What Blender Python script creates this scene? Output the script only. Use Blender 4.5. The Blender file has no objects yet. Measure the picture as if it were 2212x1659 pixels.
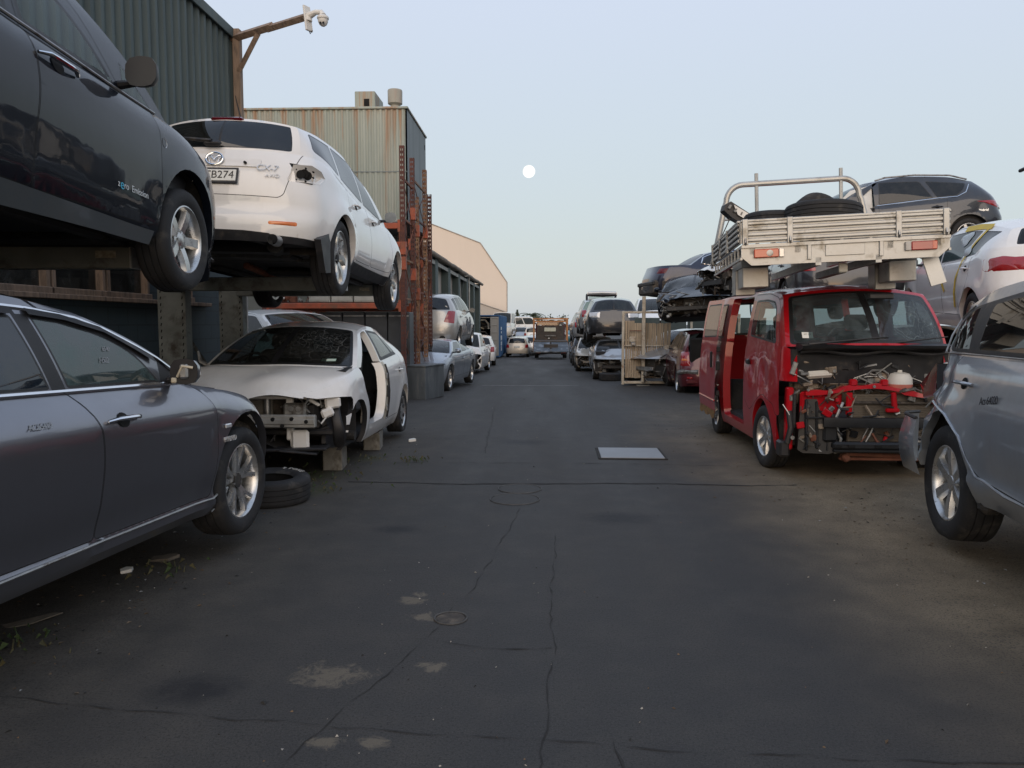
import bpy, bmesh, math, random
import numpy as np
from mathutils import Vector, Matrix, geometry
# ---------------------------------------------------------------- camera, sky, sun, exposure
SC = bpy.context.scene
COL = SC.collection
cd = bpy.data.cameras.new('camera')
cam = bpy.data.objects.new('camera', cd)
COL.objects.link(cam)
cam.location = (0, 0, 1.53)
cam.rotation_euler = (math.radians(90 - 4.46), 0, math.radians(2.38))
cd.sensor_width = 36
cd.lens = 36 * 1660 / 2212
cd.clip_start = .05
cd.clip_end = 6000
SC.camera = cam
SUN_EL, SUN_AZ = 3.0, 181.0          # azimuth clockwise from +Y (the lane direction): the afterglow, low behind the camera
wd = bpy.data.worlds.new('World')
SC.world = wd
wd.use_nodes = True
wn = wd.node_tree.nodes
wl = wd.node_tree.links
bg = wn['Background']
sky = wn.new('ShaderNodeTexSky')
sky.sky_type = 'NISHITA'
sky.sun_disc = False
sky.sun_elevation = math.radians(SUN_EL)
sky.sun_rotation = math.radians(SUN_AZ)
sky.altitude = 0
sky.air_density = 1.0
sky.dust_density = 1.0
sky.ozone_density = 1.0
# dusk: a pale, even dome with the texture's warm glow low behind the camera
tc_ = wn.new('ShaderNodeTexCoord')
sp_ = wn.new('ShaderNodeSeparateXYZ')
rp_ = wn.new('ShaderNodeValToRGB')
for i_, (p_, c_) in enumerate(((0.0, (.50, .575, .635)), (.10, (.52, .59, .645)), (.22, (.56, .63, .715)), (.37, (.60, .665, .80)), (1, (.47, .60, .84)))):
    el_ = rp_.color_ramp.elements[i_] if i_ < 2 else rp_.color_ramp.elements.new(p_)
    el_.position = p_
    el_.color = (*c_, 1)
ad_ = wn.new('ShaderNodeMix')
ad_.data_type = 'RGBA'
ad_.blend_type = 'ADD'
ad_.inputs[0].default_value = 1
dm_ = wn.new('ShaderNodeMix')
dm_.data_type = 'RGBA'
dm_.blend_type = 'MULTIPLY'
dm_.inputs[0].default_value = 1
dm_.inputs[7].default_value = (.42, .42, .42, 1)
sc_ = wn.new('ShaderNodeMix')
sc_.data_type = 'RGBA'
sc_.blend_type = 'MULTIPLY'
sc_.inputs[0].default_value = 1
sc_.inputs[7].default_value = (10, 10, 10, 1)
wl.new(tc_.outputs['Generated'], sp_.inputs[0])
wl.new(sp_.outputs['Z'], rp_.inputs[0])
wl.new(rp_.outputs[0], sc_.inputs[6])
wl.new(sky.outputs[0], dm_.inputs[6])
wl.new(sc_.outputs[2], ad_.inputs[6])
wl.new(dm_.outputs[2], ad_.inputs[7])
wl.new(ad_.outputs[2], bg.inputs['Color'])
bg.inputs['Strength'].default_value = .1
sd = bpy.data.lights.new('sun', 'SUN')
sun = bpy.data.objects.new('sun', sd)
COL.objects.link(sun)
sd.energy = 2.3
sd.angle = math.radians(75)
sd.color = (1, .80, .60)
a_, e_ = math.radians(SUN_AZ), math.radians(16)
sun.rotation_euler = Vector((-math.sin(a_) * math.cos(e_), -math.cos(a_) * math.cos(e_), -math.sin(e_))).to_track_quat('-Z', 'Y').to_euler()
SC.view_settings.view_transform = 'Standard'
SC.view_settings.look = 'None'
SC.view_settings.gamma = 1
SC.view_settings.exposure = 0
SC.cycles.max_bounces = 8
SC.cycles.transparent_max_bounces = 16
SC.cycles.caustics_reflective = False
SC.cycles.caustics_refractive = False
SC.cycles.sample_clamp_indirect = 4
PI = math.pi
rad = math.radians
# ---------------------------------------------------------------- materials
MATS = {}


def nodes(name):
    m = bpy.data.materials.new(name)
    m.use_nodes = True
    nt = m.node_tree
    return m, nt, nt.nodes['Principled BSDF'], nt.nodes['Material Output']


def N(nt, typ, **kw):
    n = nt.nodes.new(typ)
    for k, v in kw.items():
        if k.startswith('i_'):
            n.inputs[k[2:].replace('_', ' ')].default_value = v
        else:
            setattr(n, k, v)
    return n


def ramp(nt, src, stops):
    r = nt.nodes.new('ShaderNodeValToRGB')
    el = r.color_ramp.elements
    while len(el) < len(stops):
        el.new(.5)
    for e, (p, c) in zip(el, stops):
        e.position = p
        e.color = (c, c, c, 1) if not hasattr(c, '__len__') else (*c, 1)
    nt.links.new(src, r.inputs[0])
    return r.outputs[0]


def noise(nt, scale, detail=4, rough=.55, coord='Object', stretch=None, dist=0.):
    tc = N(nt, 'ShaderNodeTexCoord')
    src = tc.outputs[coord]
    if stretch:
        mp = N(nt, 'ShaderNodeMapping')
        mp.inputs['Scale'].default_value = stretch
        nt.links.new(src, mp.inputs[0])
        src = mp.outputs[0]
    n = N(nt, 'ShaderNodeTexNoise')
    n.inputs['Scale'].default_value = scale
    n.inputs['Detail'].default_value = detail
    n.inputs['Roughness'].default_value = rough
    n.inputs['Distortion'].default_value = dist
    nt.links.new(src, n.inputs['Vector'])
    return n.outputs[0]


def mixc(nt, fac, a, b, mode='MIX'):
    m = nt.nodes.new('ShaderNodeMix')
    m.data_type = 'RGBA'
    m.blend_type = mode
    for sock, v in ((0, fac), (6, a), (7, b)):
        if hasattr(v, 'is_linked'):
            nt.links.new(v, m.inputs[sock])
        elif sock == 0:
            m.inputs[0].default_value = v
        else:
            m.inputs[sock].default_value = (*v, 1)
    return m.outputs[2]


def bump(nt, bs, h, strength, dist=.01):
    b = nt.nodes.new('ShaderNodeBump')
    b.inputs['Strength'].default_value = strength
    b.inputs['Distance'].default_value = dist
    nt.links.new(h, b.inputs['Height'])
    nt.links.new(b.outputs[0], bs.inputs['Normal'])


def mat(name, col, rough=.6, metal=0., var=.25, scale=6, dirt=None, dirtamt=.5, bmp=0., bscale=60, coat=0., stretch=None, spec=.5):
    """general surface: base colour broken by noise, optional dirt or rust patches and bump"""
    if name in MATS:
        return MATS[name]
    m, nt, bs, out = nodes(name)
    n = noise(nt, scale, 5, .6, stretch=stretch)
    lo = tuple(c * (1 - var) for c in col)
    hi = tuple(min(1, c * (1 + var)) for c in col)
    c = mixc(nt, ramp(nt, n, [(.3, 0), (.7, 1)]), lo, hi)
    if dirt:
        n2 = noise(nt, scale * .6 + 1.3, 7, .68, stretch=stretch, dist=.3)
        t = .68 - .3 * dirtamt
        f = ramp(nt, n2, [(t - .06, 0), (t + .1, 1)])
        c = mixc(nt, f, c, dirt)
    nt.links.new(c, bs.inputs['Base Color'])
    r = ramp(nt, n, [(.2, max(0, rough - .1)), (.8, min(1, rough + .12))])
    nt.links.new(r, bs.inputs['Roughness'])
    bs.inputs['Metallic'].default_value = metal
    bs.inputs['Specular IOR Level'].default_value = spec
    if coat:
        bs.inputs['Coat Weight'].default_value = coat
        bs.inputs['Coat Roughness'].default_value = .06
    if bmp:
        bump(nt, bs, noise(nt, bscale, 4), bmp)
    MATS[name] = m
    return m


def paint(name, col, metal=.0, rough=.32, dust=.25, dustcol=(.17, .15, .12), coat=1.0, spec=.3):
    """car paint: clear coat over colour, thin uneven dust film and streaks, slight panel waviness"""
    if name in MATS:
        return MATS[name]
    m, nt, bs, out = nodes(name)
    n = noise(nt, 3.2, 6, .65)
    n2 = noise(nt, 14, 4, .6, stretch=(1, 1, .16))
    f = N(nt, 'ShaderNodeMath', operation='MULTIPLY')
    nt.links.new(ramp(nt, n, [(.4, .12), (.68, 1)]), f.inputs[0])
    nt.links.new(ramp(nt, n2, [(.35, .25), (.75, 1)]), f.inputs[1])
    g = N(nt, 'ShaderNodeMath', operation='MULTIPLY')
    nt.links.new(f.outputs[0], g.inputs[0])
    g.inputs[1].default_value = dust
    c = mixc(nt, g.outputs[0], col, dustcol)
    nt.links.new(c, bs.inputs['Base Color'])
    bs.inputs['Metallic'].default_value = metal
    bs.inputs['Specular IOR Level'].default_value = spec
    r = N(nt, 'ShaderNodeMath', operation='MULTIPLY_ADD')
    nt.links.new(g.outputs[0], r.inputs[0])
    r.inputs[1].default_value = .5
    r.inputs[2].default_value = rough
    nt.links.new(r.outputs[0], bs.inputs['Roughness'])
    bs.inputs['Coat Weight'].default_value = coat
    cr = N(nt, 'ShaderNodeMath', operation='MULTIPLY_ADD')
    nt.links.new(g.outputs[0], cr.inputs[0])
    cr.inputs[1].default_value = .6
    cr.inputs[2].default_value = .03
    nt.links.new(cr.outputs[0], bs.inputs['Coat Roughness'])
    b = nt.nodes.new('ShaderNodeBump')
    b.inputs['Strength'].default_value = .06
    b.inputs['Distance'].default_value = .02
    nt.links.new(noise(nt, 5, 2), b.inputs['Height'])
    nt.links.new(b.outputs[0], bs.inputs['Normal'])
    nt.links.new(b.outputs[0], bs.inputs['Coat Normal'])
    MATS[name] = m
    return m


def glass(name, tint=(.25, .3, .3), ior=1.6, crack=None, rough=.02, dust=.08, haze=(.3, .3, .28)):
    """window glass: tinted see-through plus mirror reflection, under a diffuse layer for dust and painted sky sheen; crack=(x,y,z,reach) adds a shatter web and splinters"""
    if name in MATS:
        return MATS[name]
    m, nt, bs, out = nodes(name)
    nt.nodes.remove(bs)
    tr = N(nt, 'ShaderNodeBsdfTransparent')
    tr.inputs[0].default_value = (*tint, 1)
    gl = N(nt, 'ShaderNodeBsdfGlossy')
    gl.inputs['Roughness'].default_value = rough
    # Schlick reflectance, the same seen from either side of the thin pane
    lw = N(nt, 'ShaderNodeLayerWeight')
    lw.inputs[0].default_value = .5
    pw = N(nt, 'ShaderNodeMath', operation='POWER')
    nt.links.new(lw.outputs['Facing'], pw.inputs[0])
    pw.inputs[1].default_value = 5
    f0 = ((ior - 1) / (ior + 1))**2
    fr = N(nt, 'ShaderNodeMath', operation='MULTIPLY_ADD')
    nt.links.new(pw.outputs[0], fr.inputs[0])
    fr.inputs[1].default_value = 1 - f0
    fr.inputs[2].default_value = f0
    mx = N(nt, 'ShaderNodeMixShader')
    nt.links.new(fr.outputs[0], mx.inputs[0])
    nt.links.new(tr.outputs[0], mx.inputs[1])
    nt.links.new(gl.outputs[0], mx.inputs[2])
    df = N(nt, 'ShaderNodeBsdfDiffuse')
    df.inputs[0].default_value = (*haze, 1)
    fac = ramp(nt, noise(nt, 4, 6, .7), [(.45, dust * .3), (.75, dust)])
    if crack:
        tc = N(nt, 'ShaderNodeTexCoord')
        vsub = N(nt, 'ShaderNodeVectorMath', operation='SUBTRACT')
        nt.links.new(tc.outputs['Object'], vsub.inputs[0])
        vsub.inputs[1].default_value = crack[:3]
        ln = N(nt, 'ShaderNodeVectorMath', operation='LENGTH')
        nt.links.new(vsub.outputs[0], ln.inputs[0])
        near = ramp(nt, ln.outputs['Value'], [(0, 1), (min(1, crack[3] * .4), .35), (min(1, crack[3] * .8), 0)])
        big = ramp(nt, ln.outputs['Value'], [(0, 1), (min(1, crack[3] * 1.8), 0)])
        acc = fac
        for sc, w, msk, thr in ((17, .6, near, .05), (4.2, .5, big, .010)):
            vo = N(nt, 'ShaderNodeTexVoronoi', feature='DISTANCE_TO_EDGE')
            vo.inputs['Scale'].default_value = sc
            vo.inputs['Randomness'].default_value = 1
            nz = N(nt, 'ShaderNodeTexNoise')
            nz.inputs['Scale'].default_value = sc * .6
            va = N(nt, 'ShaderNodeVectorMath', operation='MULTIPLY_ADD')
            nt.links.new(tc.outputs['Object'], nz.inputs['Vector'])
            nt.links.new(nz.outputs['Color'], va.inputs[0])
            va.inputs[1].default_value = (1.2 / sc,) * 3
            nt.links.new(tc.outputs['Object'], va.inputs[2])
            nt.links.new(va.outputs[0], vo.inputs['Vector'])
            ed = ramp(nt, vo.outputs['Distance'], [(0, w), (thr, 0)])
            mu = N(nt, 'ShaderNodeMath', operation='MULTIPLY')
            nt.links.new(ed, mu.inputs[0])
            nt.links.new(msk, mu.inputs[1])
            ad = N(nt, 'ShaderNodeMath', operation='ADD', use_clamp=True)
            nt.links.new(acc, ad.inputs[0])
            nt.links.new(mu.outputs[0], ad.inputs[1])
            acc = ad.outputs[0]
        fac = acc
    m2 = N(nt, 'ShaderNodeMixShader')
    nt.links.new(fac, m2.inputs[0])
    nt.links.new(mx.outputs[0], m2.inputs[1])
    nt.links.new(df.outputs[0], m2.inputs[2])
    nt.links.new(m2.outputs[0], out.inputs[0])
    MATS[name] = m
    return m


def emis(name, col, s):
    m, nt, bs, out = nodes(name)
    bs.inputs['Base Color'].default_value = (*col, 1)
    bs.inputs['Emission Color'].default_value = (*col, 1)
    bs.inputs['Emission Strength'].default_value = s
    MATS[name] = m
    return m


RUB = mat('tyre_rubber', (.016, .016, .017), .78, var=.35, scale=9, dirt=(.06, .055, .048), dirtamt=.25, bmp=.25, bscale=120)
BLK = mat('black_plastic', (.018, .018, .02), .5, var=.3, scale=8, dirt=(.07, .06, .05), dirtamt=.15)
GAP = mat('seam_black', (.004, .004, .004), .9, var=0)
TRIM = mat('window_rubber', (.012, .012, .013), .45, var=.2)
UND = mat('underbody_grime', (.02, .019, .018), .85, var=.5, scale=7, dirt=(.07, .06, .05), dirtamt=.3)
CHR = mat('chrome', (.75, .76, .78), .12, 1., var=.06)
ALLOY = mat('alloy_silver', (.55, .55, .54), .3, .85, var=.12, scale=20, dirt=(.12, .1, .08), dirtamt=.12)
STEEL = mat('bare_steel', (.35, .35, .34), .42, .8, var=.3, scale=12, dirt=(.09, .06, .04), dirtamt=.25)
ALU = mat('tray_aluminium', (.43, .43, .41), .45, .55, var=.18, scale=5, dirt=(.2, .18, .14), dirtamt=.22, bmp=.05)
GALV = mat('galvanised_steel', (.42, .43, .42), .48, .6, var=.25, scale=11, dirt=(.2, .17, .12), dirtamt=.2)
CAST = mat('engine_grey_alloy', (.22, .22, .21), .55, .5, var=.4, scale=14, dirt=(.06, .05, .04), dirtamt=.45)
GRIME = mat('engine_bay_dirt', (.055, .046, .038), .85, var=.55, scale=16, dirt=(.13, .105, .08), dirtamt=.35, bmp=.3)
SEATM = mat('seat_cloth', (.03, .03, .032), .9, var=.3, scale=30)
BEIGE = mat('beige_trim', (.30, .27, .22), .8, var=.15)
REDL = mat('red_lens', (.27, .008, .010), .12, var=.12, coat=1.)
AMB = mat('amber_lens', (.65, .16, .02), .15, var=.15, coat=1.)
CLRL = mat('clear_lens', (.55, .55, .55), .12, .3, var=.2, coat=1.)
WHP = mat('white_card', (.72, .72, .68), .6, var=.06)
RUST = mat('rusted_steel', (.17, .062, .036), .8, .1, var=.45, scale=7, dirt=(.20, .085, .045), dirtamt=.4, bmp=.3, bscale=50)
ORNG = mat('orange_rack_paint', (.33, .07, .03), .55, .0, var=.25, scale=5, dirt=(.17, .07, .04), dirtamt=.5)
PINKW = mat('cloudy_plastic', (.62, .60, .55), .4, var=.1)
PINKR = mat('coolant_red_plastic', (.52, .17, .13), .35, var=.15)
GLS = glass('side_glass', (.10, .12, .12))
GLD = glass('dark_glass', (.025, .03, .032), 1.65)
GLC = glass('clear_glass', (.72, .80, .78), 1.35, dust=.03)
BLS = mat('smooth_black', (.010, .011, .013), .45, var=.2)
GLW = glass('screen_glass', (.34, .42, .40), 1.5, dust=.12)


# ---------------------------------------------------------------- mesh helpers
class MB:
    """gathers vertices and faces with materials, links them as one mesh object"""

    def __init__(s):
        s.v, s.f, s.m, s.mats = [], [], [], []

    def mi(s, m):
        if m not in s.mats:
            s.mats.append(m)
        return s.mats.index(m)

    def add(s, vs, fs, m):
        b = len(s.v)
        i = s.mi(m)
        s.v.extend([tuple(p) for p in vs])
        for f in fs:
            s.f.append(tuple(b + k for k in f))
            s.m.append(i)
        return s

    def box(s, c, d, m, rot=None, ch=0.):
        """chamfered box: centre, full size"""
        hx, hy, hz = d[0] / 2, d[1] / 2, d[2] / 2
        if ch <= 0:
            vs = [(x * hx, y * hy, z * hz) for z in (-1, 1) for y in (-1, 1) for x in (-1, 1)]
            fs = [(0, 2, 3, 1), (4, 5, 7, 6), (0, 1, 5, 4), (2, 6, 7, 3), (0, 4, 6, 2), (1, 3, 7, 5)]
        else:
            ch = min(ch, hx * .9, hy * .9, hz * .9)
            bm = bmesh.new()
            bmesh.ops.create_cube(bm, size=1)
            for v in bm.verts:
                v.co = Vector((v.co.x * 2 * hx, v.co.y * 2 * hy, v.co.z * 2 * hz))
            bmesh.ops.bevel(bm, geom=bm.edges[:], offset=ch, segments=1, affect='EDGES')
            bm.verts.index_update()
            vs = [tuple(v.co) for v in bm.verts]
            fs = [tuple(v.index for v in f.verts) for f in bm.faces]
            bm.free()
        R = rot if rot is not None else Matrix.Identity(3)
        if isinstance(R, tuple):
            from mathutils import Euler
            R = Euler(R).to_matrix()
        C = Vector(c)
        return s.add([R @ Vector(p) + C for p in vs], fs, m)

    def tube(s, pts, r, m, n=8, caps=True, flat=1.):
        P = [Vector(p) for p in pts]
        rr = r if hasattr(r, '__len__') else [r] * len(P)
        vs, fs = [], []
        up = None
        for i, p in enumerate(P):
            t = (P[min(i + 1, len(P) - 1)] - P[max(i - 1, 0)])
            t = t.normalized() if t.length > 1e-9 else Vector((0, 0, 1))
            if up is None:
                up = Vector((0, 0, 1)) if abs(t.z) < .9 else Vector((1, 0, 0))
            a = t.cross(up)
            a.normalize()
            b = a.cross(t)
            up = b
            for k in range(n):
                an = 2 * PI * k / n
                vs.append(p + a * math.cos(an) * rr[i] + b * math.sin(an) * rr[i] * flat)
        for i in range(len(P) - 1):
            for k in range(n):
                k2 = (k + 1) % n
                fs.append((i * n + k, i * n + k2, (i + 1) * n + k2, (i + 1) * n + k))
        if caps:
            fs.append(tuple(range(n - 1, -1, -1)))
            fs.append(tuple((len(P) - 1) * n + k for k in range(n)))
        return s.add(vs, fs, m)

    def cyl(s, a, b, r, m, n=16):
        return s.tube([a, b], r, m, n)

    def lathe(s, prof, m, n=32, axis='y', c=(0, 0, 0), close=False, mfun=None):
        """prof: list of (radius, along-axis)"""
        k = len(prof)
        vs, fs = [], []
        for i in range(n):
            a = 2 * PI * i / n
            ca, sa = math.cos(a), math.sin(a)
            for r, h in prof:
                p = {'y': (r * ca, h, r * sa), 'z': (r * ca, r * sa, h), 'x': (h, r * ca, r * sa)}[axis]
                vs.append((p[0] + c[0], p[1] + c[1], p[2] + c[2]))
        for i in range(n):
            j = (i + 1) % n
            for q in range(k - 1 + (1 if close else 0)):
                q2 = (q + 1) % k
                fs.append((i * k + q, i * k + q2, j * k + q2, j * k + q))
        return s.add(vs, fs, m)

    def prism(s, poly, d0, d1, m, plane='xz'):
        """extrude a 2-D polygon: plane 'xz' along y, 'yz' along x, 'xy' along z"""
        n = len(poly)

        def P(p, d):
            return {'xz': (p[0], d, p[1]), 'yz': (d, p[0], p[1]), 'xy': (p[0], p[1], d)}[plane]
        vs = [P(p, d0) for p in poly] + [P(p, d1) for p in poly]
        fs = [tuple(range(n)), tuple(range(2 * n - 1, n - 1, -1))]
        fs += [(i, i + n, (i + 1) % n + n, (i + 1) % n) for i in range(n)]
        return s.add(vs, fs, m)

    def sheet(s, a, b, c, d, m):
        return s.add([a, b, c, d], [(0, 1, 2, 3)], m)

    def xform(s, M, start=0):
        for i in range(start, len(s.v)):
            s.v[i] = tuple(M @ Vector(s.v[i]))
        return s

    def build(s, name, parent=None, smooth=35, loc=None, rot=None, weld=False, fixn=True):
        if not s.v:
            return None
        me = bpy.data.meshes.new(name)
        me.from_pydata([tuple(p) for p in s.v], [], s.f)
        for m in s.mats:
            me.materials.append(m)
        me.polygons.foreach_set('material_index', s.m)
        if weld or fixn:
            bm = bmesh.new()
            bm.from_mesh(me)
            if weld:
                bmesh.ops.remove_doubles(bm, verts=bm.verts[:], dist=1e-4)
            if fixn:
                bmesh.ops.recalc_face_normals(bm, faces=bm.faces[:])
            bm.to_mesh(me)
            bm.free()
        if smooth:
            me.polygons.foreach_set('use_smooth', [True] * len(me.polygons))
            me.set_sharp_from_angle(angle=rad(smooth))
        me.validate()
        o = bpy.data.objects.new(name, me)
        COL.objects.link(o)
        if parent:
            o.parent = parent
        if loc is not None:
            o.location = loc
        if rot is not None:
            o.rotation_euler = rot
        return o


def tag(o, label=None, cat=None, group=None, kind=None):
    if label:
        o['label'] = label
    if cat:
        o['category'] = cat
    if group:
        o['group'] = group
    if kind:
        o['kind'] = kind
    return o


def thing(name, label, cat, loc=(0, 0, 0), rot=(0, 0, 0), group=None, scale=1.):
    o = bpy.data.objects.new(name, None)
    o.empty_display_size = .2
    COL.objects.link(o)
    o.location = loc
    o.rotation_euler = rot
    o.scale = (scale,) * 3
    return tag(o, label, cat, group)


def text(s, name, parent, M, size, m, ext=.002, font_shear=0., spacing=1.):
    c = bpy.data.curves.new(name, 'FONT')
    c.body = s
    c.size = size
    c.extrude = ext
    c.align_x = 'CENTER'
    c.align_y = 'CENTER'
    c.shear = font_shear
    c.space_character = spacing
    c.materials.append(m)
    t = bpy.data.objects.new(name, c)
    me = bpy.data.meshes.new_from_object(t)
    bpy.data.objects.remove(t)
    o = bpy.data.objects.new(name, me)
    COL.objects.link(o)
    if parent:
        o.parent = parent
    o.matrix_local = M
    return o


def frame(o, x, y):
    """matrix with local x, y axes along the given directions at o"""
    x = Vector(x).normalized()
    y = Vector(y)
    z = x.cross(y).normalized()
    y = z.cross(x)
    return Matrix(((x[0], y[0], z[0], o[0]), (x[1], y[1], z[1], o[1]), (x[2], y[2], z[2], o[2]), (0, 0, 0, 1)))


def copy_tree(o, parent=None):
    c = o.copy()
    COL.objects.link(c)
    if parent:
        c.parent = parent
    for ch in list(o.children):
        copy_tree(ch, c)
    return c


# ---------------------------------------------------------------- curves
def pch(pts):
    """smooth monotone curve through (x, y) points"""
    pts = sorted(pts)
    x = np.array([p[0] for p in pts], float)
    y = np.array([p[1] for p in pts], float)
    if len(x) == 1:
        return lambda q: np.zeros_like(np.asarray(q, float)) + y[0]
    h = np.diff(x)
    d = np.diff(y) / h
    m = np.zeros_like(x)
    m[0], m[-1] = d[0], d[-1]
    for i in range(1, len(x) - 1):
        if d[i - 1] * d[i] > 0:
            w1, w2 = 2 * h[i] + h[i - 1], h[i] + 2 * h[i - 1]
            m[i] = (w1 + w2) / (w1 / d[i - 1] + w2 / d[i])

    def f(q):
        q = np.clip(np.asarray(q, float), x[0], x[-1])
        i = np.clip(np.searchsorted(x, q) - 1, 0, len(h) - 1)
        t = (q - x[i]) / h[i]
        return ((2 * t**3 - 3 * t**2 + 1) * y[i] + (t**3 - 2 * t**2 + t) * h[i] * m[i]
                + (-2 * t**3 + 3 * t**2) * y[i + 1] + (t**3 - t**2) * h[i] * m[i + 1])
    return f


def sst(t):
    t = np.clip(t, 0, 1)
    return t * t * (3 - 2 * t)


def roundpoly(poly, r, n=4):
    out = []
    k = len(poly)
    for i in range(k):
        p, a, b = (np.array(poly[j], float) for j in (i, i - 1, (i + 1) % k))
        ri = r[i] if hasattr(r, '__len__') else r
        la, lb = np.linalg.norm(a - p), np.linalg.norm(b - p)
        d = min(ri, la * .48, lb * .48)
        if d < 1e-4:
            out.append(p)
            continue
        pa, pb = p + (a - p) / la * d, p + (b - p) / lb * d
        for t in np.linspace(0, 1, n + 1):
            out.append((1 - t)**2 * pa + 2 * t * (1 - t) * p + t * t * pb)
    return np.array(out)


def densify(P, step):
    out = []
    for i in range(len(P)):
        a, b = P[i], P[(i + 1) % len(P)]
        k = max(1, int(np.ceil(np.linalg.norm(b - a) / step)))
        out.extend(a + (b - a) * j / k for j in range(k))
    return np.array(out)


def offset(P, d):
    """inset a polygon by d (positive = inwards)"""
    a = np.roll(P, 1, 0)
    b = np.roll(P, -1, 0)
    t = b - a
    L = np.linalg.norm(t, axis=1, keepdims=True) + 1e-9
    t = t / L
    n = np.stack([-t[:, 1], t[:, 0]], 1)
    area = .5 * np.sum(P[:, 0] * b[:, 1] - b[:, 0] * P[:, 1])
    return P + n * d * (1 if area > 0 else -1)


def inpoly(q, P):
    x, y = q[:, 0], q[:, 1]
    ins = np.zeros(len(q), bool)
    a = P
    b = np.roll(P, -1, 0)
    for (x1, y1), (x2, y2) in zip(a, b):
        if y1 == y2:
            continue
        c = (y1 > y) != (y2 > y)
        ins ^= c & (x < (x2 - x1) * (y - y1) / (y2 - y1) + x1)
    return ins
# ---------------------------------------------------------------- vehicle shells
class Shell:
    """half of a car body as smooth patches: A lower wrap, B bonnet, Cf screen, Cs side glass, Cr rear glass, R roof, D boot lid.
    local axes: x forward, y left, z up, origin on the ground in the middle of the wheelbase"""
    low = [(-3, .22), (3, .22)]
    cf, cr, nf, nr = .5, .35, 2.4, 2.8
    fo = [(.2, .12), (.45, 0), (.6, .02), (.8, .12), (1.0, .22)]
    ro = [(.2, .08), (.45, 0), (.65, .01), (.9, .10), (1.2, .2)]
    ins = [(.18, .11), (.3, .05), (.5, .012), (.68, 0), (.85, .012), (1.0, .035), (1.3, .08)]
    sh = [(0, .035), (.04, .012), (.1, 0)]
    plan = [(-2.6, .09), (-1.4, .012), (0, 0), (1.4, .012), (2.4, .10)]
    flare, fw = .012, .08
    bowA, sb, wsb, rwb = .04, .018, .03, .03
    deck = None
    rb = None
    dg = .07
    tw = .215
    rim = .22
    arch = 1.19
    deform = None
    drop = ()

    def __init__(s, **k):
        for a, b in k.items():
            setattr(s, a, b)
        s.hw = s.W / 2
        s.flow, s.ftop, s.ffo, s.fro = pch(s.low), pch(s.top), pch(s.fo), pch(s.ro)
        s.fins, s.fsh, s.fplan = pch(s.ins), pch(s.sh), pch(s.plan)
        a = np.linspace(0, PI / 2, 60)
        xf_, xr_ = s.xf - s.cf, s.xr + s.cr
        X1 = xf_ + s.cf * np.cos(a)**(2 / s.nf)
        Y1 = s.half(X1) * np.sin(a)**(2 / s.nf)
        X2 = np.linspace(xf_, xr_, 80)[1:-1]
        X3 = xr_ - s.cr * np.cos(a[::-1])**(2 / s.nr)
        Y3 = s.half(X3) * np.sin(a[::-1])**(2 / s.nr)
        s.X0 = np.concatenate([X1, X2, X3])
        s.Y0 = np.concatenate([Y1, s.half(X2), Y3])
        L = np.concatenate([[0], np.cumsum(np.hypot(np.diff(s.X0), np.diff(s.Y0)))])
        s.per = L[-1]
        s.U = L / L[-1]
        s.u0, s.u1 = s.U[59], s.U[len(L) - 60]
        uu = np.linspace(0, 1, 400)
        T = s.A(uu, np.ones(400))
        s.Tx, s.Tu = T[:, 0], uu
        s.uc, s.ud = s.uofx(s.xa), s.uofx(s.xd)
        s.rx0, s.rx1 = s.rail[0][0], s.rail[-1][0]
        s.ry, s.rz = pch([(p[0], p[1]) for p in s.rail]), pch([(p[0], p[2]) for p in s.rail])
        s.tc = s.A(np.array([s.uc]), np.array([1.]))[0]
        s.td = s.A(np.array([s.ud]), np.array([1.]))[0]
        n0, n1 = s.A(np.array([0., 1.]), np.array([1., 1.]))
        s.hoodc = pch([(n0[0], n0[2])] + list(s.hood) + [tuple(s.cowl)])
        s.hoodx = (n0[0], s.cowl[0])
        s.roofc = pch([tuple(s.hdr)] + list(s.roof) + [tuple(s.rtop)])
        if s.deck is not None:
            s.deckc = pch([tuple(s.rb)] + list(s.deck) + [(n1[0], n1[2])])
            s.deckx = (s.rb[0], n1[0])
        s.patches = {'A': (s.A, s.per, .8), 'B': (s.B, .85, max(.3, s.hoodx[0] - s.hoodx[1])), 'Cf': (s.Cf, .75, .8),
                     'Cs': (s.Cs, s.xa - s.xd, .5), 'Cr': (s.Cr, .75, .55), 'R': (s.R, .6, s.hdr[0] - s.rtop[0])}
        if s.deck is not None:
            s.patches['D'] = (s.D, .8, .5)

    def half(s, x):
        return s.hw - s.fplan(x)

    def uofx(s, x):
        return np.interp(-np.asarray(x, float), -s.Tx, s.Tu)

    def A(s, u, v):
        x0, y0 = np.interp(u, s.U, s.X0), np.interp(u, s.U, s.Y0)
        yh = s.half(x0)
        zl, zt = s.flow(x0), s.ftop(x0)
        z = zl + (zt - zl) * v
        x = x0 - s.ffo(z) * sst((x0 - s.xf + .9) / .8) + s.fro(z) * sst((s.xr + .9 - x0) / .8)
        k = (s.fins(z) + s.fsh(zt - z)) / s.hw
        y = y0 * (1 - k)
        for ax in (s.wb / 2, -s.wb / 2):
            r = np.hypot(x - ax, z - s.r)
            y = y + s.flare * np.exp(-((r - s.r * s.arch - .02) / s.fw)**2) * (y0 / yh) * sst((zt - z) / .1)
        return np.stack([x, y, z], -1)

    def T(s, u):
        return s.A(np.asarray(u, float), np.ones_like(np.asarray(u, float)))

    def cowlc(s, t):
        q = (1 - t**2)[:, None]
        c = np.array([s.cowl[0], 0, s.cowl[1]])
        e = np.array([s.tc[0], 0, s.tc[2]])
        P = e + (c - e) * q
        P[:, 1] = t * s.tc[1]
        return P

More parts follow.
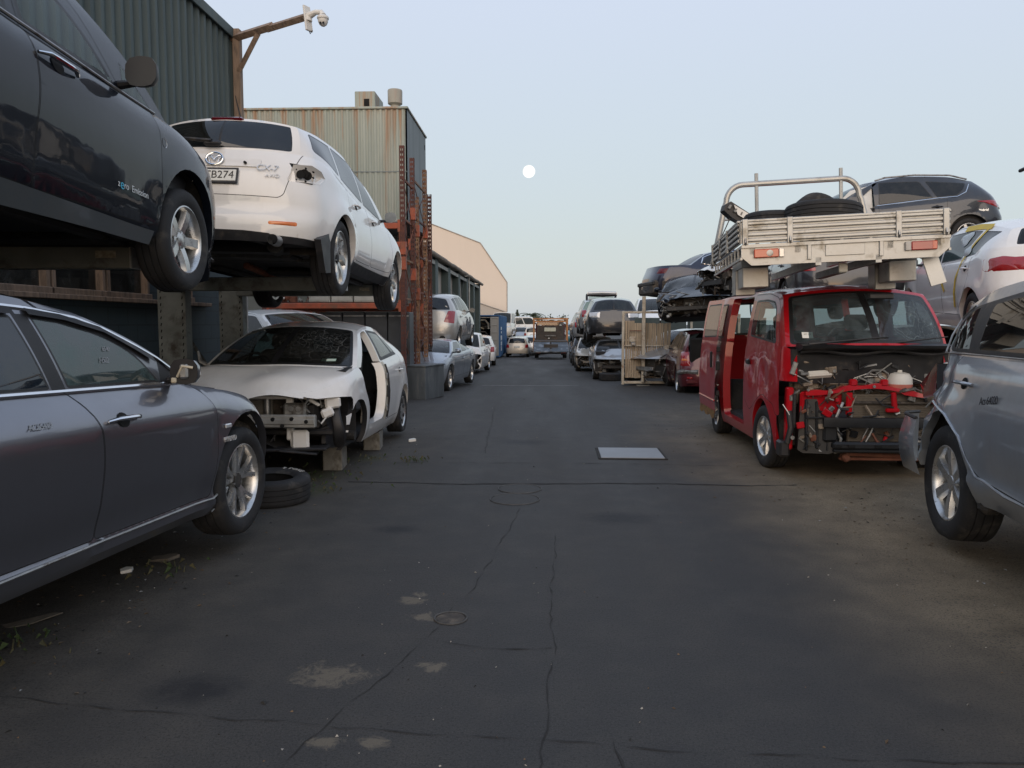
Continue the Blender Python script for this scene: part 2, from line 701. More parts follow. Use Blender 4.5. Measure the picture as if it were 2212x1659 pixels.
    def head(s, t, rear=False):
        c = s.rtop if rear else s.hdr
        x = s.rx1 if rear else s.rx0
        y, z = float(s.ry(x)), float(s.rz(x))
        return np.stack([x + (c[0] - x) * (1 - t**2), t * y, z + (c[1] - z) * (1 - np.abs(t)**2.4)], -1)

    def rbase(s, t):
        if s.rb is None:
            return s.T(1 + (s.ud - 1) * t)
        q = (1 - t**2)[:, None]
        c = np.array([s.rb[0], 0, s.rb[1]])
        e = np.array([s.td[0], 0, s.td[2]])
        P = e + (c - e) * q
        P[:, 1] = t * s.td[1]
        return P

    def Cs(s, a, b):
        B = s.T(s.uofx(s.xa + (s.xd - s.xa) * a))
        x = s.rx0 + (s.rx1 - s.rx0) * a
        Tt = np.stack([x, s.ry(x), s.rz(x)], -1)
        P = B + (Tt - B) * b[:, None]
        q = 4 * b * (1 - b)
        P[:, 1] += s.sb * q
        P[:, 0] += s.bowA * q * (1 - a)**3
        P[:, 2] += s.bowA * .5 * q * (1 - a)**3
        return P

    @staticmethod
    def coons(a, b, C0, C1, D0, D1):
        a1, b1 = a[:, None], b[:, None]
        z, o = np.zeros(1), np.ones(1)
        return ((1 - b1) * C0(a) + b1 * C1(a) + (1 - a1) * D0(b) + a1 * D1(b)
                - (1 - a1) * (1 - b1) * C0(z) - a1 * (1 - b1) * C0(o) - (1 - a1) * b1 * C1(z) - a1 * b1 * C1(o))

    def Cf(s, a, b):
        def mid(q):
            p0, p1 = np.array([s.cowl[0], 0, s.cowl[1]]), np.array([s.hdr[0], 0, s.hdr[1]])
            P = p0 + (p1 - p0) * q[:, None]
            w = 4 * q * (1 - q) * s.wsb
            P[:, 0] += w
            P[:, 2] += w
            return P
        return s.coons(a, b, s.cowlc, s.head, mid, lambda q: s.Cs(np.zeros_like(q), q))

    def Cr(s, a, b):
        def mid(q):
            p0, p1 = s.rbase(np.zeros(1))[0], np.array([s.rtop[0], 0, s.rtop[1]])
            P = p0 + (p1 - p0) * q[:, None]
            w = 4 * q * (1 - q) * s.rwb
            P[:, 0] -= w
            P[:, 2] += w
            return P
        return s.coons(a, b, s.rbase, lambda t: s.head(t, True), mid, lambda q: s.Cs(np.ones_like(q), q))

    def R(s, a, b):
        def mid(q):
            x = s.hdr[0] + (s.rtop[0] - s.hdr[0]) * q
            return np.stack([x, 0 * x, s.roofc(x)], -1)

        def side(q):
            x = s.rx0 + (s.rx1 - s.rx0) * q
            return np.stack([x, s.ry(x), s.rz(x)], -1)
        P = s.coons(a, b, s.head, lambda t: s.head(t, True), mid, side)
        P[:, 2] += .012 * (4 * a * (1 - a)) * (4 * b * (1 - b))
        return P

    def B(s, a, b):
        def mid(q):
            x = s.hoodx[0] + (s.hoodx[1] - s.hoodx[0]) * q
            return np.stack([x, 0 * x, s.hoodc(x)], -1)

        def side(q):
            x = s.T(np.array([s.u0]))[0, 0]
            return s.T(s.uofx(x + (s.xa - x) * q))
        P = s.coons(a, b, lambda t: s.T(t * s.u0), s.cowlc, mid, side)
        P[:, 2] += .02 * (4 * a * (1 - a))**2 * np.minimum(1, 6 * b * (1 - b))
        return P

    def D(s, a, b):
        def mid(q):
            x = s.deckx[0] + (s.deckx[1] - s.deckx[0]) * q
            return np.stack([x, 0 * x, s.deckc(x)], -1)

        def side(q):
            x = s.T(np.array([s.u1]))[0, 0]
            return s.T(s.uofx(s.xd + (x - s.xd) * q))
        return s.coons(a, b, s.rbase, lambda t: s.T(1 + (s.u1 - 1) * t), mid, side)

    def inv(s, patch, Q, view):
        """view coordinates -> patch parameters (s: x,z  r/f: y,z  t: x,y)"""
        Q = np.asarray(Q, float)
        f = s.patches[patch][0]
        dims = {'s': (0, 2), 'r': (1, 2), 'f': (1, 2), 't': (0, 1)}[view]
        lo, hi = 0., 1.
        if patch == 'A':
            lo, hi = {'s': (s.u0 * .45, 1 - (1 - s.u1) * .45), 'r': (s.u1, 1), 'f': (0, s.u0)}[view]
        ck = s.__dict__.setdefault('_grid', {})
        if (patch, view) not in ck:
            g = np.stack(np.meshgrid(np.linspace(lo, hi, 90), np.linspace(0, 1, 30), indexing='ij'), -1).reshape(-1, 2)
            ck[patch, view] = (g, f(g[:, 0], g[:, 1])[:, dims])
        g, G = ck[patch, view]
        p = g[np.argmin(((Q[:, None] - G[None])**2).sum(-1), 1)]
        e = 1e-4
        for _ in range(6):
            F0 = f(p[:, 0], p[:, 1])[:, dims]
            Ju = (f(p[:, 0] + e, p[:, 1])[:, dims] - F0) / e
            Jv = (f(p[:, 0], p[:, 1] + e)[:, dims] - F0) / e
            d = Q - F0
            det = Ju[:, 0] * Jv[:, 1] - Ju[:, 1] * Jv[:, 0]
            det = np.where(np.abs(det) < 1e-4, 1e-4, det)
            du = (d[:, 0] * Jv[:, 1] - d[:, 1] * Jv[:, 0]) / det
            dv = (Ju[:, 0] * d[:, 1] - Ju[:, 1] * d[:, 0]) / det
            p = np.clip(p + np.clip(np.stack([du, dv], 1), -.1, .1), [lo, 0], [hi, 1])
        return p

    def ats(s, Q, side=-1, patch='A', view='s'):
        """points and outward normals on the skin for many view points"""
        f = s.patches[patch][0]
        p = s.inv(patch, Q, view)
        e = 2e-3
        P = f(p[:, 0], p[:, 1])
        a = f(np.minimum(p[:, 0] + e, 1), p[:, 1]) - f(np.maximum(p[:, 0] - e, 0), p[:, 1])
        b = f(p[:, 0], np.minimum(p[:, 1] + e, 1)) - f(p[:, 0], np.maximum(p[:, 1] - e, 0))
        n = np.cross(a, b)
        n /= np.linalg.norm(n, axis=1, keepdims=True) + 1e-9
        n *= np.where((n * (P - np.array([0, 0, .6]))).sum(1, keepdims=True) < 0, -1, 1)
        k = np.array([1, side, 1])
        return [(Vector(x), Vector(y)) for x, y in zip(P * k, n * k)]

    def at(s, x, z, side=-1, patch='A', view='s'):
        return s.ats([(x, z)], side, patch, view)[0]


def reg(patch, key, poly, m, view='s', side='b', gap=0, trim=0, tm=None, hole=False, flange=0, r=.0, fm=None):
    return dict(patch=patch, key=key, poly=poly, mat=m, view=view, side=side, gap=gap, trim=trim, tm=tm or TRIM, hole=hole, flange=flange, r=r, fm=fm)


def circ(x, z, R, zlow, n=22, a0=-25, a1=205):
    return [(x + R * math.cos(rad(a)), z + R * math.sin(rad(a))) for a in np.linspace(a0, a1, n)]


def build_shell(S, regs, body_mat, parts=None):
    """triangulate every patch with the outlines of its regions and sort the faces into parts"""
    parts = {} if parts is None else parts

    def part(k):
        return parts.setdefault(k, MB())
    for pn, (f, su, sv) in S.patches.items():
        if pn in S.drop:
            continue
        sc = np.array([su, sv])
        for side in (1, -1):
            sl = 'L' if side > 0 else 'R'
            polys = []
            for g in regs:
                if g['patch'] != pn or g['side'] not in ('b', sl):
                    continue
                P = roundpoly(g['poly'], g['r'])
                if g['view'] == 'p':
                    P = P * sc
                P = densify(P, S.dg * .5)

                def mapq(P):
                    if g['view'] == 'p':
                        return np.clip(P / sc, 0, 1) * sc
                    return S.inv(pn, P, g['view']) * sc
                if g['gap']:
                    polys.append((mapq(offset(P, -g['gap'])), 'body', GAP, g))
                polys.append((mapq(P), g['key'], g['tm'] if g['trim'] else g['mat'], g))
                if g['trim']:
                    polys.append((mapq(offset(P, g['trim'])), g['key'], g['mat'], g))
            nu, nv = max(2, int(su / S.dg)), max(2, int(sv / S.dg))
            V, E = [], []

            def loop(P):
                b = len(V)
                V.extend(map(tuple, P))
                E.extend((b + i, b + (i + 1) % len(P)) for i in range(len(P)))
            loop(densify(np.array([(0, 0), (su, 0), (su, sv), (0, sv)]), S.dg * .8))
            for P, k, m, g in polys:
                loop(P)
            for i in range(1, nu):
                for j in range(1, nv):
                    V.append((su * i / nu, sv * j / nv))
            r = geometry.delaunay_2d_cdt([Vector(p) for p in V], E, [], 0, 1e-5)
            q = np.array([tuple(p) for p in r[0]])
            F = np.array([tuple(x) for x in r[2]])
            cen = q[F].mean(1)
            lab = np.full(len(F), -1)
            for i, (P, k, m, g) in enumerate(polys):
                lab[inpoly(cen, P)] = i
            q01 = np.clip(q / sc, 0, 1)
            X = f(q01[:, 0], q01[:, 1])
            fn = np.cross(X[F[:, 1]] - X[F[:, 0]], X[F[:, 2]] - X[F[:, 0]])
            cc = X[F].mean(1) - np.array([0, 0, .55])
            flip = (fn * cc).sum() < 0
            X = X * np.array([1, side, 1])
            if (side < 0) != flip:
                F = F[:, ::-1]
            if S.deform:
                X = S.deform(X)
            for i in range(-1, len(polys)):
                sel = F[lab == i]
                if not len(sel):
                    continue
                if i < 0:
                    key, m = 'body', body_mat
                else:
                    key, m, g = polys[i][1], polys[i][2], polys[i][3]
                    if g['hole'] and key != 'body':
                        continue
                    if '#' in key:
                        key += sl
                ids, inv = np.unique(sel, return_inverse=True)
                part(key).add(X[ids], inv.reshape(-1, 3), m)
            for P, k, m, g in polys:
                if g['flange'] and k == g['key']:
                    p01 = np.clip(P / sc, 0, 1)
                    a = f(p01[:, 0], p01[:, 1])
                    c = a.mean(0)
                    d = np.array([0, -1., 0]) if g['view'] in ('s', 'p') else np.array([1., 0, 0])
                    b = a + d * g['flange'] + (c - a) * np.array([.03, 0, .03])
                    W = np.concatenate([a, b]) * np.array([1, side, 1])
                    if S.deform:
                        W = S.deform(W)
                    n = len(a)
                    part('body').add(W, [(i, (i + 1) % n, n + (i + 1) % n, n + i) for i in range(n)
                                           if not any(abs(p01[i, d] - e) < 1e-3 and abs(p01[(i + 1) % n, d] - e) < 1e-3 for d in (0, 1) for e in (0, 1))], g['fm'] or body_mat)
    return parts


def make_parts(root, parts, smooth=38):
    objs = {}
    for k in sorted(parts, key=lambda k: k.count('/')):
        mb = parts[k]
        if not mb.v:
            continue
        nm = k.split('/')[-1].split('#')[0]
        par = objs.get(k.rsplit('/', 1)[0]) if '/' in k else root
        objs[k] = mb.build(nm, par or root, smooth, weld=True, fixn=False)
    return objs


# ---------------------------------------------------------------- wheels
WHEELS = {}


def spoke(mb, a0, R0, R1, w0, w1, y0, y1, m, lean=0., th=.02):
    """one spoke from hub radius to rim radius; y is outward"""
    vs, fs = [], []
    K = 5
    for i in range(K):
        t = i / (K - 1)
        r = R0 + (R1 - R0) * t
        w = w0 + (w1 - w0) * t
        a = a0 + lean * t * t
        y = y0 + (y1 - y0) * t + .006 * math.sin(PI * t)
        ca, sa = math.cos(a), math.sin(a)
        for o, dy in ((-w / 2, -th), (-w / 2 * .72, 0), (w / 2 * .72, 0), (w / 2, -th)):
            vs.append((r * ca - o * sa, y + dy, r * sa + o * ca))
    for i in range(K - 1):
        for j in range(3):
            fs.append((i * 4 + j, i * 4 + j + 1, i * 4 + 4 + j + 1, i * 4 + 4 + j))
    mb.add(vs, fs, m)


def wheel_meshes(style, r, rim, tw, seg=40):
    key = (style, r, rim, tw)
    if key in WHEELS:
        return WHEELS[key]
    h = tw / 2
    t = MB()
    prof = [(rim - .012, -h * .72), (rim + .006, -h * .86), (rim + .03, -h * .97), ((rim + r) / 2, -h), (r - .03, -h * .96), (r - .012, -h * .86), (r - .002, -h * .7)]
    for k in (-.42, -.02, .38):
        prof += [(r, h * (k - .13)), (r, h * k), (r - .009, h * (k + .015)), (r - .009, h * (k + .05)), (r, h * (k + .07))]
    prof += [(r - .002, h * .7), (r - .012, h * .86), (r - .03, h * .96), ((rim + r) / 2, h), (rim + .03, h * .97), (rim + .006, h * .86), (rim - .012, h * .72)]
    t.lathe(prof, RUB, seg)
    tyre = t.build('tyre', None, 50)
    w = MB()
    y = h * .74
    w.lathe([(rim + .004, y + .012), (rim - .004, y + .014), (rim - .012, y + .004), (rim - .022, y - .02), (rim - .03, y - .10), (rim - .035, -h * .8), (rim - .005, -h * .8)], ALLOY, seg)
    w.lathe([(0, y - .085), (rim - .03, y - .09)], BLK, seg)
    w.lathe([(.0, y - .06), (.14, y - .06), (.145, y - .075)], STEEL, 24)
    ro, y1 = rim - .012, y - .002
    cap = True
    if style == 'five':           # broad five-spoke with lug ring
        for i in range(5):
            spoke(w, PI / 2 + 2 * PI * i / 5, .035, ro, .07, .075, y - .028, y1, ALLOY, th=.03)
        w.lathe([(0, y - .018), (.05, y - .02), (.072, y - .034), (.075, y - .06)], ALLOY, 30)
    elif style == 'six':
        for i in range(6):
            spoke(w, PI / 2 + 2 * PI * i / 6, .035, ro, .062, .085, y - .02, y1, ALLOY, th=.03)
        w.lathe([(0, y - .012), (.045, y - .014), (.06, y - .03), (.065, y - .05)], ALLOY, 30)
    elif style == 'vee':          # five pairs, sharply faceted
        for i in range(5):
            for s in (-1, 1):
                spoke(w, PI / 2 + 2 * PI * i / 5 + s * .12, .03, ro, .030, .038, y - .03, y1, ALLOY, lean=s * .17, th=.03)
        w.lathe([(0, y - .02), (.035, y - .022), (.05, y - .04), (.055, y - .06)], ALLOY, 30)
    elif style == 'swirl':
        for i in range(7):
            spoke(w, 2 * PI * i / 7, .03, ro, .055, .085, y - .035, y1, ALLOY, lean=.32, th=.035)
        w.lathe([(0, y - .025), (.032, y - .026), (.045, y - .045)], ALLOY, 30)
    elif style == 'ten':
        for i in range(10):
            spoke(w, 2 * PI * i / 10, .03, ro, .028, .036, y - .02, y1, ALLOY, th=.025)
        w.lathe([(0, y - .01), (.05, y - .012), (.06, y - .04)], ALLOY, 30)
    elif style == 'cover':        # plastic trim with eight slots
        w.lathe([(0, y + .004), (.06, y + .004), (rim * .55, y - .012), (rim - .02, y - .004), (rim - .01, y + .006)], ALLOY, seg)
        for i in range(7):
            a = 2 * PI * i / 7
            w.box((rim * .7 * math.cos(a), y - .004, rim * .7 * math.sin(a)), (rim * .34, .02, .035), BLK, rot=Matrix.Rotation(-a, 3, 'Y'), ch=.005)
    elif style == 'steel':
        w.lathe([(0, y - .05), (.07, y - .05), (.09, y - .02), (rim * .7, y - .03), (rim - .02, y - .05)], BLK, seg)
    for i in range(5):
        a = PI / 2 + PI / 5 + 2 * PI * i / 5
        w.cyl((.05 * math.cos(a), y - .05, .05 * math.sin(a)), (.05 * math.cos(a), y - .018, .05 * math.sin(a)), .009, STEEL, 6)
    rimo = w.build('rim', None, 40)
    for o in (tyre, rimo):
        COL.objects.unlink(o)
    WHEELS[key] = (tyre.data, rimo.data)
    return WHEELS[key]


def add_wheel(root, style, r, rim, tw, x, y, z, steer=0., camber=0., roll=0., squash=0.):
    tm, rm = wheel_meshes(style, r, rim, tw)
    w = bpy.data.objects.new('wheel', None)
    w.empty_display_size = .1
    COL.objects.link(w)
    w.parent = root
    w.location = (x, y, z)
    w.rotation_euler = (camber, 0, steer + (PI if y < 0 else 0))
    for nm, me in (('tyre', tm), ('rim', rm)):
        if squash and nm == 'tyre':
            me = me.copy()
            for v in me.vertices:
                if v.co.z < -r + squash:
                    v.co.y *= 1 + 1.2 * (-r + squash - v.co.z)
                    v.co.z = -r + squash
        o = bpy.data.objects.new(nm, me)
        COL.objects.link(o)
        o.parent = w
        if not squash:
            o.rotation_euler = (0, roll, 0)
    return w


# ---------------------------------------------------------------- car fittings
def sweep_strip(mb, S, pts, side, m, w=.02, out=.006, patch='A', view='s', step=.08):
    """flat moulding that follows the skin through view points"""
    P = np.array(pts, float)
    Q = []
    for i in range(len(P) - 1):
        k = max(1, int(np.linalg.norm(P[i + 1] - P[i]) / step))
        Q += [P[i] + (P[i + 1] - P[i]) * j / k for j in range(k)]
    Q.append(P[-1])
    R = S.ats(Q, side, patch, view)
    path = [p + n * out * .2 for p, n in R]
    if S.deform:
        path = [Vector(p) for p in S.deform(np.array([tuple(p) for p in path]))]
    mb.tube(path, w / 2, m, 6)


def handle(S, x, z, side, m, L=.2):
    mb = MB()
    T = np.linspace(-1, 1, 7)
    an = np.linspace(0, 2 * PI, 14, endpoint=False)
    A = S.ats([(x + t * L / 2, z) for t in T] + [(x + .045 * math.cos(a), z + .035 * math.sin(a)) for a in an], side)
    mb.tube([p + n * (.032 if abs(t) < .8 else .008) for t, (p, n) in zip(T, A)], [.009, .013, .015, .015, .015, .013, .009], m, 8, flat=.8)
    mb.add([q + n * .003 for q, n in A[7:]], [tuple(range(14))], GAP)
    return mb


def mirror(p, side, m, sx=.09, sy=.15, sz=.13, stalk=.07, glassm=None):
    """door mirror: rounded shell on a stalk, flat glass face to the rear"""
    mb = MB()
    n, k = 14, 7
    vs, fs = [], []
    for i in range(k):
        t = i / (k - 1)
        q = math.cos(t * PI / 2)**.55
        for j in range(n):
            a = 2 * PI * j / n
            ca, sa = math.cos(a), math.sin(a)
            e = (abs(ca)**3 + abs(sa)**3)**(-1 / 3)
            vs.append((t * sx - sx * .4, e * ca * sy / 2 * (q if i else 1), e * sa * sz / 2 * (q if i else 1)))
    for i in range(k - 1):
        for j in range(n):
            fs.append((i * n + j, i * n + (j + 1) % n, (i + 1) * n + (j + 1) % n, (i + 1) * n + j))
    c = Vector((p[0], p[1] + side * (stalk + sy / 2), p[2] + sz * .35))
    vs = [Vector(v) + c for v in vs]
    mb.add(vs, fs, m)
    g = [v + Vector((-.002, 0, 0)) for v in vs[:n]]
    mb.add(g, [tuple(range(n))], glassm or BLK)
    mb.tube([Vector(p), c + Vector((0, -side * sy * .3, -sz * .3))], [.035, .025], BLK, 8, flat=.6)
    return mb


def add_interior(root, S, seats=True, light=False, sides=True):
    mb = MB()
    zf = float(S.flow(np.array([0.]))[()] if False else S.flow(0.)) + .06
    x0, x1 = S.wb / 2 - .25, max(-S.wb / 2 - .45, S.xr + .3)
    w = S.hw - .12
    zb = float(S.ftop(0.)) - .06
    mb.add([(x0, w, zf), (x1, w, zf), (x1, -w, zf), (x0, -w, zf), (x0, w, zb), (x1, w, zb), (x1, -w, zb), (x0, -w, zb)],
           [(0, 1, 2, 3), (1, 5, 6, 2), (0, 3, 7, 4)] + ([(0, 4, 5, 1), (2, 6, 7, 3)] if sides else []), SEATM)
    # dashboard
    xd = S.cowl[0] - .05
    mb.prism([(xd + .1, zb + .02), (xd - .25, zb + .06), (xd - .42, zb - .02), (xd - .45, zb - .25), (xd, zb - .4)], -w, w, BLK)
    mb.build('interior', root, 35)
    if not seats:
        return
    ti = BEIGE if light else SEATM
    xs = xd - 1.0
    for sy in (-1, 1):
        st = MB()
        st.box((xs + .05, sy * .37, zf + .28), (.5, .5, .16), ti, rot=(0, rad(-6), 0), ch=.05)
        st.box((xs - .26, sy * .37, zf + .62), (.14, .48, .62), ti, rot=(0, rad(-16), 0), ch=.05)
        st.box((xs - .40, sy * .37, zf + 1.02), (.09, .26, .18), ti, rot=(0, rad(-14), 0), ch=.035)
        st.build('seat', root)
    st = MB()
    st.box((xs - .85, 0, zf + .28), (.5, 1.2, .16), ti, ch=.05)
    st.box((xs - 1.15, 0, zf + .6), (.14, 1.2, .56), ti, rot=(0, rad(-20), 0), ch=.05)
    st.build('rear_seat', root)
    sw = MB()
    cx = Vector((xd - .5, -.37, zb + .02))
    pts = [cx + Vector((.07 * math.sin(a), .18 * math.cos(a), .17 * math.sin(a))) for a in np.linspace(0, 2 * PI, 20)]
    sw.tube(pts, .014, BLK, 6)
    sw.box(cx, (.04, .30, .06), BLK, ch=.015)
    sw.build('steering_wheel', root)


def add_under(root, S, detail=False, seed=1):
    mb = MB()
    xs = np.linspace(S.xr + .18, S.xf - .25, 14)
    w = S.hw - .12
    vs = []
    for x in xs:
        z = float(S.flow(x)) + .03
        k = min(1, (x - S.xr) / .35, (S.xf - x) / .5)
        for t in (-1, -.5, 0, .5, 1):
            vs.append((x, t * w * max(.55, k), z + (.10 if t == 0 else 0)))
    fs = [(i * 5 + j, i * 5 + j + 1, i * 5 + 6 + j, i * 5 + 5 + j) for i in range(13) for j in range(4)]
    mb.add(vs, fs, UND)
    z0 = float(S.flow(0.))
    for ax in (S.wb / 2, -S.wb / 2):
        mb.cyl((ax, -w - .05, S.r), (ax, w + .05, S.r), .05, UND, 10)
        mb.box((ax - .1, 0, S.r + .02), (.35, 1.0, .12), UND, ch=.03)
    if detail:
        rnd = random.Random(seed)
        mb.tube([(S.wb / 2 - .6, .15, z0 + .0), (-.3, .18, z0 - .02), (-S.wb / 2 + .4, .2, z0 + .02)], .035, RUST, 10)
        mb.tube([(-S.wb / 2 - .40, -.40, z0 + .10), (-S.wb / 2 - .70, -.48, z0 + .10)], [.07, .075], UND, 12)
        for s in (-1, 1):
            mb.box((0, s * .55, z0 + .02), (S.wb - .9, .10, .07), UND, ch=.02)
            mb.tube([(-S.wb / 2, s * .35, S.r), (-S.wb / 2 + .5, s * .5, z0 + .08)], .03, UND, 8)
            mb.tube([(-S.wb / 2 - .02, s * (S.hw - .3), S.r + .02), (-S.wb / 2 - .02, s * (S.hw - .36), S.r + .4)], .05, BLK, 10)
        mb.box((-.1, -.1, z0 + .01), (.9, .5, .07), UND, ch=.03)
    mb.build('underbody', root)


def add_liners(root, S, axles=(1, -1)):
    for a in axles:
        for sd in (1, -1):
            mb = MB()
            R = S.r * S.arch + .03
            ax = a * S.wb / 2
            y0, y1 = sd * (S.hw - .075), sd * (S.hw - .40)
            n = 18
            vs = []
            for i in range(n):
                an = rad(-4 + 188 * i / (n - 1))
                for y in (y0, y1):
                    vs.append((ax + R * math.cos(an), y, S.r + R * math.sin(an)))
            fs = [(i * 2, i * 2 + 1, i * 2 + 3, i * 2 + 2) for i in range(n - 1)]
            fs.append(tuple(i * 2 + 1 for i in range(n)))
            mb.add(vs, fs, UND)
            mb.build('wheel_liner', root, 60)


def std_regs(S, doors=True, glassm=None, screen=None, lamps=True, rearglass=None, fr=(.07, .45), rr=(.48, .74), qr=(.77, .92), arches=(1, -1)):
    """arches, glass and doors from the shell's own proportions"""
    g = glassm or GLD
    L = []
    for a in arches:
        L.append(reg('A', 'arch', circ(a * S.wb / 2, S.r, S.r * S.arch, 0), GAP, hole=True, flange=.06))
    if doors:
        zt = float(S.ftop(0.)) + .05
        ax, R = S.wb / 2, S.r * S.arch
        xb = (S.xa + S.xd) / 2 + .05
        L.append(reg('A', 'door#f', [(ax - R - .06, .36), (ax - R - .02, zt), (xb, zt), (xb + .04, .36)], S.pm, gap=.006, r=.05))
        L.append(reg('A', 'door#r', [(xb - .012, zt), (-ax + .12, zt), (-ax + .10, S.r + R * 1.05), (-ax + R + .10, .36), (xb + .025, .36)], S.pm, gap=.006, r=.05))
        L.append(reg('Cs', 'door#f', [(.05, 0), (.455, 0), (.455, .95), (.08, .95)], S.pm, view='p', gap=.006, r=.04))
        if rr:
            L.append(reg('Cs', 'door#r', [(.465, 0), (rr[1] + .02, 0), (rr[1] + .02, .95), (.465, .95)], S.pm, view='p', gap=.006, r=.04))
    for k, rg in (('f', fr), ('r', rr), ('q', qr)):
        if rg:
            key = 'side_window#' + k
            L.append(reg('Cs', key, [(rg[0], .05), (rg[1], .05), (rg[1], .88), (rg[0] + (.02 if k == 'f' else 0), .88)], g, view='p', trim=.016, r=.05))
    L.append(reg('Cf', 'windscreen', [(0, .02), (.95, .02), (.93, .95), (0, .96)], screen or GLW, view='p', trim=.03, r=(0, .06, .06, 0)))
    L.append(reg('Cr', 'rear_window', [(0, .06), (.86, .08), (.84, .9), (0, .92)], rearglass or g, view='p', trim=.025, r=(0, .06, .06, 0)))
    return L
# ---------------------------------------------------------------- vehicle builder
def car(S, pm, name, label, cat, pose, scale=1., regs=None, rim='five', wheels='all', group=None, interior=True, seats=False,
        under=True, detail=False, liners=(1, -1), squash=0., steer=0., mirrors=True, handles=True, mirror_mat=None, wz=0., hm=None, smooth=38, light=False, hz=None, sides=True):
    x, y, z, h, p, r = pose
    root = thing(name, label, cat, (x, y, z), (rad(r), -rad(p), PI / 2 - rad(h)), group, scale)
    S.pm = pm
    parts = {}
    L = std_regs(S) if regs is None else regs
    build_shell(S, L, pm, parts)
    objs = make_parts(root, parts, smooth)
    if interior:
        add_interior(root, S, seats, light, sides)
    if under:
        add_under(root, S, detail)
    if liners:
        add_liners(root, S, liners)
    for a, sd, nm in ((1, 1, 'fl'), (1, -1, 'fr'), (-1, 1, 'rl'), (-1, -1, 'rr')):
        if wheels == 'all' or nm in wheels:
            add_wheel(root, rim, S.r, S.rim, S.tw, a * S.wb / 2, sd * (S.hw - S.tw / 2 - .02), S.r + wz, steer if a > 0 else 0, squash=squash, roll=a * .4 + sd * .7)
    if handles and not S.deform:
        zh = hz or float(S.ftop(0.)) - .14
        xb = (S.xa + S.xd) / 2 + .05
        for sl, sd in (('L', 1), ('R', -1)):
            for k, xx in (('f', xb + .16), ('r', -S.wb / 2 + .22)):
                d = objs.get('door#' + k + sl)
                if d:
                    mb = MB()
                    mb = handle(S, xx, zh + (.02 if k == 'r' else 0), sd, hm or pm)
                    mb.build('door_handle', d)
    if mirrors:
        for sl, sd in (('L', 1), ('R', -1)):
            if mirrors in (True, sl):
                q = S.T(S.uofx(np.array([S.xa - .22])))[0]
                mirror((q[0], sd * (q[1] - .02), q[2] + .03), sd, mirror_mat or pm, glassm=MIRG).build('mirror', objs.get('door#f' + sl) or root)
    return root, objs


def lamp_blob(S, pts, side, m, view='r', out=.012):
    """a raised lens patch over view points on the skin"""
    mb = MB()
    P = densify(roundpoly(pts, .02), .05)
    c = P.mean(0)
    k = len(P)
    A = S.ats(np.concatenate([P, c + (P - c) * .6, [c]]), side, 'A', view)
    ring, mid, ce = A[:k], A[k:2 * k], A[-1]
    vs = [p for p, n in ring] + [p + n * out for p, n in mid] + [ce[0] + ce[1] * out * 1.3]
    n = len(P)
    fs = [(i, (i + 1) % n, n + (i + 1) % n, n + i) for i in range(n)] + [(n + i, n + (i + 1) % n, 2 * n) for i in range(n)]
    return mb.add(vs, fs, m)


def plate(root, M, txt=None, size=.085, w=.36, h=.125):
    mb = MB()
    mb.box((0, 0, 0), (w + .02, h + .02, .012), BLK, ch=.004)
    mb.box((0, 0, .004), (w - .012, h - .02, .014), WHP, ch=.003)
    o = mb.build('number_plate', root)
    o.matrix_local = M
    if txt:
        text(txt, 'plate_lettering', o, Matrix.Translation((0, 0, .0115)), size, BLK)
    return o


MIRG = mat('mirror_glass', (.12, .14, .16), .12, .6, var=.1)
P_GREY = paint('metallic_dark_grey_paint', (.19, .195, .22), .85, .31, .15, (.10, .09, .08))
P_BLACK = paint('black_paint', (.003, .005, .010), 0, .5, .015, (.1, .09, .08), .7, .1)
P_WHITE = paint('white_paint', (.80, .79, .765), 0, .35, .25, (.45, .42, .36))
P_PEARL = paint('pearl_white_paint', (.76, .735, .70), 0, .3, .15, (.40, .36, .30))
P_RED = paint('red_paint', (.40, .006, .012), 0, .34, .06, (.16, .05, .05), .7, .15)
P_SILV = paint('silver_paint', (.40, .41, .42), .6, .34, .3, (.25, .23, .20))
P_BSILV = paint('blue_silver_paint', (.36, .40, .45), .65, .33, .38, (.24, .22, .19))
P_NAVY = paint('navy_paint', (.018, .022, .045), .4, .28, .2, (.12, .11, .10))
P_DGREY = paint('dark_suv_paint', (.03, .033, .04), .4, .3, .2, (.14, .12, .10))
P_MAROON = paint('maroon_paint', (.10, .010, .016), .2, .3, .2, (.15, .1, .09))
P_WSILV = paint('warm_silver_paint', (.44, .43, .405), .5, .33, .2, (.34, .3, .25))  # silver car; warm cast in the colour stands in for warm reflected light
P_CHAMP = paint('champagne_paint', (.60, .55, .47), .15, .33, .2, (.34, .3, .25))
CRM = mat('door_jamb_primer', (.56, .51, .40), .5, var=.15, dirt=(.25, .2, .14), dirtamt=.2)


def cut_off(root, x, keep_front=True):
    """half-cut: saw everything behind (or ahead of) x away"""
    for o in list(root.children):
        if o.type == 'MESH' and o.data.users == 1:
            bm = bmesh.new()
            bm.from_mesh(o.data)
            bmesh.ops.bisect_plane(bm, geom=bm.verts[:] + bm.edges[:] + bm.faces[:], plane_co=(x, 0, 0), plane_no=(1, 0, 0), clear_inner=keep_front, clear_outer=not keep_front)
            n = len(bm.faces)
            bm.to_mesh(o.data)
            bm.free()
            if n == 0:
                for c in list(o.children):
                    bpy.data.objects.remove(c)
                bpy.data.objects.remove(o)
        elif o.type == 'EMPTY' and (o.location.x < x) == keep_front:
            for c in list(o.children):
                bpy.data.objects.remove(c)
            bpy.data.objects.remove(o)
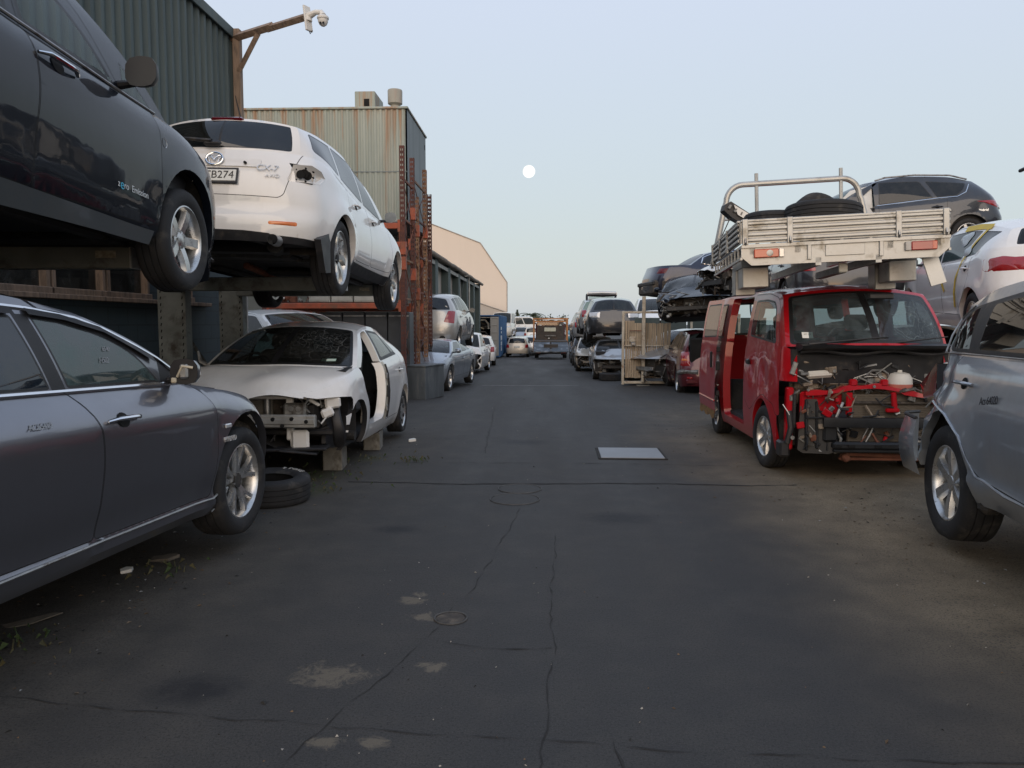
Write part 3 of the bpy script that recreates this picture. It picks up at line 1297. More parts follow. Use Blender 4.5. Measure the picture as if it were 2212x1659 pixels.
# ---------------------------------------------------------------- dark grey saloon, front left
def grey_saloon():
    S = Shell(W=1.845, wb=2.9, r=.35, rim=.238, tw=.245, xf=2.28, xr=-2.665, cf=.55, cr=.45, dg=.055, arch=1.17, flare=.022,
              low=[(-2.7, .24), (-1.4, .2), (1.3, .215), (2.3, .22)],
              top=[(2.28, .70), (2.0, .77), (1.8, .83), (1.5, .915), (1.2, .96), (.84, 1.0), (0, 1.0), (-.7, 1.0), (-1.6, 1.03), (-2.665, 1.0)],
              ins=[(.2, .10), (.30, .035), (.34, .052), (.5, .022), (.72, .004), (.83, .0), (.87, .012), (.93, .045), (1.0, .085), (1.3, .12)],
              cowl=(1.2, 1.04), xa=.98, hdr=(.28, 1.43), hood=[(1.9, .86), (1.5, .985)],
              rail=[(.12, .665, 1.375), (-.4, .65, 1.43), (-1.0, .63, 1.40), (-1.35, .60, 1.33)], roof=[(-.3, 1.5), (-.8, 1.475)], rtop=(-1.25, 1.385),
              xd=-1.85, rb=(-1.9, 1.09), deck=[(-2.3, 1.10)])
    S.pm = P_GREY
    L = []
    for a in (1, -1):
        L.append(reg('A', 'arch', circ(a * 1.45, .40, .405, 0), GAP, hole=True, flange=.05))
    L.append(reg('A', 'door#f', [(.85, 1.06), (1.02, .93), (1.065, .77), (1.05, .6), (1.01, .335), (-.04, .335), (-.01, .71), (-.05, .9), (-.14, 1.06)], P_GREY, gap=.005, r=(0, .1, .1, .1, .04, .02, .1, .1, 0)))
    L.append(reg('A', 'door#r', [(-.152, 1.06), (-.062, .9), (-.022, .71), (-.052, .335), (-.80, .335), (-1.0, .52), (-1.02, .75), (-1.2, .85), (-1.3, 1.06)], P_GREY, gap=.005, r=(0, .1, .1, .02, .06, .1, .1, .1, 0)))
    L.append(reg('Cs', 'side_window#f', [(.64, 1.025), (.48, 1.175), (.28, 1.265), (.02, 1.325), (-.20, 1.345), (-.10, 1.025)], glass('saloon_front_glass', (.10, .14, .14), 2.3, dust=.75, haze=(.13, .19, .185)), trim=.012, r=(.01, .2, .2, .2, .02, .02)))  # greenish diffuse layer over the pane stands in for reflected sky
    L.append(reg('Cs', 'side_window#r', [(-.21, 1.025), (-.31, 1.345), (-.8, 1.325), (-1.15, 1.18), (-1.2, 1.025)], glass('saloon_rear_glass', (.02, .03, .035), 2.1, dust=.6, haze=(.07, .10, .135)), trim=.012, r=(.02, .02, .2, .1, .02)))  # bluish layer colour paints a sky reflection into the pane
    L.append(reg('Cs', 'pillar_trim#', [(-.112, 1.02), (-.212, 1.35), (-.30, 1.35), (-.20, 1.02)], BLK))
    L.append(reg('Cs', 'corner_trim#', [(.90, 1.02), (.66, 1.16), (.655, 1.02)], BLK, r=.01))
    L.append(reg('Cf', 'windscreen', [(0, .02), (.95, .02), (.93, .95), (0, .96)], GLW, view='p', trim=.03))
    L.append(reg('Cr', 'rear_window', [(0, .06), (.86, .08), (.84, .9), (0, .92)], GLD, view='p', trim=.025))
    # bumper and headlamps are gone
    L.append(reg('A', 'front_gone', [(1.80, 0), (1.80, .55), (1.845, .70), (1.93, .80), (2.0, .85), (2.6, .9), (2.6, 0)], GAP, hole=True))
    L.append(reg('A', 'front_gone', [(0, 0), (1, 0), (1, .95), (0, .95)], GAP, view='f', hole=True))

    def crumple(P):
        P = P.copy()
        w = np.exp(-(((P[:, 0] - 1.98) / .28)**2 + ((P[:, 2] - .84) / .16)**2)) * (P[:, 0] > 1.2)
        P[:, 2] += w * (.05 * np.sin(P[:, 0] * 17) - .02)
        P[:, 1] += w * .035 * np.sin(P[:, 0] * 13 + P[:, 2] * 21)
        return P
    S.deform = crumple
    root, ob = car(S, P_GREY, 'saloon_car', 'dark grey saloon with no front bumper and chalk writing on its front window', 'car', (-3.06, 3.61, .15, 3.2, -1.9, 0), 1.05, L, rim='vee',
                   seats=True, mirrors=False, handles=False, squash=.012)
    d = ob['door#fR']
    # bright mouldings
    mb = MB()
    sweep_strip(mb, S, [(-1.25, 1.012), (-.1, 1.012), (.68, 1.012)], -1, CHR, .022, patch='Cs')
    mb.build('window_moulding', root)
    mb = MB()
    sweep_strip(mb, S, [(.86, 1.045), (.66, 1.15), (.5, 1.215), (.28, 1.30), (.1, 1.345), (-.2, 1.375), (-.6, 1.39), (-1.1, 1.33)], -1, CHR, .022, patch='Cs')
    mb.build('roof_moulding', root)
    mb = MB()
    sweep_strip(mb, S, [(-.95, .305), (0, .315), (1.02, .315), (1.28, .335)], -1, STEEL, .014)
    sweep_strip(mb, S, [(1.28, .335), (1.2, .28), (1.1, .22)], -1, STEEL, .012)
    mb.build('sill_moulding', root)
    handle(S, .13, .865, -1, CHR, .25).build('door_handle', d)
    handle(S, -.95, .87, -1, CHR, .25).build('door_handle', ob['door#rR'])
    # rain visors over the windows
    mb = MB()
    for pl in ([(.62, 1.155), (.46, 1.225), (.26, 1.305), (.0, 1.355), (-.22, 1.372)], [(-.30, 1.37), (-.6, 1.375), (-1.0, 1.32)]):
        P = [S.at(a, b - .03, -1, 'Cs') for a, b in pl]
        Q = [S.at(a, b + .012, -1, 'Cs') for a, b in pl]
        n = len(pl)
        vs = [p + m * .02 for p, m in P] + [p + m * .008 for p, m in Q]
        mb.add(vs, [(i, i + 1, n + i + 1, n + i) for i in range(n - 1)], BLK)
    mb.build('rain_visor', root)
    # mirror with its glass broken out
    mp = S.at(.72, 1.03, -1, 'Cs')[0]
    mo = mirror((mp[0] + .03, mp[1], mp[2] + .0), -1, P_GREY, .12, .16, .14, .03, BLK)
    mob = mo.build('mirror', d)
    mb = MB()
    c = Vector((mp[0] - .025, mp[1] - .115, mp[2] + .05))
    mb.box(c, (.03, .05, .08), STEEL, ch=.01)
    mb.tube([c + Vector((0, .04, -.03)), c + Vector((-.02, .0, .03)), c + Vector((0, -.05, .02))], .008, CRM, 6)
    mb.box(c + Vector((0, .06, -.05)), (.02, .03, .03), CRM, ch=.006)
    mb.build('mirror_mechanism', mob)
    # fender marker and badge
    p, n = S.at(1.165, .735, -1)
    mb = MB()
    mb.box(p + n * .004, (.075, .014, .028), CLRL, ch=.006)
    mb.build('side_marker', root)
    p, n = S.at(1.19, .655, -1)
    text('HYBRID', 'badge', root, frame(p + n * .005, (1, 0, 0), (0, 0, 1)), .045, mat('badge_silver', (.62, .62, .62), .3, .3, var=.1), .003)
    # yard marks in chalk pen
    CH = mat('chalk_marks', (.26, .28, .30), .9, var=.3)
    for s_, x, z, k, pt in (('6540', .24, 1.20, .034, 'Cs'), ('H502', .20, 1.145, .04, 'Cs'), ('AC65410', -.42, .885, .042, 'A')):
        p, n = S.at(x, z, -1, pt)
        up = (S.at(x, z + .03, -1, pt)[0] - p)
        text(s_, 'chalk_marking', d if x > -.1 else ob['door#rR'], frame(p + n * .004, (1, 0, 0), up), k, CH, .0004, .35, .8)
    # bare bracket and torn liner at the missing headlamp
    mb = MB()
    mb.tube([(1.83, -.80, .72), (1.92, -.78, .70), (1.95, -.76, .60), (1.93, -.78, .50)], .016, BLK, 6)
    mb.tube([(1.86, -.80, .66), (1.90, -.74, .62), (1.98, -.70, .63)], .014, STEEL, 6)
    mb.box((1.9, -.62, .62), (.12, .05, .10), BLK, rot=(.2, .3, .1), ch=.02)
    mb.box((1.75, -.35, .55), (.25, .9, .35), GRIME, ch=.05)
    mb.build('lamp_bracket', root)
    return root


# ---------------------------------------------------------------- white hatchback stripped at the front
def white_hatch():
    S = Shell(W=1.76, wb=2.6, r=.316, rim=.205, tw=.205, xf=2.12, xr=-2.03, cf=.5, cr=.40, dg=.06, arch=1.2, flare=.012,
              low=[(-2.1, .28), (-1.0, .2), (1.0, .2), (2.1, .22)],
              top=[(2.12, .76), (1.95, .83), (1.8, .89), (1.5, .965), (1.2, 1.0), (.5, 1.01), (-.2, 1.035), (-1.0, 1.08), (-1.6, 1.115), (-2.03, 1.08)],
              cowl=(1.42, 1.035), xa=1.17, hdr=(.42, 1.455), hood=[(1.95, .865), (1.7, .965)],
              rail=[(.28, .60, 1.405), (-.2, .60, 1.455), (-.9, .575, 1.41), (-1.5, .54, 1.30)], roof=[(-.2, 1.515), (-1.0, 1.465)], rtop=(-1.55, 1.36), xd=-1.78)
    S.pm = P_WHITE
    L = std_regs(S, doors=False, fr=None, rr=None, qr=None, arches=(-1,), screen=glass('shattered_screen', (.16, .21, .19), 1.6, crack=(.75, .30, 1.28, .75), dust=.08))
    L.append(reg('A', 'arch', [(1.66, .1), (1.70, .45), (1.62, .62), (1.45, .70), (1.2, .68), (1.02, .55), (.95, .36), (.95, .1)], GAP, hole=True, flange=.05, r=.08, fm=BLK))
    # driver's side: door gone. other side: whole door
    fo = [(1.08, 1.06), (1.10, .92), (1.04, .74), (.86, .56), (.84, .37), (.06, .37), (.02, .72), (.0, 1.06)]
    L.append(reg('A', 'doorway', fo, GAP, side='L', hole=True, flange=.10, r=(0, .1, .1, .1, .05, .1, .1, 0)))
    L.append(reg('Cs', 'doorway', [(1.08, .95), (.30, 1.375), (.06, 1.40), (.0, .95)], GAP, side='L', hole=True, flange=.08, r=(.02, .12, .05, 0)))
    L.append(reg('A', 'door#f', fo, P_WHITE, side='R', gap=.005))
    L.append(reg('Cs', 'side_window#f', [(.98, 1.04), (.30, 1.36), (.05, 1.39), (.02, 1.04)], GLD, side='R', trim=.016, r=.05))
    # bare cream B pillar beside the missing door
    L.append(reg('A', 'door_pillar#', [(-.006, 1.06), (.012, .72), (.05, .37), (-.10, .33), (-.13, .72), (-.15, 1.06)], CRM, side='L'))
    L.append(reg('A', 'door#r', [(-.17, 1.08), (-.15, .72), (-.12, .34), (-.88, .34), (-1.0, .55), (-1.16, .70), (-1.20, 1.1)], P_WHITE, gap=.006, r=(0, .1, .04, .08, .1, .1, 0)))
    L.append(reg('Cs', 'door_frame#', [(-.03, 1.04), (.03, 1.41), (-.62, 1.39), (-1.16, 1.10)], BLK, r=.05))
    L.append(reg('Cs', 'side_window#r', [(-.13, 1.07), (-.055, 1.395), (-.60, 1.365), (-.86, 1.115)], glass('hatch_rear_glass', (.25, .32, .33), 1.75), trim=.012, r=.05))
    L.append(reg('Cs', 'side_window#q', [(-.92, 1.12), (-.68, 1.345), (-.92, 1.28), (-1.12, 1.14)], GLD, trim=.01, r=.03))
    L.append(reg('A', 'front_gone', [(1.72, 0), (1.74, .55), (1.80, .70), (1.95, .745), (2.6, .745), (2.6, 0)], GAP, hole=True))
    L.append(reg('A', 'front_gone', [(0, 0), (1, 0), (1, .735), (0, .735)], GAP, view='f', hole=True))

    def bent(P):
        P = P.copy()
        w = np.exp(-(((P[:, 0] - 1.95) / .35)**2)) * (P[:, 2] > .7) * (P[:, 0] > 1.3)
        P[:, 2] += w * (.035 * np.sin(P[:, 1] * 3.1 + .6) + .02 * np.sin(P[:, 1] * 9))
        w2 = np.exp(-(((P[:, 0] - 1.5) / .3)**2 + ((P[:, 1] + .75) / .25)**2))
        P[:, 2] += w2 * .04
        return P
    S.deform = bent
    root, ob = car(S, P_WHITE, 'hatchback', 'white hatchback without front bumper or front door, its windscreen cracked, on concrete blocks', 'car', (-2.76, 9.06, .05, 179.5, 1.0, 0), 1.0, L, rim='cover', wheels=('rl', 'rr'),
                   seats=True, mirrors=False, handles=False, liners=(-1,), squash=.05, sides=False)
    S.deform = None
    handle(S, -1.02, .90, 1, P_WHITE, .2).build('door_handle', ob['door#rL'])
    # pillar fittings
    mb = MB()
    for z in (.48, .86):
        p, n = S.at(-.05, z, 1)
        mb.box(p + n * .01, (.06, .02, .07), STEEL, ch=.006)
    p, n = S.at(-.06, .68, 1)
    mb.box(p + n * .008, (.05, .02, .14), BLK, ch=.006)
    mb.tube([S.at(-.13, z, 1)[0] + Vector((0, .012, 0)) for z in np.linspace(.36, 1.0, 7)], .012, BLK, 6)
    mb.build('hinge', ob.get('door_pillar#L') or root)
    # open front end: cross member, radiator, brackets, wiring
    mb = MB()
    mb.box((1.72, .0, .40), (.06, 1.42, .06), BLK, ch=.015)
    mb.box((1.80, .0, .745), (.05, 1.32, .035), P_WHITE, ch=.01)
    mb.build('front_panel', root)
    mb = MB()
    mb.box((1.90, .03, .525), (.075, 1.10, .125), ALU, ch=.012)
    mb.box((1.945, .03, .525), (.012, 1.09, .05), ALU, ch=.004)
    for y, z in ((.36, .55), (.18, .545), (.27, .485), (-.35, .485), (.50, .525)):
        mb.cyl((1.93, y, z), (1.957, y, z), .019, GAP, 12)
    mb.build('bumper_beam', root)
    mb = MB()
    mb.box((1.70, -.20, .60), (.05, .60, .34), mat('radiator_core', (.17, .155, .13), .6, .3, var=.25, scale=60, stretch=(1, 1, 8)), ch=.01)
    for k in range(9):
        mb.box((1.729, -.20, .46 + .035 * k), (.006, .58, .004), CAST)
    mb.cyl((1.75, .06, .56), (1.75, .06, .76), .035, STEEL, 14)
    mb.build('radiator', root)
    mb = MB()
    mb.box((1.80, .30, .56), (.05, .07, .46), P_WHITE, ch=.012)
    mb.box((1.80, .32, .36), (.05, .05, .22), P_WHITE, rot=(.12, 0, 0), ch=.012)
    mb.box((1.84, .41, .34), (.05, .17, .19), P_WHITE, ch=.03)
    mb.box((1.82, .36, .63), (.09, .22, .13), CAST, ch=.02)
    for y in (.33, .40):
        mb.cyl((1.86, y, .64), (1.875, y, .64), .025, STEEL, 10)
    mb.box((1.80, .44, .75), (.04, .34, .03), P_WHITE, rot=(-.5, 0, 0), ch=.008)
    mb.build('lamp_mount', root)
    mb = MB()
    rnd = random.Random(4)
    mb.box((1.35, 0, .58), (.5, 1.1, .34), GRIME, ch=.05)
    mb.box((1.45, .25, .80), (.5, .55, .10), BLK, ch=.04)
    mb.box((1.6, .42, .55), (.25, .26, .30), BLK, ch=.04)
    for k in range(16):
        a = Vector((rnd.uniform(1.6, 1.78), rnd.uniform(.18, .66), rnd.uniform(.35, .78)))
        b = a + Vector((rnd.uniform(-.05, .08), rnd.uniform(-.18, .18), rnd.uniform(-.25, .2)))
        c = (a + b) / 2 + Vector((rnd.uniform(0, .08), rnd.uniform(-.08, .08), rnd.uniform(-.1, .1)))
        mb.tube([a, (a + c) / 2 + Vector((.01, 0, .01)), c, b], rnd.choice((.006, .009, .016)), rnd.choice((BLK, BLK, STEEL, CAST)), 6)
    for k in range(10):
        mb.box((rnd.uniform(1.55, 1.76), rnd.uniform(.15, .66), rnd.uniform(.34, .74)), (.07, rnd.uniform(.04, .13), rnd.uniform(.04, .10)), rnd.choice((BLK, CAST, GRIME, BLK)), rot=(rnd.uniform(-.5, .5), .2, .3), ch=.012)
    mb.build('engine', root)
    mb = MB()
    mb.box((1.72, .69, .70), (.16, .15, .11), P_WHITE, rot=(.1, .15, .35), ch=.02)
    mb.box((1.79, .66, .60), (.10, .12, .09), P_WHITE, rot=(.4, .1, .3), ch=.02)
    mb.tube([(1.84, .58, .80), (1.86, .5, .74), (1.82, .44, .66), (1.84, .5, .60)], .012, STEEL, 6)
    mb.tube([(1.82, .66, .56), (1.86, .62, .50), (1.83, .58, .52)], .012, STEEL, 6)
    mb.build('headlamp_bracket', root)
    mb = MB()
    pts = [(1.66 + .10 * math.sin(t * 3), .74 + .02 * math.sin(t * 5), .26 + .42 * t) for t in np.linspace(0, 1, 9)]
    mb.tube(pts, [.05, .06, .065, .06, .055, .05, .045, .04, .03], BLK, 8, flat=.5)
    mb.prism([(1.1, .30), (1.15, .56), (1.4, .66), (1.6, .58), (1.66, .28), (1.4, .2)], .56, .60, BLK)
    mb.box((1.84, .05, .245), (.18, 1.25, .03), BLK, rot=(.03, .05, 0), ch=.01)
    mb.box((1.92, .42, .235), (.10, .35, .02), BLK, rot=(-.1, .1, .1), ch=.006)
    mb.build('undertray', root)
    # mirror stub on the far side, label on the screen
    mb = MB()
    q = S.T(S.uofx(np.array([S.xa - .15])))[0]
    mb.tube([(q[0], -q[1], q[2]), (q[0] + .02, -q[1] - .10, q[2] + .06), (q[0], -q[1] - .13, q[2] + .17)], [.03, .025, .012], STEEL, 7)
    mb.build('mirror_stub', root)
    p, n = S.at(.52, 1.085, 1, 'Cf', 'f')
    mb = MB()
    u = (S.at(.52, 1.11, 1, 'Cf', 'f')[0] - p)
    M = frame(p + n * .004, (0, 1, 0), u)
    mb.box((0, 0, 0), (.15, .05, .001), mat('green_label', (.45, .62, .52), .7, var=.1))
    mb.box((0, .0, .001), (.12, .014, .001), WHP)
    lb = mb.build('windscreen_label', ob['windscreen'])
    lb.matrix_local = M
    return root


# ---------------------------------------------------------------- black hatch on the rack arms, top left
def black_hatch():
    S = Shell(W=1.77, wb=2.7, r=.316, rim=.208, tw=.21, xf=2.25, xr=-2.165, cf=.55, cr=.4, dg=.06, arch=1.28, flare=.014, drop=('R',),
              low=[(-2.2, .25), (-1.0, .235), (.9, .27), (1.1, .27), (2.25, .22)],
              top=[(2.25, .74), (2.0, .87), (1.8, .91), (1.5, .955), (1.25, .985), (1.0, .99), (0, .98), (-.6, 1.0), (-1.5, 1.06), (-2.165, 1.05)],
              ins=[(.2, .12), (.27, .06), (.33, .03), (.5, .012), (.68, 0), (.85, .012), (1.0, .04), (1.3, .08)],
              cowl=(1.52, 1.06), xa=1.16, hdr=(.5, 1.475), hood=[(2.05, .90), (1.8, 1.0)],
              rail=[(.36, .66, 1.425), (-.3, .64, 1.49), (-1.2, .62, 1.44), (-1.75, .58, 1.36)], roof=[(-.3, 1.55), (-1.2, 1.49)], rtop=(-1.8, 1.42), xd=-1.85)
    S.pm = P_BLACK
    L = std_regs(S, doors=False, fr=None, rr=None, qr=(.78, .92), screen=GLC, arches=(-1,))
    L.append(reg('A', 'arch', circ(1.35, .36, .385, 0), GAP, hole=True, flange=.05))
    L.append(reg('A', 'door#f', [(.915, 1.06), (.985, .86), (.955, .65), (.985, .43), (.90, .325), (-.13, .30), (-.135, .55), (-.11, .8), (-.15, 1.06)], P_BLACK, gap=.005, r=(0, .1, .1, .1, .06, .03, .1, .1, 0)))
    L.append(reg('A', 'door#r', [(-.163, 1.06), (-.123, .8), (-.147, .55), (-.143, .30), (-.85, .32), (-.95, .60), (-1.2, .75), (-1.25, 1.06)], P_BLACK, gap=.005, r=(0, .1, .1, .03, .06, .1, .1, 0)))
    L.append(reg('Cs', 'door#f', [(.66, .98), (.36, 1.33), (.1, 1.41), (-.22, 1.44), (-.16, .98)], P_BLACK, gap=.005, r=(0, .2, .1, .02, 0)))
    L.append(reg('Cs', 'side_window#f', [(.60, 1.0), (.50, 1.10), (.32, 1.24), (.08, 1.33), (-.20, 1.355), (-.15, 1.0)], GLC, trim=.03, r=(.02, .15, .15, .15, .02, .02)))
    L.append(reg('Cs', 'side_window#r', [(-.22, 1.0), (-.27, 1.355), (-.85, 1.335), (-1.05, 1.02)], GLC, trim=.03, r=.03))
    L.append(reg('Cs', 'cut_away', [(0, 0), (1, 0), (1, 1), (0, 1)], GAP, view='p', side='L', hole=True))
    L.append(reg('Cs', 'quarter_light#', [(.68, 1.0), (1.0, 1.0), (.70, 1.175)], GLC, trim=.012, r=.02))
    root, ob = car(S, P_BLACK, 'hatchback', 'black hatchback carried high on the storage rack, only its front half in the picture', 'car', (-3.084, 3.419, 1.827, -.5, -3.3, .6), 1.0, L, rim='five',
                   seats=False, mirrors=False, handles=False, detail=True)
    mb = MB()
    sweep_strip(mb, S, [(1.02, .996), (.6, .992), (-.6, 1.008)], -1, STEEL, .016, patch='Cs')
    mb.build('window_moulding', root)
    d = ob['door#fR']
    handle(S, .02, .885, -1, CHR, .29).build('door_handle', d)
    mp = S.at(.66, 1.02, -1, 'Cs')[0]
    mirror((mp[0], mp[1], mp[2] + .01), -1, BLK, .11, .17, .16, .05, BLS).build('mirror', d)
    # side marker
    p, n = S.at(1.02, .825, -1)
    mb = MB()
    mb.lathe([(0, .012), (.018, .010), (.028, 0)], CLRL, 16, axis='y')
    o = mb.build('side_marker', root)
    o.matrix_local = frame(p + n * .002, (1, 0, 0), -n)
    # door lettering
    WB = mat('decal_white', (.6, .64, .66), .5, var=.05)
    BL = mat('decal_blue', (.05, .42, .62), .5, var=.05)
    for s_, x, m, k in (('z', .528, WB, .05), ('e', .560, BL, .075), ('ro', .602, WB, .05), ('Emission', .745, WB, .05)):
        p, n = S.at(x, .475, -1)
        text(s_, 'door_lettering', d, frame(p + n * .003, (1, 0, 0), (0, 0, 1)), k, m, .0005)
    # grey rocker strip and torn front bumper corner
    mb = MB()
    P = [(S.at(x, .285, -1)[0], S.at(x, .245, -1)[0]) for x in np.linspace(-1.0, .93, 12)]
    vs = [a + Vector((0, -.012, .012)) for a, b in P] + [b + Vector((0, .01, -.05)) for a, b in P]
    mb.add(vs, [(i, i + 1, 13 + i, 12 + i) for i in range(11)], paint('rocker_grey', (.10, .115, .125), .3, .4, .3))
    mb.build('rocker_panel', root)
    mb = MB()
    rnd = random.Random(3)
    base = [(1.70, -.80, .44), (1.86, -.74, .42), (1.98, -.66, .36), (1.96, -.70, .22), (1.84, -.78, .12), (1.74, -.82, .20), (1.68, -.83, .32)]
    vs = base + [(x - .05, y + .07, z - .03) for x, y, z in base] + [(1.83, -.80, .28)]
    n = 7
    mb.add(vs, [(i, (i + 1) % n, 14) for i in range(n)] + [(i, (i + 1) % n, n + (i + 1) % n, n + i) for i in range(n)], P_BLACK)
    mb.tube([(1.80, -.78, .45), (1.92, -.76, .40), (1.97, -.72, .30), (1.9, -.78, .26)], .012, BLK, 6)
    mb.build('torn_bumper', root)
    return root


# ---------------------------------------------------------------- white crossover seen from behind on the rack
def white_crossover():
    S = Shell(W=1.872, wb=2.75, r=.37, rim=.262, tw=.235, xf=2.325, xr=-2.36, cf=.5, cr=.42, nr=2.5, dg=.055, arch=1.15, flare=.03, fw=.11,
              low=[(-2.4, .40), (-1.9, .38), (-1.2, .30), (1.0, .30), (2.3, .28)],
              top=[(2.325, .80), (2.0, .93), (1.5, 1.02), (1.1, 1.06), (.5, 1.075), (-.4, 1.11), (-1.1, 1.165), (-1.75, 1.225), (-2.36, 1.215)],
              ro=[(.25, .14), (.40, .03), (.5, .0), (.60, .0), (.70, .055), (.8, .05), (1.0, .085), (1.1, .13), (1.25, .22)],
              ins=[(.25, .16), (.36, .07), (.5, .02), (.70, 0), (.82, .012), (1.0, .05), (1.2, .085), (1.4, .1)],
              cowl=(1.3, 1.09), xa=1.05, hdr=(.35, 1.575), hood=[(2.0, .95), (1.6, 1.05)],
              rail=[(.22, .65, 1.535), (-.5, .645, 1.60), (-1.3, .63, 1.565), (-1.86, .60, 1.50)], roof=[(-.4, 1.645), (-1.3, 1.62)], rtop=(-1.96, 1.545), xd=-1.98,
              plan=[(-2.4, .13), (-1.9, .05), (-1.375, .0), (0, .02), (1.375, .0), (1.8, .03), (2.35, .12)])
    S.pm = P_PEARL
    L = std_regs(S, doors=False, fr=None, rr=None, qr=None)
    L = [g for g in L if g['key'] != 'rear_window']
    L.append(reg('Cr', 'rear_window', [(0, .04), (.90, .06), (.90, .93), (0, .86)], glass('crossover_rear_glass', (.012, .016, .022), 1.8), view='p', trim=.012, r=(0, .06, .03, 0)))
    g = glass('crossover_side_glass', (.03, .05, .06), 1.75)
    L.append(reg('Cs', 'side_window#q', [(-1.66, 1.50), (-1.82, 1.30), (-1.14, 1.215), (-1.02, 1.55)], g, trim=.014, r=(.05, .06, .02, .02)))
    L.append(reg('Cs', 'side_window#r', [(-.98, 1.55), (-1.08, 1.205), (-.13, 1.135), (-.22, 1.565)], g, trim=.014, r=.03))
    L.append(reg('Cs', 'side_window#f', [(-.17, 1.565), (-.08, 1.13), (.80, 1.09), (.22, 1.48), (.1, 1.53)], g, trim=.014, r=.03))
    L.append(reg('A', 'door#f', [(1.0, 1.14), (1.02, .8), (.92, .46), (.0, .44), (-.08, .75), (-.10, 1.2)], P_PEARL, gap=.005, r=.06))
    L.append(reg('A', 'door#r', [(-.115, 1.2), (-.095, .75), (-.015, .44), (-.75, .43), (-.86, .72), (-1.03, .9), (-1.08, 1.25)], P_PEARL, gap=.005, r=.06))
    # tailgate, empty lamp pocket, lower black skirt
    L.append(reg('A', 'tailgate', [(0, .80), (.56, .79), (.60, .82), (.63, .95), (.665, 1.12), (.74, 1.5), (0, 1.5)], P_PEARL, view='r', gap=.006, r=(0, .05, .03, .02, .02, 0, 0)))
    lp = [(.615, .945), (.66, 1.115), (.80, 1.12), (.80, .945)]
    L.append(reg('A', 'pocket', lp, GAP, view='r', hole=True, flange=.05, r=(.02, .06, 0, 0), fm=P_PEARL))
    L.append(reg('A', 'pocket', [(-2.14, .945), (-2.10, 1.12), (-2.0, 1.115), (-1.80, 1.065), (-2.0, .965)], GAP, hole=True, flange=.06, r=(0, 0, .04, .04, .03), fm=P_PEARL))
    for pl, v in (([(0, .2), (1, .2), (1, .455), (.6, .425), (.5, .47), (.3, .485), (0, .49)], 'r'), ([(-2.6, .2), (-2.6, .47), (-1.95, .44), (-1.75, .40), (-1.7, .2)], 's'),
                  ([(-.9, .2), (-.92, .405), (.95, .405), (.93, .2)], 's')):
        L.append(reg('A', 'skirt', pl, BLK, view=v))
    root, ob = car(S, P_PEARL, 'crossover_car', 'white crossover seen from behind on the storage rack, its right tail lamp missing', 'car', (-2.918, 8.928, 1.779, -.4, -2.0, 1.3), 1.0, L, rim='swirl',
                   seats=False, handles=False, mirrors='R', detail=True)
    tg = ob['tailgate']
    handle(S, .12, .955, -1, P_PEARL, .22).build('door_handle', ob['door#fR'])
    handle(S, -.72, .99, -1, P_PEARL, .22).build('door_handle', ob['door#rR'])
    # lamp pocket back
    mb = MB()
    pts = [(-2.14, -.60, .955), (-2.13, -.66, 1.10), (-2.05, -.80, 1.11), (-1.90, -.845, 1.09), (-1.78, -.845, 1.05), (-1.92, -.84, .97), (-2.07, -.79, .95)]
    mb.add(pts + [(-2.02, -.72, 1.02)], [(i, (i + 1) % 7, 7) for i in range(7)], P_PEARL)
    for k, (a, b) in enumerate(((0, 0), (.03, .010), (.06, -.006))):
        mb.lathe([(0, 0), (.036 + .006 * (k == 1), 0), (.040, -.004)], GAP, 14, axis='x', c=(-2.098 + a * .55, -.715 - a * .9, 1.02 + b))
    for a in range(7):
        an = a * .9
        mb.cyl((-2.10, -.735 + .10 * math.cos(an), 1.02 + .058 * math.sin(an)), (-2.075, -.735 + .10 * math.cos(an), 1.02 + .058 * math.sin(an)), .008, GAP, 6)
    mb.build('lamp_pocket', root)
    # left tail lamp, centre brake lamp, reflectors, wiper
    lamp_blob(S, [(.62, .95), (.665, 1.11), (.86, 1.10), (.86, .95)], 1, REDL).build('tail_lamp', root)
    mb = MB()
    c = S.head(np.array([0.]), True)[0]
    mb.box((c[0] - .012, -.0, c[2] - .012), (.05, .30, .045), mat('dark_red_lens', (.10, .006, .01), .15, coat=1.), rot=(0, rad(20), 0), ch=.02)
    mb.build('brake_lamp', root)
    for sd in (1, -1):
        lamp_blob(S, [(.50, .545), (.50, .575), (.72, .58), (.72, .545)], sd, AMB, out=.006).build('reflector', root)
        mb = MB()
        x = -2.36
        mb.lathe([(.045, -.12), (.05, 0), (.044, .0), (.04, -.1)], STEEL, 18, axis='x', c=(x + .06, sd * .58, .40))
        mb.build('exhaust_tip', root)
        # mud flap
        mb = MB()
        xx = -1.375 - S.r * 1.17
        mb.prism([(xx + .03, .56), (xx - .30, .45), (xx - .12, .17), (xx + .05, .19), (xx + .02, .40)], sd * .845, sd * .905, BLK)
        mb.build('mud_flap', root)
    mb = MB()
    w0 = S.rbase(np.array([0.]))[0]
    mb.box((w0[0] - .035, .04, w0[2] + .045), (.05, .16, .05), BLK, ch=.02)
    mb.tube([(w0[0] - .05, .04, w0[2] + .06), (w0[0] - .03, .3, w0[2] + .085), (w0[0] + .0, .55, w0[2] + .075)], [.02, .014, .01], BLK, 6)
    mb.build('wiper', tg)
    # handle garnish, plate, badge and lettering
    p, n = S.at(0, 1.08, -1, 'A', 'r')
    mb = MB()
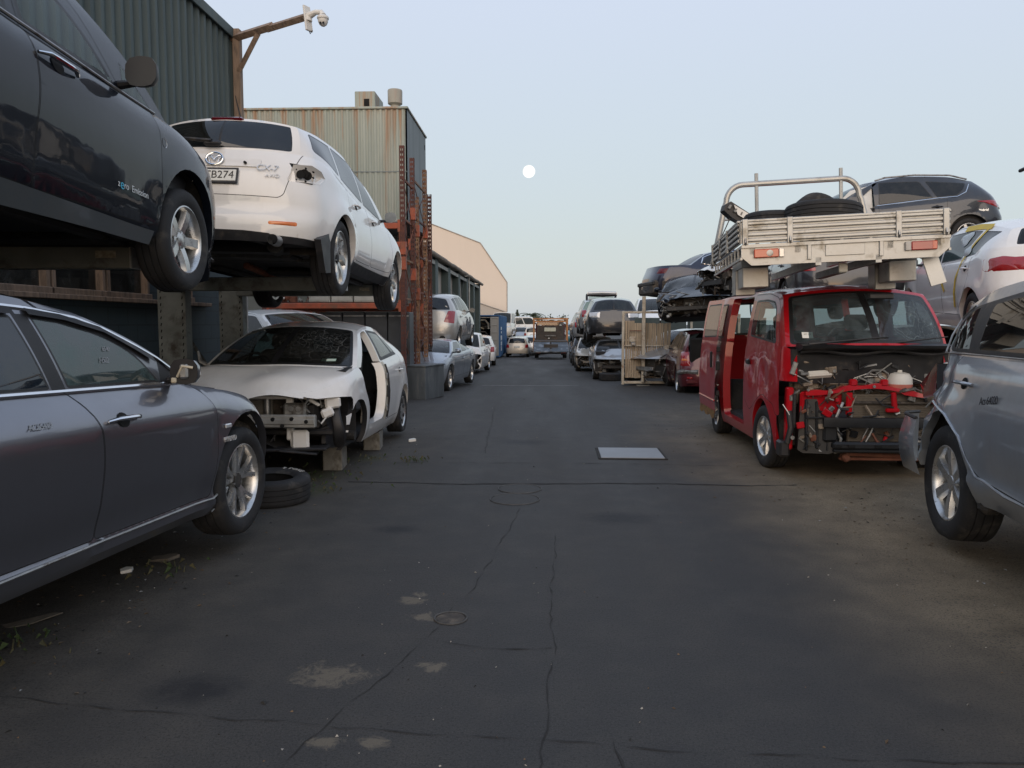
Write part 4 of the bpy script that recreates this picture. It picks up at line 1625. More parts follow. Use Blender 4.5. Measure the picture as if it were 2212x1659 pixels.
    for pl, o_ in (([(-.39, 1.045), (-.40, 1.12), (.40, 1.12), (.39, 1.045)], .012),):
        fr = [S.at(abs(a), b, -1 if a < 0 else 1, 'A', 'r') for a, b in densify(roundpoly(pl, .02), .06)]
        nn = len(fr)
        mb.add([q + m * o_ for q, m in fr] + [q - m * .01 for q, m in fr], [tuple(range(nn))] + [(i, (i + 1) % nn, nn + (i + 1) % nn, nn + i) for i in range(nn)], P_PEARL)
    mb.cyl((p[0] - .012, -.27, 1.085), (p[0] + .03, -.27, 1.085), .012, GAP, 10)
    mb.build('tailgate_garnish', tg)
    p, n = S.at(.04, .955, -1, 'A', 'r')
    plate(tg, frame(p + n * .012, (0, -1, 0), (.25, 0, 1)), 'TB274', .098)
    for o in tg.children:
        for q in o.children:
            q.location.x += .028
    p, n = S.at(0, 1.105, -1, 'A', 'r')
    mb = MB()
    M = frame(p + n * .022, (0, -1, 0), (.3, 0, 1))
    R_, r_ = .074, .058
    pts = [(R_ * math.cos(a), r_ * math.sin(a), 0) for a in np.linspace(0, 2 * PI, 33)]
    mb.tube(pts, .010, CHR, 8)
    for sd in (1, -1):
        mb.tube([(0, -.012, .002), (sd * .024, .018, .002), (sd * .046, .030, .002), (sd * .064, .024, 0)], [.007, .006, .006, .004], CHR, 6)
        mb.tube([(sd * .064, .024, 0), (sd * .043, -.005, .0), (sd * .034, -.044, .0)], [.004, .004, .004], CHR, 6)
    e = mb.build('emblem', tg)
    e.matrix_local = M
    BADGE = mat('badge_silver', (.62, .62, .62), .3, .3, var=.1)
    for s_, y, z, k in (('CX-7', .45, 1.04, .085), ('AWD', .50, .975, .05)):
        p, n = S.at(y, z, -1, 'A', 'r')
        q, m = S.at(y + .06, z, -1, 'A', 'r')
        u, m = S.at(y, z + .03, -1, 'A', 'r')
        text(s_, 'model_lettering', tg, frame(p + n * .012, q - p, u - p), k, BADGE, .003, .2, .95)
    mb = MB()
    mb.tube([(-1.62, .0, 1.60), (-1.72, .0, 1.70), (-1.80, .0, 1.80)], [.008, .006, .003], BLK, 6)
    mb.build('antenna', root)
    return root


grey_saloon()
white_hatch()
black_hatch()
white_crossover()
# ---------------------------------------------------------------- red van with its nose stripped
def red_van():
    S = Shell(W=1.695, wb=2.57, r=.335, rim=.212, tw=.205, xf=2.12, xr=-2.41, cf=.34, cr=.16, nf=2.6, nr=3.5, dg=.06, arch=1.2, flare=.014, fw=.07,
              low=[(-2.4, .30), (-1.0, .22), (1.0, .22), (2.1, .26)],
              top=[(2.12, 1.10), (2.0, 1.24), (1.86, 1.31), (1.6, 1.315), (.4, 1.30), (-2.41, 1.30)],
              fo=[(.2, .05), (.6, 0), (1.3, .05)], ro=[(.2, .03), (.6, 0), (1.4, .05)],
              ins=[(.2, .07), (.32, .03), (.6, .004), (.8, 0), (1.0, .008), (1.3, .03)], sh=[(0, .006), (.05, 0)],
              plan=[(-2.4, .04), (-1.5, .0), (1.5, 0), (2.1, .05)],
              cowl=(2.12, 1.33), xa=1.84, hdr=(1.56, 1.885), hood=[], bowA=.03, sb=.012,
              drop=('B',), rail=[(1.44, .70, 1.835), (1.0, .715, 1.87), (-1.0, .715, 1.89), (-2.27, .69, 1.86)], roof=[(1.2, 1.945), (-1.0, 1.975)], rtop=(-2.32, 1.90), xd=-2.36)
    S.pm = P_RED
    L = []
    for a in (1, -1):
        L.append(reg('A', 'arch', circ(a * 1.285, .33, .41, 0), GAP, hole=True, flange=.06))
    L.append(reg('A', 'front_gone', [(0, 0), (1, 0), (1, .97), (0, .97)], GAP, view='f', hole=True))
    L.append(reg('A', 'front_gone', [(0, .9), (.69, .9), (.69, 1.5), (0, 1.5)], GAP, view='f', hole=True))
    L.append(reg('A', 'front_gone', [(1.90, 0), (1.88, .62), (2.5, .62), (2.5, 0)], GAP, hole=True))
    L.append(reg('A', 'door#f', [(1.76, 1.4), (1.80, 1.05), (1.84, .62), (1.74, .62), (1.68, .72), (1.285, .80), (.86, .62), (.70, .56), (.46, .66), (.43, 1.4)], P_RED, gap=.006, r=(0, .1, .04, .05, .1, .1, .1, .05, .05, 0)))
    L.append(reg('Cs', 'door#f', [(1.76, 1.25), (1.50, 1.70), (1.38, 1.80), (1.05, 1.855), (.46, 1.86), (.43, 1.25)], P_RED, gap=.006, r=(0, .05, .1, .1, .04, 0)))
    L.append(reg('Cs', 'side_window#f', [(1.62, 1.33), (1.42, 1.69), (1.30, 1.77), (1.0, 1.80), (.54, 1.80), (.52, 1.39)], GLC, trim=.022, r=.05))
    op = [(.38, 1.4), (.38, .34), (-.74, .34), (-.74, 1.4)]
    oc = [(.38, 1.25), (.38, 1.85), (-.74, 1.86), (-.74, 1.25)]
    wn_ = [(.28, 1.36), (.26, 1.80), (-.62, 1.80), (-.62, 1.34)]
    L.append(reg('A', 'sliding_door#', op, P_RED, side='R', r=(0, .06, .06, 0), flange=.09))
    L.append(reg('Cs', 'sliding_door#', oc, P_RED, side='R', r=(0, .05, .05, 0), flange=.09))
    L.append(reg('Cs', 'sliding_door/side_window#s', wn_, glass('van_door_glass', (.03, .035, .035), 2.1), side='R', trim=.02, r=.05))
    L.append(reg('A', 'doorway', op, GAP, side='L', hole=True, r=(0, .06, .06, 0), flange=.09))
    L.append(reg('Cs', 'doorway', oc, GAP, side='L', hole=True, r=(0, .05, .05, 0), flange=.09))
    L.append(reg('Cs', 'side_window#q', [(-.95, 1.34), (-.95, 1.80), (-2.1, 1.80), (-2.15, 1.36)], GLC, trim=.02, r=.05))
    L.append(reg('Cf', 'windscreen', [(0, .03), (.955, .03), (.935, .93), (0, .95)], glass('van_screen', (.34, .42, .43), 1.55, crack=(2.0, .62, 1.55, .6), dust=.42, haze=(.20, .25, .27)), view='p', trim=.035, r=(0, .06, .06, 0)))  # blue-grey layer: some dust, mostly painted reflection of the sky
    L.append(reg('Cr', 'rear_window', [(0, .1), (.8, .1), (.8, .9), (0, .9)], GLC, view='p', trim=.025))
    root = thing('van', 'red van with its nose stripped bare and its side door slid open', 'van', (3.208, 9.532, 0.0), (0, 0, PI / 2 - rad(181.5)))
    parts = build_shell(S, L, P_RED)
    # split the sliding door window key from the shell builder
    fix = {}
    for k, v in parts.items():
        fix[k.replace('sliding_door/side_window#sR', 'sliding_door#R/side_window#s')] = v
    ob = make_parts(root, fix)
    sd = ob['sliding_door#R']
    sd.location = (-1.03, -.135, -.0)
    # door edge, rail handle, black bump marks on the slid door
    for z in (.62, .98, 1.2):
        mb = MB()
        mb.box((.372, -.80, z), (.02, .05, .07 if z != .98 else .12), BLK, ch=.008)
        mb.build('latch', sd)
    for z in (.52, .73):
        mb = MB()
        mb.cyl((.37, -.80, z), (.388, -.80, z), .011, STEEL, 6)
        mb.build('bolt', sd)
    mb = MB()
    mb.box((.24, -.865, 1.06), (.05, .03, .22), BLK, ch=.015)
    mb.build('door_handle', sd)
    mb = MB()
    pr = [S.at(x, .385, -1)[0] + Vector((0, -.002, 0)) for x in np.linspace(-.72, .36, 8)]
    pr2 = [p + Vector((0, -.004, -.10 - .025 * math.sin(i * 2.3))) for i, p in enumerate(pr)]
    mb.add(pr + pr2, [(i, i + 1, 9 + i, 8 + i) for i in range(7)], mat('rusty_ochre_sill', (.22, .12, .035), .8, var=.4, scale=18, dirt=(.10, .04, .02), dirtamt=.4))
    mb.build('sill_strip', sd)
    mb = MB()
    sweep_strip(mb, S, [(-.72, .52), (.36, .52)], -1, P_RED, .022)
    mb.build('door_moulding', sd)
    d = ob['door#fR']
    mb = MB()
    p, n = S.at(.60, 1.10, -1)
    mb.box(p + n * .012, (.14, .03, .06), BLK, ch=.014)
    mb.build('door_handle', d)
    # dents in the front door
    for o in (d, ob['body'], sd):
        for v in o.data.vertices:
            for cx, cz, r_, a in ((1.25, .98, .20, .030), (.85, 1.02, .16, .022), (1.55, .95, .12, .018), (.2, .75, .25, .016), (-.3, .95, .22, .016)):
                if v.co.y < -.6:
                    w = math.exp(-((v.co.x - cx)**2 + (v.co.z - cz)**2) / r_**2)
                    v.co.y += a * .7 * w * (1 + .25 * math.sin(v.co.x * 13 + v.co.z * 11))
    # empty corner panel (lamp gone): red corner stays to knee height only
    # --- everything behind the missing nose
    mb = MB()
    mb.prism([(1.90, 1.345), (2.06, 1.338), (2.12, 1.325), (2.11, 1.30), (2.03, 1.27), (1.90, 1.265)], -.69, .69, BLS)
    mb.prism([(1.72, 1.265), (1.96, 1.265), (1.97, 1.235), (1.72, 1.22)], -.68, .68, BLS)
    pts = [(2.035, y, 1.255 + .018 * math.sin(y * 9)) for y in np.linspace(-.68, .68, 12)]
    mb.tube(pts, .014, BLK, 6)
    for sgn, y0, y1 in ((1, -.62, .12), (1, .05, .66)):
        mb.tube([(2.07, y0, 1.335), (2.09, (y0 + y1) / 2, 1.375), (2.075, y1, 1.41)], [.014, .009, .006], BLK, 6)
    mb.build('cowl_panel', root)
    mb = MB()
    GRV = mat('van_engine_dirt', (.24, .195, .15), .9, var=.5, scale=12, dirt=(.08, .065, .05), dirtamt=.35, bmp=.4)
    mb.box((1.74, 0, .98), (.06, 1.40, .50), GRV, ch=.02)
    mb.box((1.83, -.10, .98), (.14, .60, .17), GRV, ch=.05)
    mb.box((1.80, .52, 1.02), (.10, .22, .20), GRV, ch=.04)
    mb.box((1.80, -.55, .92), (.12, .25, .10), GRV, ch=.03)
    mb.cyl((1.92, .13, .99), (1.80, .13, .99), .07, GRV, 16)
    mb.cyl((1.90, -.22, 1.06), (1.82, -.22, 1.14), .05, BLK, 14)
    mb.box((1.78, -.52, .96), (.14, .22, .09), GRIME, ch=.02)
    rnd = random.Random(11)
    for k in range(40):
        a = Vector((rnd.uniform(1.86, 1.95), rnd.uniform(-.66, .66), rnd.uniform(.86, 1.16)))
        mb.tube([a, a + Vector((.03, rnd.uniform(-.12, .12), rnd.uniform(-.08, .08))), a + Vector((rnd.uniform(-.02, .05), rnd.uniform(-.2, .2), rnd.uniform(-.15, .1)))], rnd.choice((.005, .007, .012)), rnd.choice((BLK, BLK, GRV, CAST, STEEL)), 5)
    for k in range(34):
        mb.box((rnd.uniform(1.84, 1.93), rnd.uniform(-.64, .62), rnd.uniform(.86, 1.16)), (.05, rnd.uniform(.03, .10), rnd.uniform(.02, .07)), rnd.choice((CAST, GRV, GRV, STEEL, BLK)), rot=(rnd.uniform(-.6, .6), 0, .2), ch=.008)
    mb.build('bulkhead', root)
    mb = MB()
    mb.box((1.90, -.46, 1.04), (.09, .26, .075), PINKW, rot=(.08, 0, 0), ch=.025)
    mb.cyl((1.90, -.36, 1.07), (1.90, -.36, 1.10), .028, BLK, 12)
    mb.build('brake_reservoir', root)
    mb = MB()
    mb.lathe([(0, .0), (.02, .0)], GRIME, 8, axis='z', c=(1.9, .42, .80))
    prof = [(.0, .115), (.05, .113), (.09, .10), (.118, .06), (.125, .0)]
    mb.lathe([(r, z) for r, z in prof], PINKW, 20, axis='z', c=(1.90, .30, .95))
    mb.lathe([(.125, .0), (.124, -.04), (.11, -.08), (.07, -.10), (0, -.105)], PINKR, 20, axis='z', c=(1.90, .30, .95))
    mb.cyl((1.90, .30, 1.06), (1.90, .30, 1.085), .03, PINKW, 12)
    mb.cyl((1.90, .30, .845), (1.90, .30, .80), .018, PINKW, 8)
    mb.build('coolant_bottle', root)
    mb = MB()
    for k in (0, .03):
        mb.tube([(1.88, -.12 - k, .86), (1.90, -.10 - k, 1.00), (1.92, .0, 1.02 + k), (1.92, .10 + k, 1.02), (1.92, .17 + k, .97), (1.88, .19 + k, .88)], .009, STEEL, 8)
    mb.tube([(1.92, -.02, 1.03), (1.94, .03, 1.08), (1.94, .13, 1.085), (1.93, .18, 1.05), (1.90, .2, .97)], .012, STEEL, 8)
    mb.tube([(2.0, -.26, .77), (2.03, -.30, .70), (2.02, -.33, .62), (2.03, -.31, .50), (2.04, -.28, .42), (2.02, -.30, .32)], .015, STEEL, 8)
    mb.tube([(2.03, -.06, .56), (2.04, .02, .545), (2.04, -.01, .46), (2.03, -.06, .36)], .010, STEEL, 8)
    mb.tube([(2.03, -.02, .54), (2.04, -.07, .45), (2.03, -.09, .34)], .008, STEEL, 8)
    mb.tube([(2.0, -.36, .68), (2.03, -.35, .58), (2.02, -.33, .50), (2.03, -.40, .46)], .008, BLK, 6)
    mb.build('cooling_pipe', root)
    # red cross members
    mb = MB()
    zz = lambda y: .895 + .035 * math.cos(y * 5.5) - .02 * (y > .28)
    ys = np.linspace(-.62, .50, 24)
    vs = []
    for y in ys:
        for dx, dz in ((0, .024 + .012 * math.sin(y * 21)), (.05, .022 + .012 * math.sin(y * 21)), (.055, -.02), (0, -.024)):
            vs.append((1.97 + dx, y, zz(y) + dz))
    fs = [(i * 4 + j, i * 4 + (j + 1) % 4, i * 4 + 4 + (j + 1) % 4, i * 4 + 4 + j) for i in range(23) for j in range(4)]
    mb.add(vs, fs, P_RED)
    for y in (-.17, .12):
        mb.box((2.0, y, .965), (.06, .075, .07), P_RED, ch=.015)
    for y, z in ((-.6, .895), (-.38, .875), (.02, .93), (.47, .895)):
        mb.cyl((2.02, y, z), (2.035, y, z), .014, STEEL, 8)
    mb.box((2.0, .22, .79), (.04, .05, .17), P_RED, rot=(.12, 0, 0), ch=.01)
    mb.box((2.02, .20, .70), (.04, .13, .04), P_RED, ch=.01)
    mb.box((2.0, -.20, .76), (.03, .06, .22), P_RED, ch=.01)
    mb.box((1.94, -.45, .76), (.04, .40, .22), P_RED, ch=.02)
    mb.build('slam_panel', root)
    # radiator stack
    mb = MB()
    core = mat('van_radiator_core', (.12, .10, .078), .8, .1, var=.35, scale=30, stretch=(1, 1, 9), dirt=(.18, .15, .11), dirtamt=.35)
    mb.box((1.94, .21, .54), (.05, .80, .62), core, ch=.006)
    for z in np.arange(.26, .84, .022):
        mb.box((1.967, .21, z), (.006, .78, .003), core)
    mb.box((1.97, .21, .77), (.05, .82, .025), GRIME, ch=.006)
    mb.box((1.975, -.17, .66), (.03, .03, .20), STEEL, ch=.008)
    mb.build('radiator', root)
    mb = MB()
    pts = [(2.02 + .05 * (1 - (y / .7)**2), y, .585) for y in np.linspace(-.46, .66, 12)]
    vs = []
    for p in pts:
        for dx, dz in ((0, .05), (.035, .045), (.04, .0), (.035, -.045), (0, -.05)):
            vs.append((p[0] + dx, p[1], p[2] + dz))
    fs = [(i * 5 + j, i * 5 + (j + 1) % 5, i * 5 + 5 + (j + 1) % 5, i * 5 + 5 + j) for i in range(11) for j in range(5)]
    mb.add(vs, fs + [tuple(range(5))], BLS)
    for y in (-.42, -.34, -.26, -.05):
        mb.cyl((2.07, y, .60), (2.085, y, .60), .014, STEEL, 8)
    mb.build('bumper_beam', root)
    mb = MB()
    # lower black tray left of the radiator, lower beam, rusty cross tube
    mb.add([(1.95, -.64, .84), (1.95, -.50, .84), (2.0, -.46, .64), (2.02, -.30, .60), (2.04, -.32, .30), (2.02, -.38, .27), (1.98, -.62, .27), (1.94, -.66, .30),
            (1.86, -.64, .84), (1.86, -.50, .84), (1.86, -.46, .64), (1.86, -.30, .60), (1.86, -.32, .30), (1.86, -.38, .27), (1.86, -.62, .27), (1.86, -.66, .30)],
           [tuple(range(7, -1, -1))] + [(i, (i + 1) % 8, 8 + (i + 1) % 8, 8 + i) for i in range(8)], BLS)
    for y, z0_, z1_ in ((-.60, .30, .80), (-.50, .32, .78), (-.40, .30, .60)):
        mb.box((2.0, y, (z0_ + z1_) / 2), (.03, .025, z1_ - z0_), BLS, rot=(0, rad(-6), 0), ch=.008)
    mb.box((2.01, -.50, .62), (.02, .22, .02), BLS, ch=.006)
    mb.box((2.03, -.38, .47), (.05, .14, .16), BLS, ch=.03)
    for y, z in ((-.55, .68), (-.42, .56), (-.34, .42)):
        mb.cyl((2.01, y, z), (2.035, y, z), .011, STEEL, 6)
    mb.box((2.06, .12, .36), (.09, .98, .075), BLS, ch=.02)
    mb.box((2.06, .10, .31), (.07, .92, .03), BLS, ch=.01)
    for y in (-.33, -.2, .05, .3):
        mb.box((2.107, y, .36), (.012, .07, .03), GAP, ch=.004)
    mb.cyl((2.0, -.22, .27), (1.98, .62, .24), .022, RUST, 10)
    mb.box((2.0, -.22, .235), (.10, .07, .08), RUST, rot=(.5, 0, 0), ch=.015)
    mb.box((1.98, .2, .22), (.05, .95, .03), RUST, ch=.008)
    mb.tube([(2.03, -.34, .28), (2.05, -.25, .31), (2.05, -.1, .295)], .009, CAST, 6)
    mb.build('lower_apron', root)
    # hoses, loom and small brackets hanging in the opening
    rnd = random.Random(21)
    mb = MB()
    for k in range(44):
        x, y, z = rnd.uniform(1.98, 2.05), rnd.uniform(-.62, .62), rnd.uniform(.34, .92)
        p = Vector((x, y, z))
        q = p + Vector((rnd.uniform(-.02, .03), rnd.uniform(-.22, .22), rnd.uniform(-.16, .10)))
        c = (p + q) / 2 + Vector((.02, rnd.uniform(-.05, .05), rnd.uniform(-.06, .06)))
        mb.tube([p, (p + c) / 2, c, (c + q) / 2, q], rnd.choice((.004, .006, .009, .014)), rnd.choice((BLS, BLK, BLK, CAST, RUST, GRV)), 5)
    for k in range(40):
        mb.box((rnd.uniform(1.97, 2.04), rnd.uniform(-.66, .66), rnd.uniform(.30, .90)), (.03, rnd.uniform(.02, .09), rnd.uniform(.015, .07)), rnd.choice((BLS, CAST, STEEL, P_RED, RUST, GRV, BLK)), rot=(rnd.uniform(-.7, .7), rnd.uniform(-.3, .3), 0), ch=.006)
    mb.build('wiring_loom', root)
    for s in (-1, 1):
        mb = MB()
        mb.box((1.88, s * .735, .60), (.09, .07, .62), P_RED, ch=.015)
        mb.box((1.935, s * .70, .68), (.03, .035, .34), BLK, ch=.008)
        mb.tube([(1.93, s * .75, .68), (1.95, s * .73, .52), (1.94, s * .76, .36)], .03, BLK, 7, flat=.7)
        mb.box((1.92, s * .72, .80), (.03, .05, .05), STEEL, ch=.008)
        mb.tube([(1.9, s * .80, .74), (1.95, s * .77, .68), (1.95, s * .74, .63)], .005, WHP, 5)
        mb.box((1.96, s * .72, 1.10), (.02, .05, .13), STEEL, rot=(s * .3, 0, 0), ch=.008)
        mb.box((1.86, s * .78, .30), (.16, .10, .16), BLK, ch=.02)
        mb.cyl((1.96, s * .72, .42), (1.98, s * .72, .42), .02, STEEL, 8)
        mb.build('lamp_mount', root)
    # screen sticker and visor
    p, n = S.at(.58, 1.42, -1, 'Cf', 'f')
    up = S.at(.575, 1.46, -1, 'Cf', 'f')[0] - p
    M = frame(p + n * .004, (0, 1, 0), up)
    mb = MB()
    mb.box((0, 0, 0), (.105, .068, .001), WHP)
    lb = mb.build('windscreen_label', ob['windscreen'])
    lb.matrix_local = M
    text('KM 152', 'label_print', lb, Matrix.Translation((.0, .01, .001)), .022, BLK, .0002)
    # cabin
    mb = MB()
    mb.box((-.2, 0, .36), (3.6, 1.5, .06), SEATM)
    mb.prism([(1.95, 1.28), (1.65, 1.30), (1.45, 1.20), (1.42, 1.0), (1.9, .95)], -.74, .74, BLK)
    mb.build('interior', root)
    for y in (-.40, .40):
        mb = MB()
        mb.box((.85, y, .82), (.5, .5, .16), SEATM, ch=.05)
        mb.box((.57, y, 1.16), (.14, .48, .6), SEATM, rot=(0, rad(-12), 0), ch=.05)
        mb.box((.46, y, 1.55), (.09, .26, .18), SEATM, rot=(0, rad(-10), 0), ch=.035)
        mb.build('seat', root)
    mb = MB()
    mb.box((.30, -.42, .98), (.08, .46, .52), BEIGE, rot=(0, rad(-10), 0), ch=.035)
    mb.box((.22, -.42, .92), (.02, .30, .03), BLK, ch=.005)
    mb.tube([(.26, -.62, .55), (.2, -.66, .48), (.16, -.62, .40), (.24, -.6, .36)], .07, PINKW, 8)
    mb.tube([(.26, -.66, .62), (.14, -.72, .50), (.2, -.68, .36), (.3, -.7, .42)], .008, REDL, 6)
    mb.box((.33, -.35, .58), (.14, .6, .28), GRIME, ch=.04)
    mb.build('seat_back', root)
    mb = MB()
    cx = Vector((1.42, -.40, 1.24))
    mb.tube([cx + Vector((.13 * math.sin(a), .19 * math.cos(a), .14 * math.sin(a))) for a in np.linspace(0, 2 * PI, 24)], .014, BLK, 6)
    mb.box(cx, (.05, .3, .05), BLK, ch=.015)
    mb.build('steering_wheel', root)
    mb = MB()
    mb.box((1.86, .12, 1.80), (.03, .24, .06), BLK, ch=.02)
    mb.build('rear_view_mirror', root)
    add_under(root, S, True, 3)
    add_liners(root, S)
    for a, sd_ in ((1, 1), (1, -1), (-1, 1), (-1, -1)):
        add_wheel(root, 'six', S.r, S.rim, S.tw, a * 1.285, sd_ * .735, S.r, .10 if a > 0 else 0, squash=.012, roll=.3)
    mb = MB()
    mb.tube([(1.2, -.62, 1.93), (1.15, -.60, 2.03)], [.008, .004], BLK, 6)
    mb.build('antenna', root)
    return root


# ---------------------------------------------------------------- aluminium ute tray lying on the van roof, with tyres in it
def ute_tray():
    root = thing('ute_tray', 'bare aluminium ute tray with a tubular headboard, lying on the red van roof', 'ute tray', (2.72, 7.17, 2.12), (rad(-2.2), rad(.5), PI / 2 - rad(6.0)))
    W, Ln, hz = 1.80, 2.15, .205
    y0, y1 = -W / 2, W / 2
    zb = .135
    # tail frame with lamps
    mb = MB()
    poly = [(y0, .16), (y0, .06), (y0 + .09, -.02), (y1 - .09, -.02), (y1, .06), (y1, .16)]
    mb.prism(poly, 0, .03, ALU, 'yz')
    for y in (-.32, .30):
        mb.box((-.006, y, .085), (.02, .035, .15), ALU, ch=.004)
    mb.box((-.004, -.01, .085), (.012, .34, .10), ALU, ch=.003)
    mb.box((.10, 0, .155), (.24, W, .025), ALU)
    for y in np.arange(-.8, .81, .4):
        mb.box((Ln / 2, y, .11), (Ln, .05, .06), ALU)
    mb.box((Ln / 2, 0, .165), (Ln, W - .02, .02), ALU)
    mb.build('frame', root)
    ORL = mat('orange_red_lens', (.42, .045, .012), .15, var=.2, coat=1.)
    for y, s in ((.68, 1), (-.68, -1)):
        mb = MB()
        mb.box((-.012, y, .085), (.03, .22, .080), ORL if s > 0 else REDL, ch=.008)
        if s > 0:
            mb.lathe([(.0, .0), (.012, -.002), (.03, .002)], STEEL, 14, axis='x', c=(-.030, y - .03, .085))
            mb.box((-.012, y - .135, .085), (.026, .045, .080), CLRL, ch=.005)
        else:
            mb.box((-.014, y - .085, .085), (.03, .045, .076), ORL, ch=.006)
            mb.box((-.012, y + .135, .085), (.026, .05, .078), mat('dull_lens', (.34, .33, .31), .3), ch=.005)
        mb.build('tail_lamp', root)
    # drop sides made of ribbed boards
    def board(a, b, name, posts):
        mb = MB()
        a, b = Vector(a), Vector(b)
        d = (b - a).normalized()
        n = Vector((d.y, -d.x, 0))
        Lb = (b - a).length
        R = Matrix(((d.x, n.x, 0), (d.y, n.y, 0), (0, 0, 1)))
        mb.box((a + b) / 2 + Vector((0, 0, .185 + hz / 2)), (Lb, .012, hz), ALU, rot=R)
        for k in range(4):
            z = .185 + .03 + k * (hz - .035) / 3.4
            mb.box((a + b) / 2 + n * .016 + Vector((0, 0, z)), (Lb - .02, .022, .034), ALU, rot=R, ch=.008)
        mb.box((a + b) / 2 + n * .01 + Vector((0, 0, .185 + hz)), (Lb, .036, .022), ALU, rot=R, ch=.004)
        for t in posts:
            mb.box(a + d * (Lb * t) + n * .025 + Vector((0, 0, .185 + hz / 2)), (.05, .024, hz + .03), ALU, rot=R, ch=.004)
            mb.tube([a + d * (Lb * t) + n * .03 + Vector((-.0, 0, .17)), a + d * (Lb * t) + n * .045 + Vector((0, 0, .19)), a + d * (Lb * t) + n * .03 + Vector((0, 0, .23))], .012, STEEL, 6)
        return mb.build(name, root)
    board((.015, y1, 0), (.015, y0, 0), 'tailboard', (.02, .24, .76, .98))
    board((Ln, y1, 0), (.04, y1, 0), 'side_board', (.02, .35, .65))
    board((.04, y0, 0), (Ln, y0, 0), 'side_board', (.35, .65, .98))
    for s in (y0, y1):
        mb = MB()
        for k in range(9):
            mb.box((.2 + k * .23, s, .10), (.022, .016, .12), ALU)
        mb.box((Ln / 2, s, .045), (Ln, .02, .022), ALU)
        mb.build('rope_rail', root)
    # headboard hoop
    mb = MB()
    T = 1.10
    hw = W / 2 - .08
    hw = W / 2 + .02
    pts = [(Ln, hw, .16), (Ln, hw - .15, T - .25)]
    for t in np.linspace(0, 1, 8):
        pts.append((Ln, hw - .17 - .16 * (1 - math.cos(t * PI / 2)) * 1.2, T - .20 + .20 * math.sin(t * PI / 2)))
    full = pts + [(x, -y, z) for x, y, z in reversed(pts)]
    mb.tube(full, .034, ALU, 10)
    for z, k in ((.42, .07), (.70, .10)):
        mb.cyl((Ln, hw - k, z), (Ln, -hw + k, z), .015, GALV, 8)
    for y in (-.55, .40):
        mb.cyl((Ln, y, .16), (Ln, y, T + (.12)), .022, ALU, 8)
    mb.build('headboard', root)
    # mudguard boxes and chassis rail that it stands on
    mb = MB()
    for x, y in ((.62, .70), (.62, -.66)):
        mb.box((x, y, -.10), (.30, .25, .20), ALU, ch=.008)
        mb.box((x + .30, y + .05, -.13), (.22, .20, .26), ALU, ch=.008)
        mb.prism([(x - .15, .0), (x - .10, .08), (x + .5, .08), (x + .55, 0)], y - .13, y + .13, ALU)
    for y in (-.30, .22):
        mb.box((Ln / 2, y, -.01), (Ln, .05, .07), GALV)
    mb.box((.72, -.06, -.075), (.9, .07, .07), GALV, ch=.006)
    mb.box((.255, -.06, -.06), (.03, .08, .085), WHP, ch=.006)
    mb.build('mudguard', root)
    mb = MB()
    mb.box((.10, -.80, -.12), (.014, .14, .30), ALU, rot=(rad(-14), rad(8), 0), ch=.003)
    mb.build('mud_flap', root)
    return root


def loose_tyre(loc, rot, label, r=.33, tw=.21, rim=.20, letters=None, group=None, sc=1.):
    t = thing('tyre', label, 'tyre', loc, rot, group, sc)
    tm, rm = wheel_meshes('steel', r, rim, tw)
    o = bpy.data.objects.new('casing', tm)
    COL.objects.link(o)
    o.parent = t
    o.rotation_euler = (PI / 2, 0, 0)
    mb = MB()
    mb.lathe([(rim + .004, -tw * .35), (rim + .02, 0), (rim + .004, tw * .35)], GAP, 30, axis='z')
    mb.build('inner_liner', t)
    if letters:
        WL = mat('tyre_letter_white', (.42, .42, .40), .8, var=.3)
        for i, ch in enumerate(letters):
            a = rad(letters_a0 - i * 11.5)
            rr = (r + rim) / 2 + .008
            M = Matrix.Translation((rr * math.cos(a), rr * math.sin(a), tw / 2 + .001)) @ Matrix.Rotation(a - PI / 2, 4, 'Z')
            text(ch, 'raised_letter', t, M, .062, WL, .002)
    return t


letters_a0 = 96
TRX, TRY = 2.85, 7.9
loose_tyre((2.68, 7.62, 2.57), (rad(-3), rad(3), .4), 'black tyre lying on top in the aluminium tray, the largest in view there', .355, .19, .21, group='tyres in the aluminium tray')
loose_tyre((2.36, 8.0, 2.53), (rad(1), rad(4), .9), 'black tyre in the tray, left of and lower than the top tyre', .335, .20, .205, group='tyres in the aluminium tray')
loose_tyre((2.92, 8.45, 2.63), (rad(72), 0, rad(15)), 'black tyre propped on edge in the tray behind the top tyre', .30, .19, .19, group='tyres in the aluminium tray')
# broken bumper end sticking out of the tray
bt = thing('bumper_piece', 'broken black bumper end sticking up from the left side of the aluminium tray', 'bumper', (2.38, 8.55, 2.50), (0, rad(-4), rad(5)))
mb = MB()
rnd = random.Random(5)
prof = [(-.42, .34), (-.36, .37), (-.15, .22), (.12, .06), (.2, -.06), (.05, -.06), (-.2, .10), (-.36, .20), (-.44, .28)]
mb.prism(prof, -.05, .09, BLK)
mb.prism([(-.34, .33), (-.1, .17), (.0, .08), (-.06, .06), (-.3, .22)], -.075, -.05, P_SILV)
mb.build('moulding', bt)
mb = MB()
for k in range(6):
    mb.box((-.38 + .06 * k, -.06, .31 - .04 * k), (.03, .03, .05), CAST, rot=(0, .6, 0), ch=.006)
mb.tube([(-.36, 0, .2), (-.46, .02, .0), (-.50, .05, -.2)], .006, BLK, 5)
mb.build('bracket', bt)


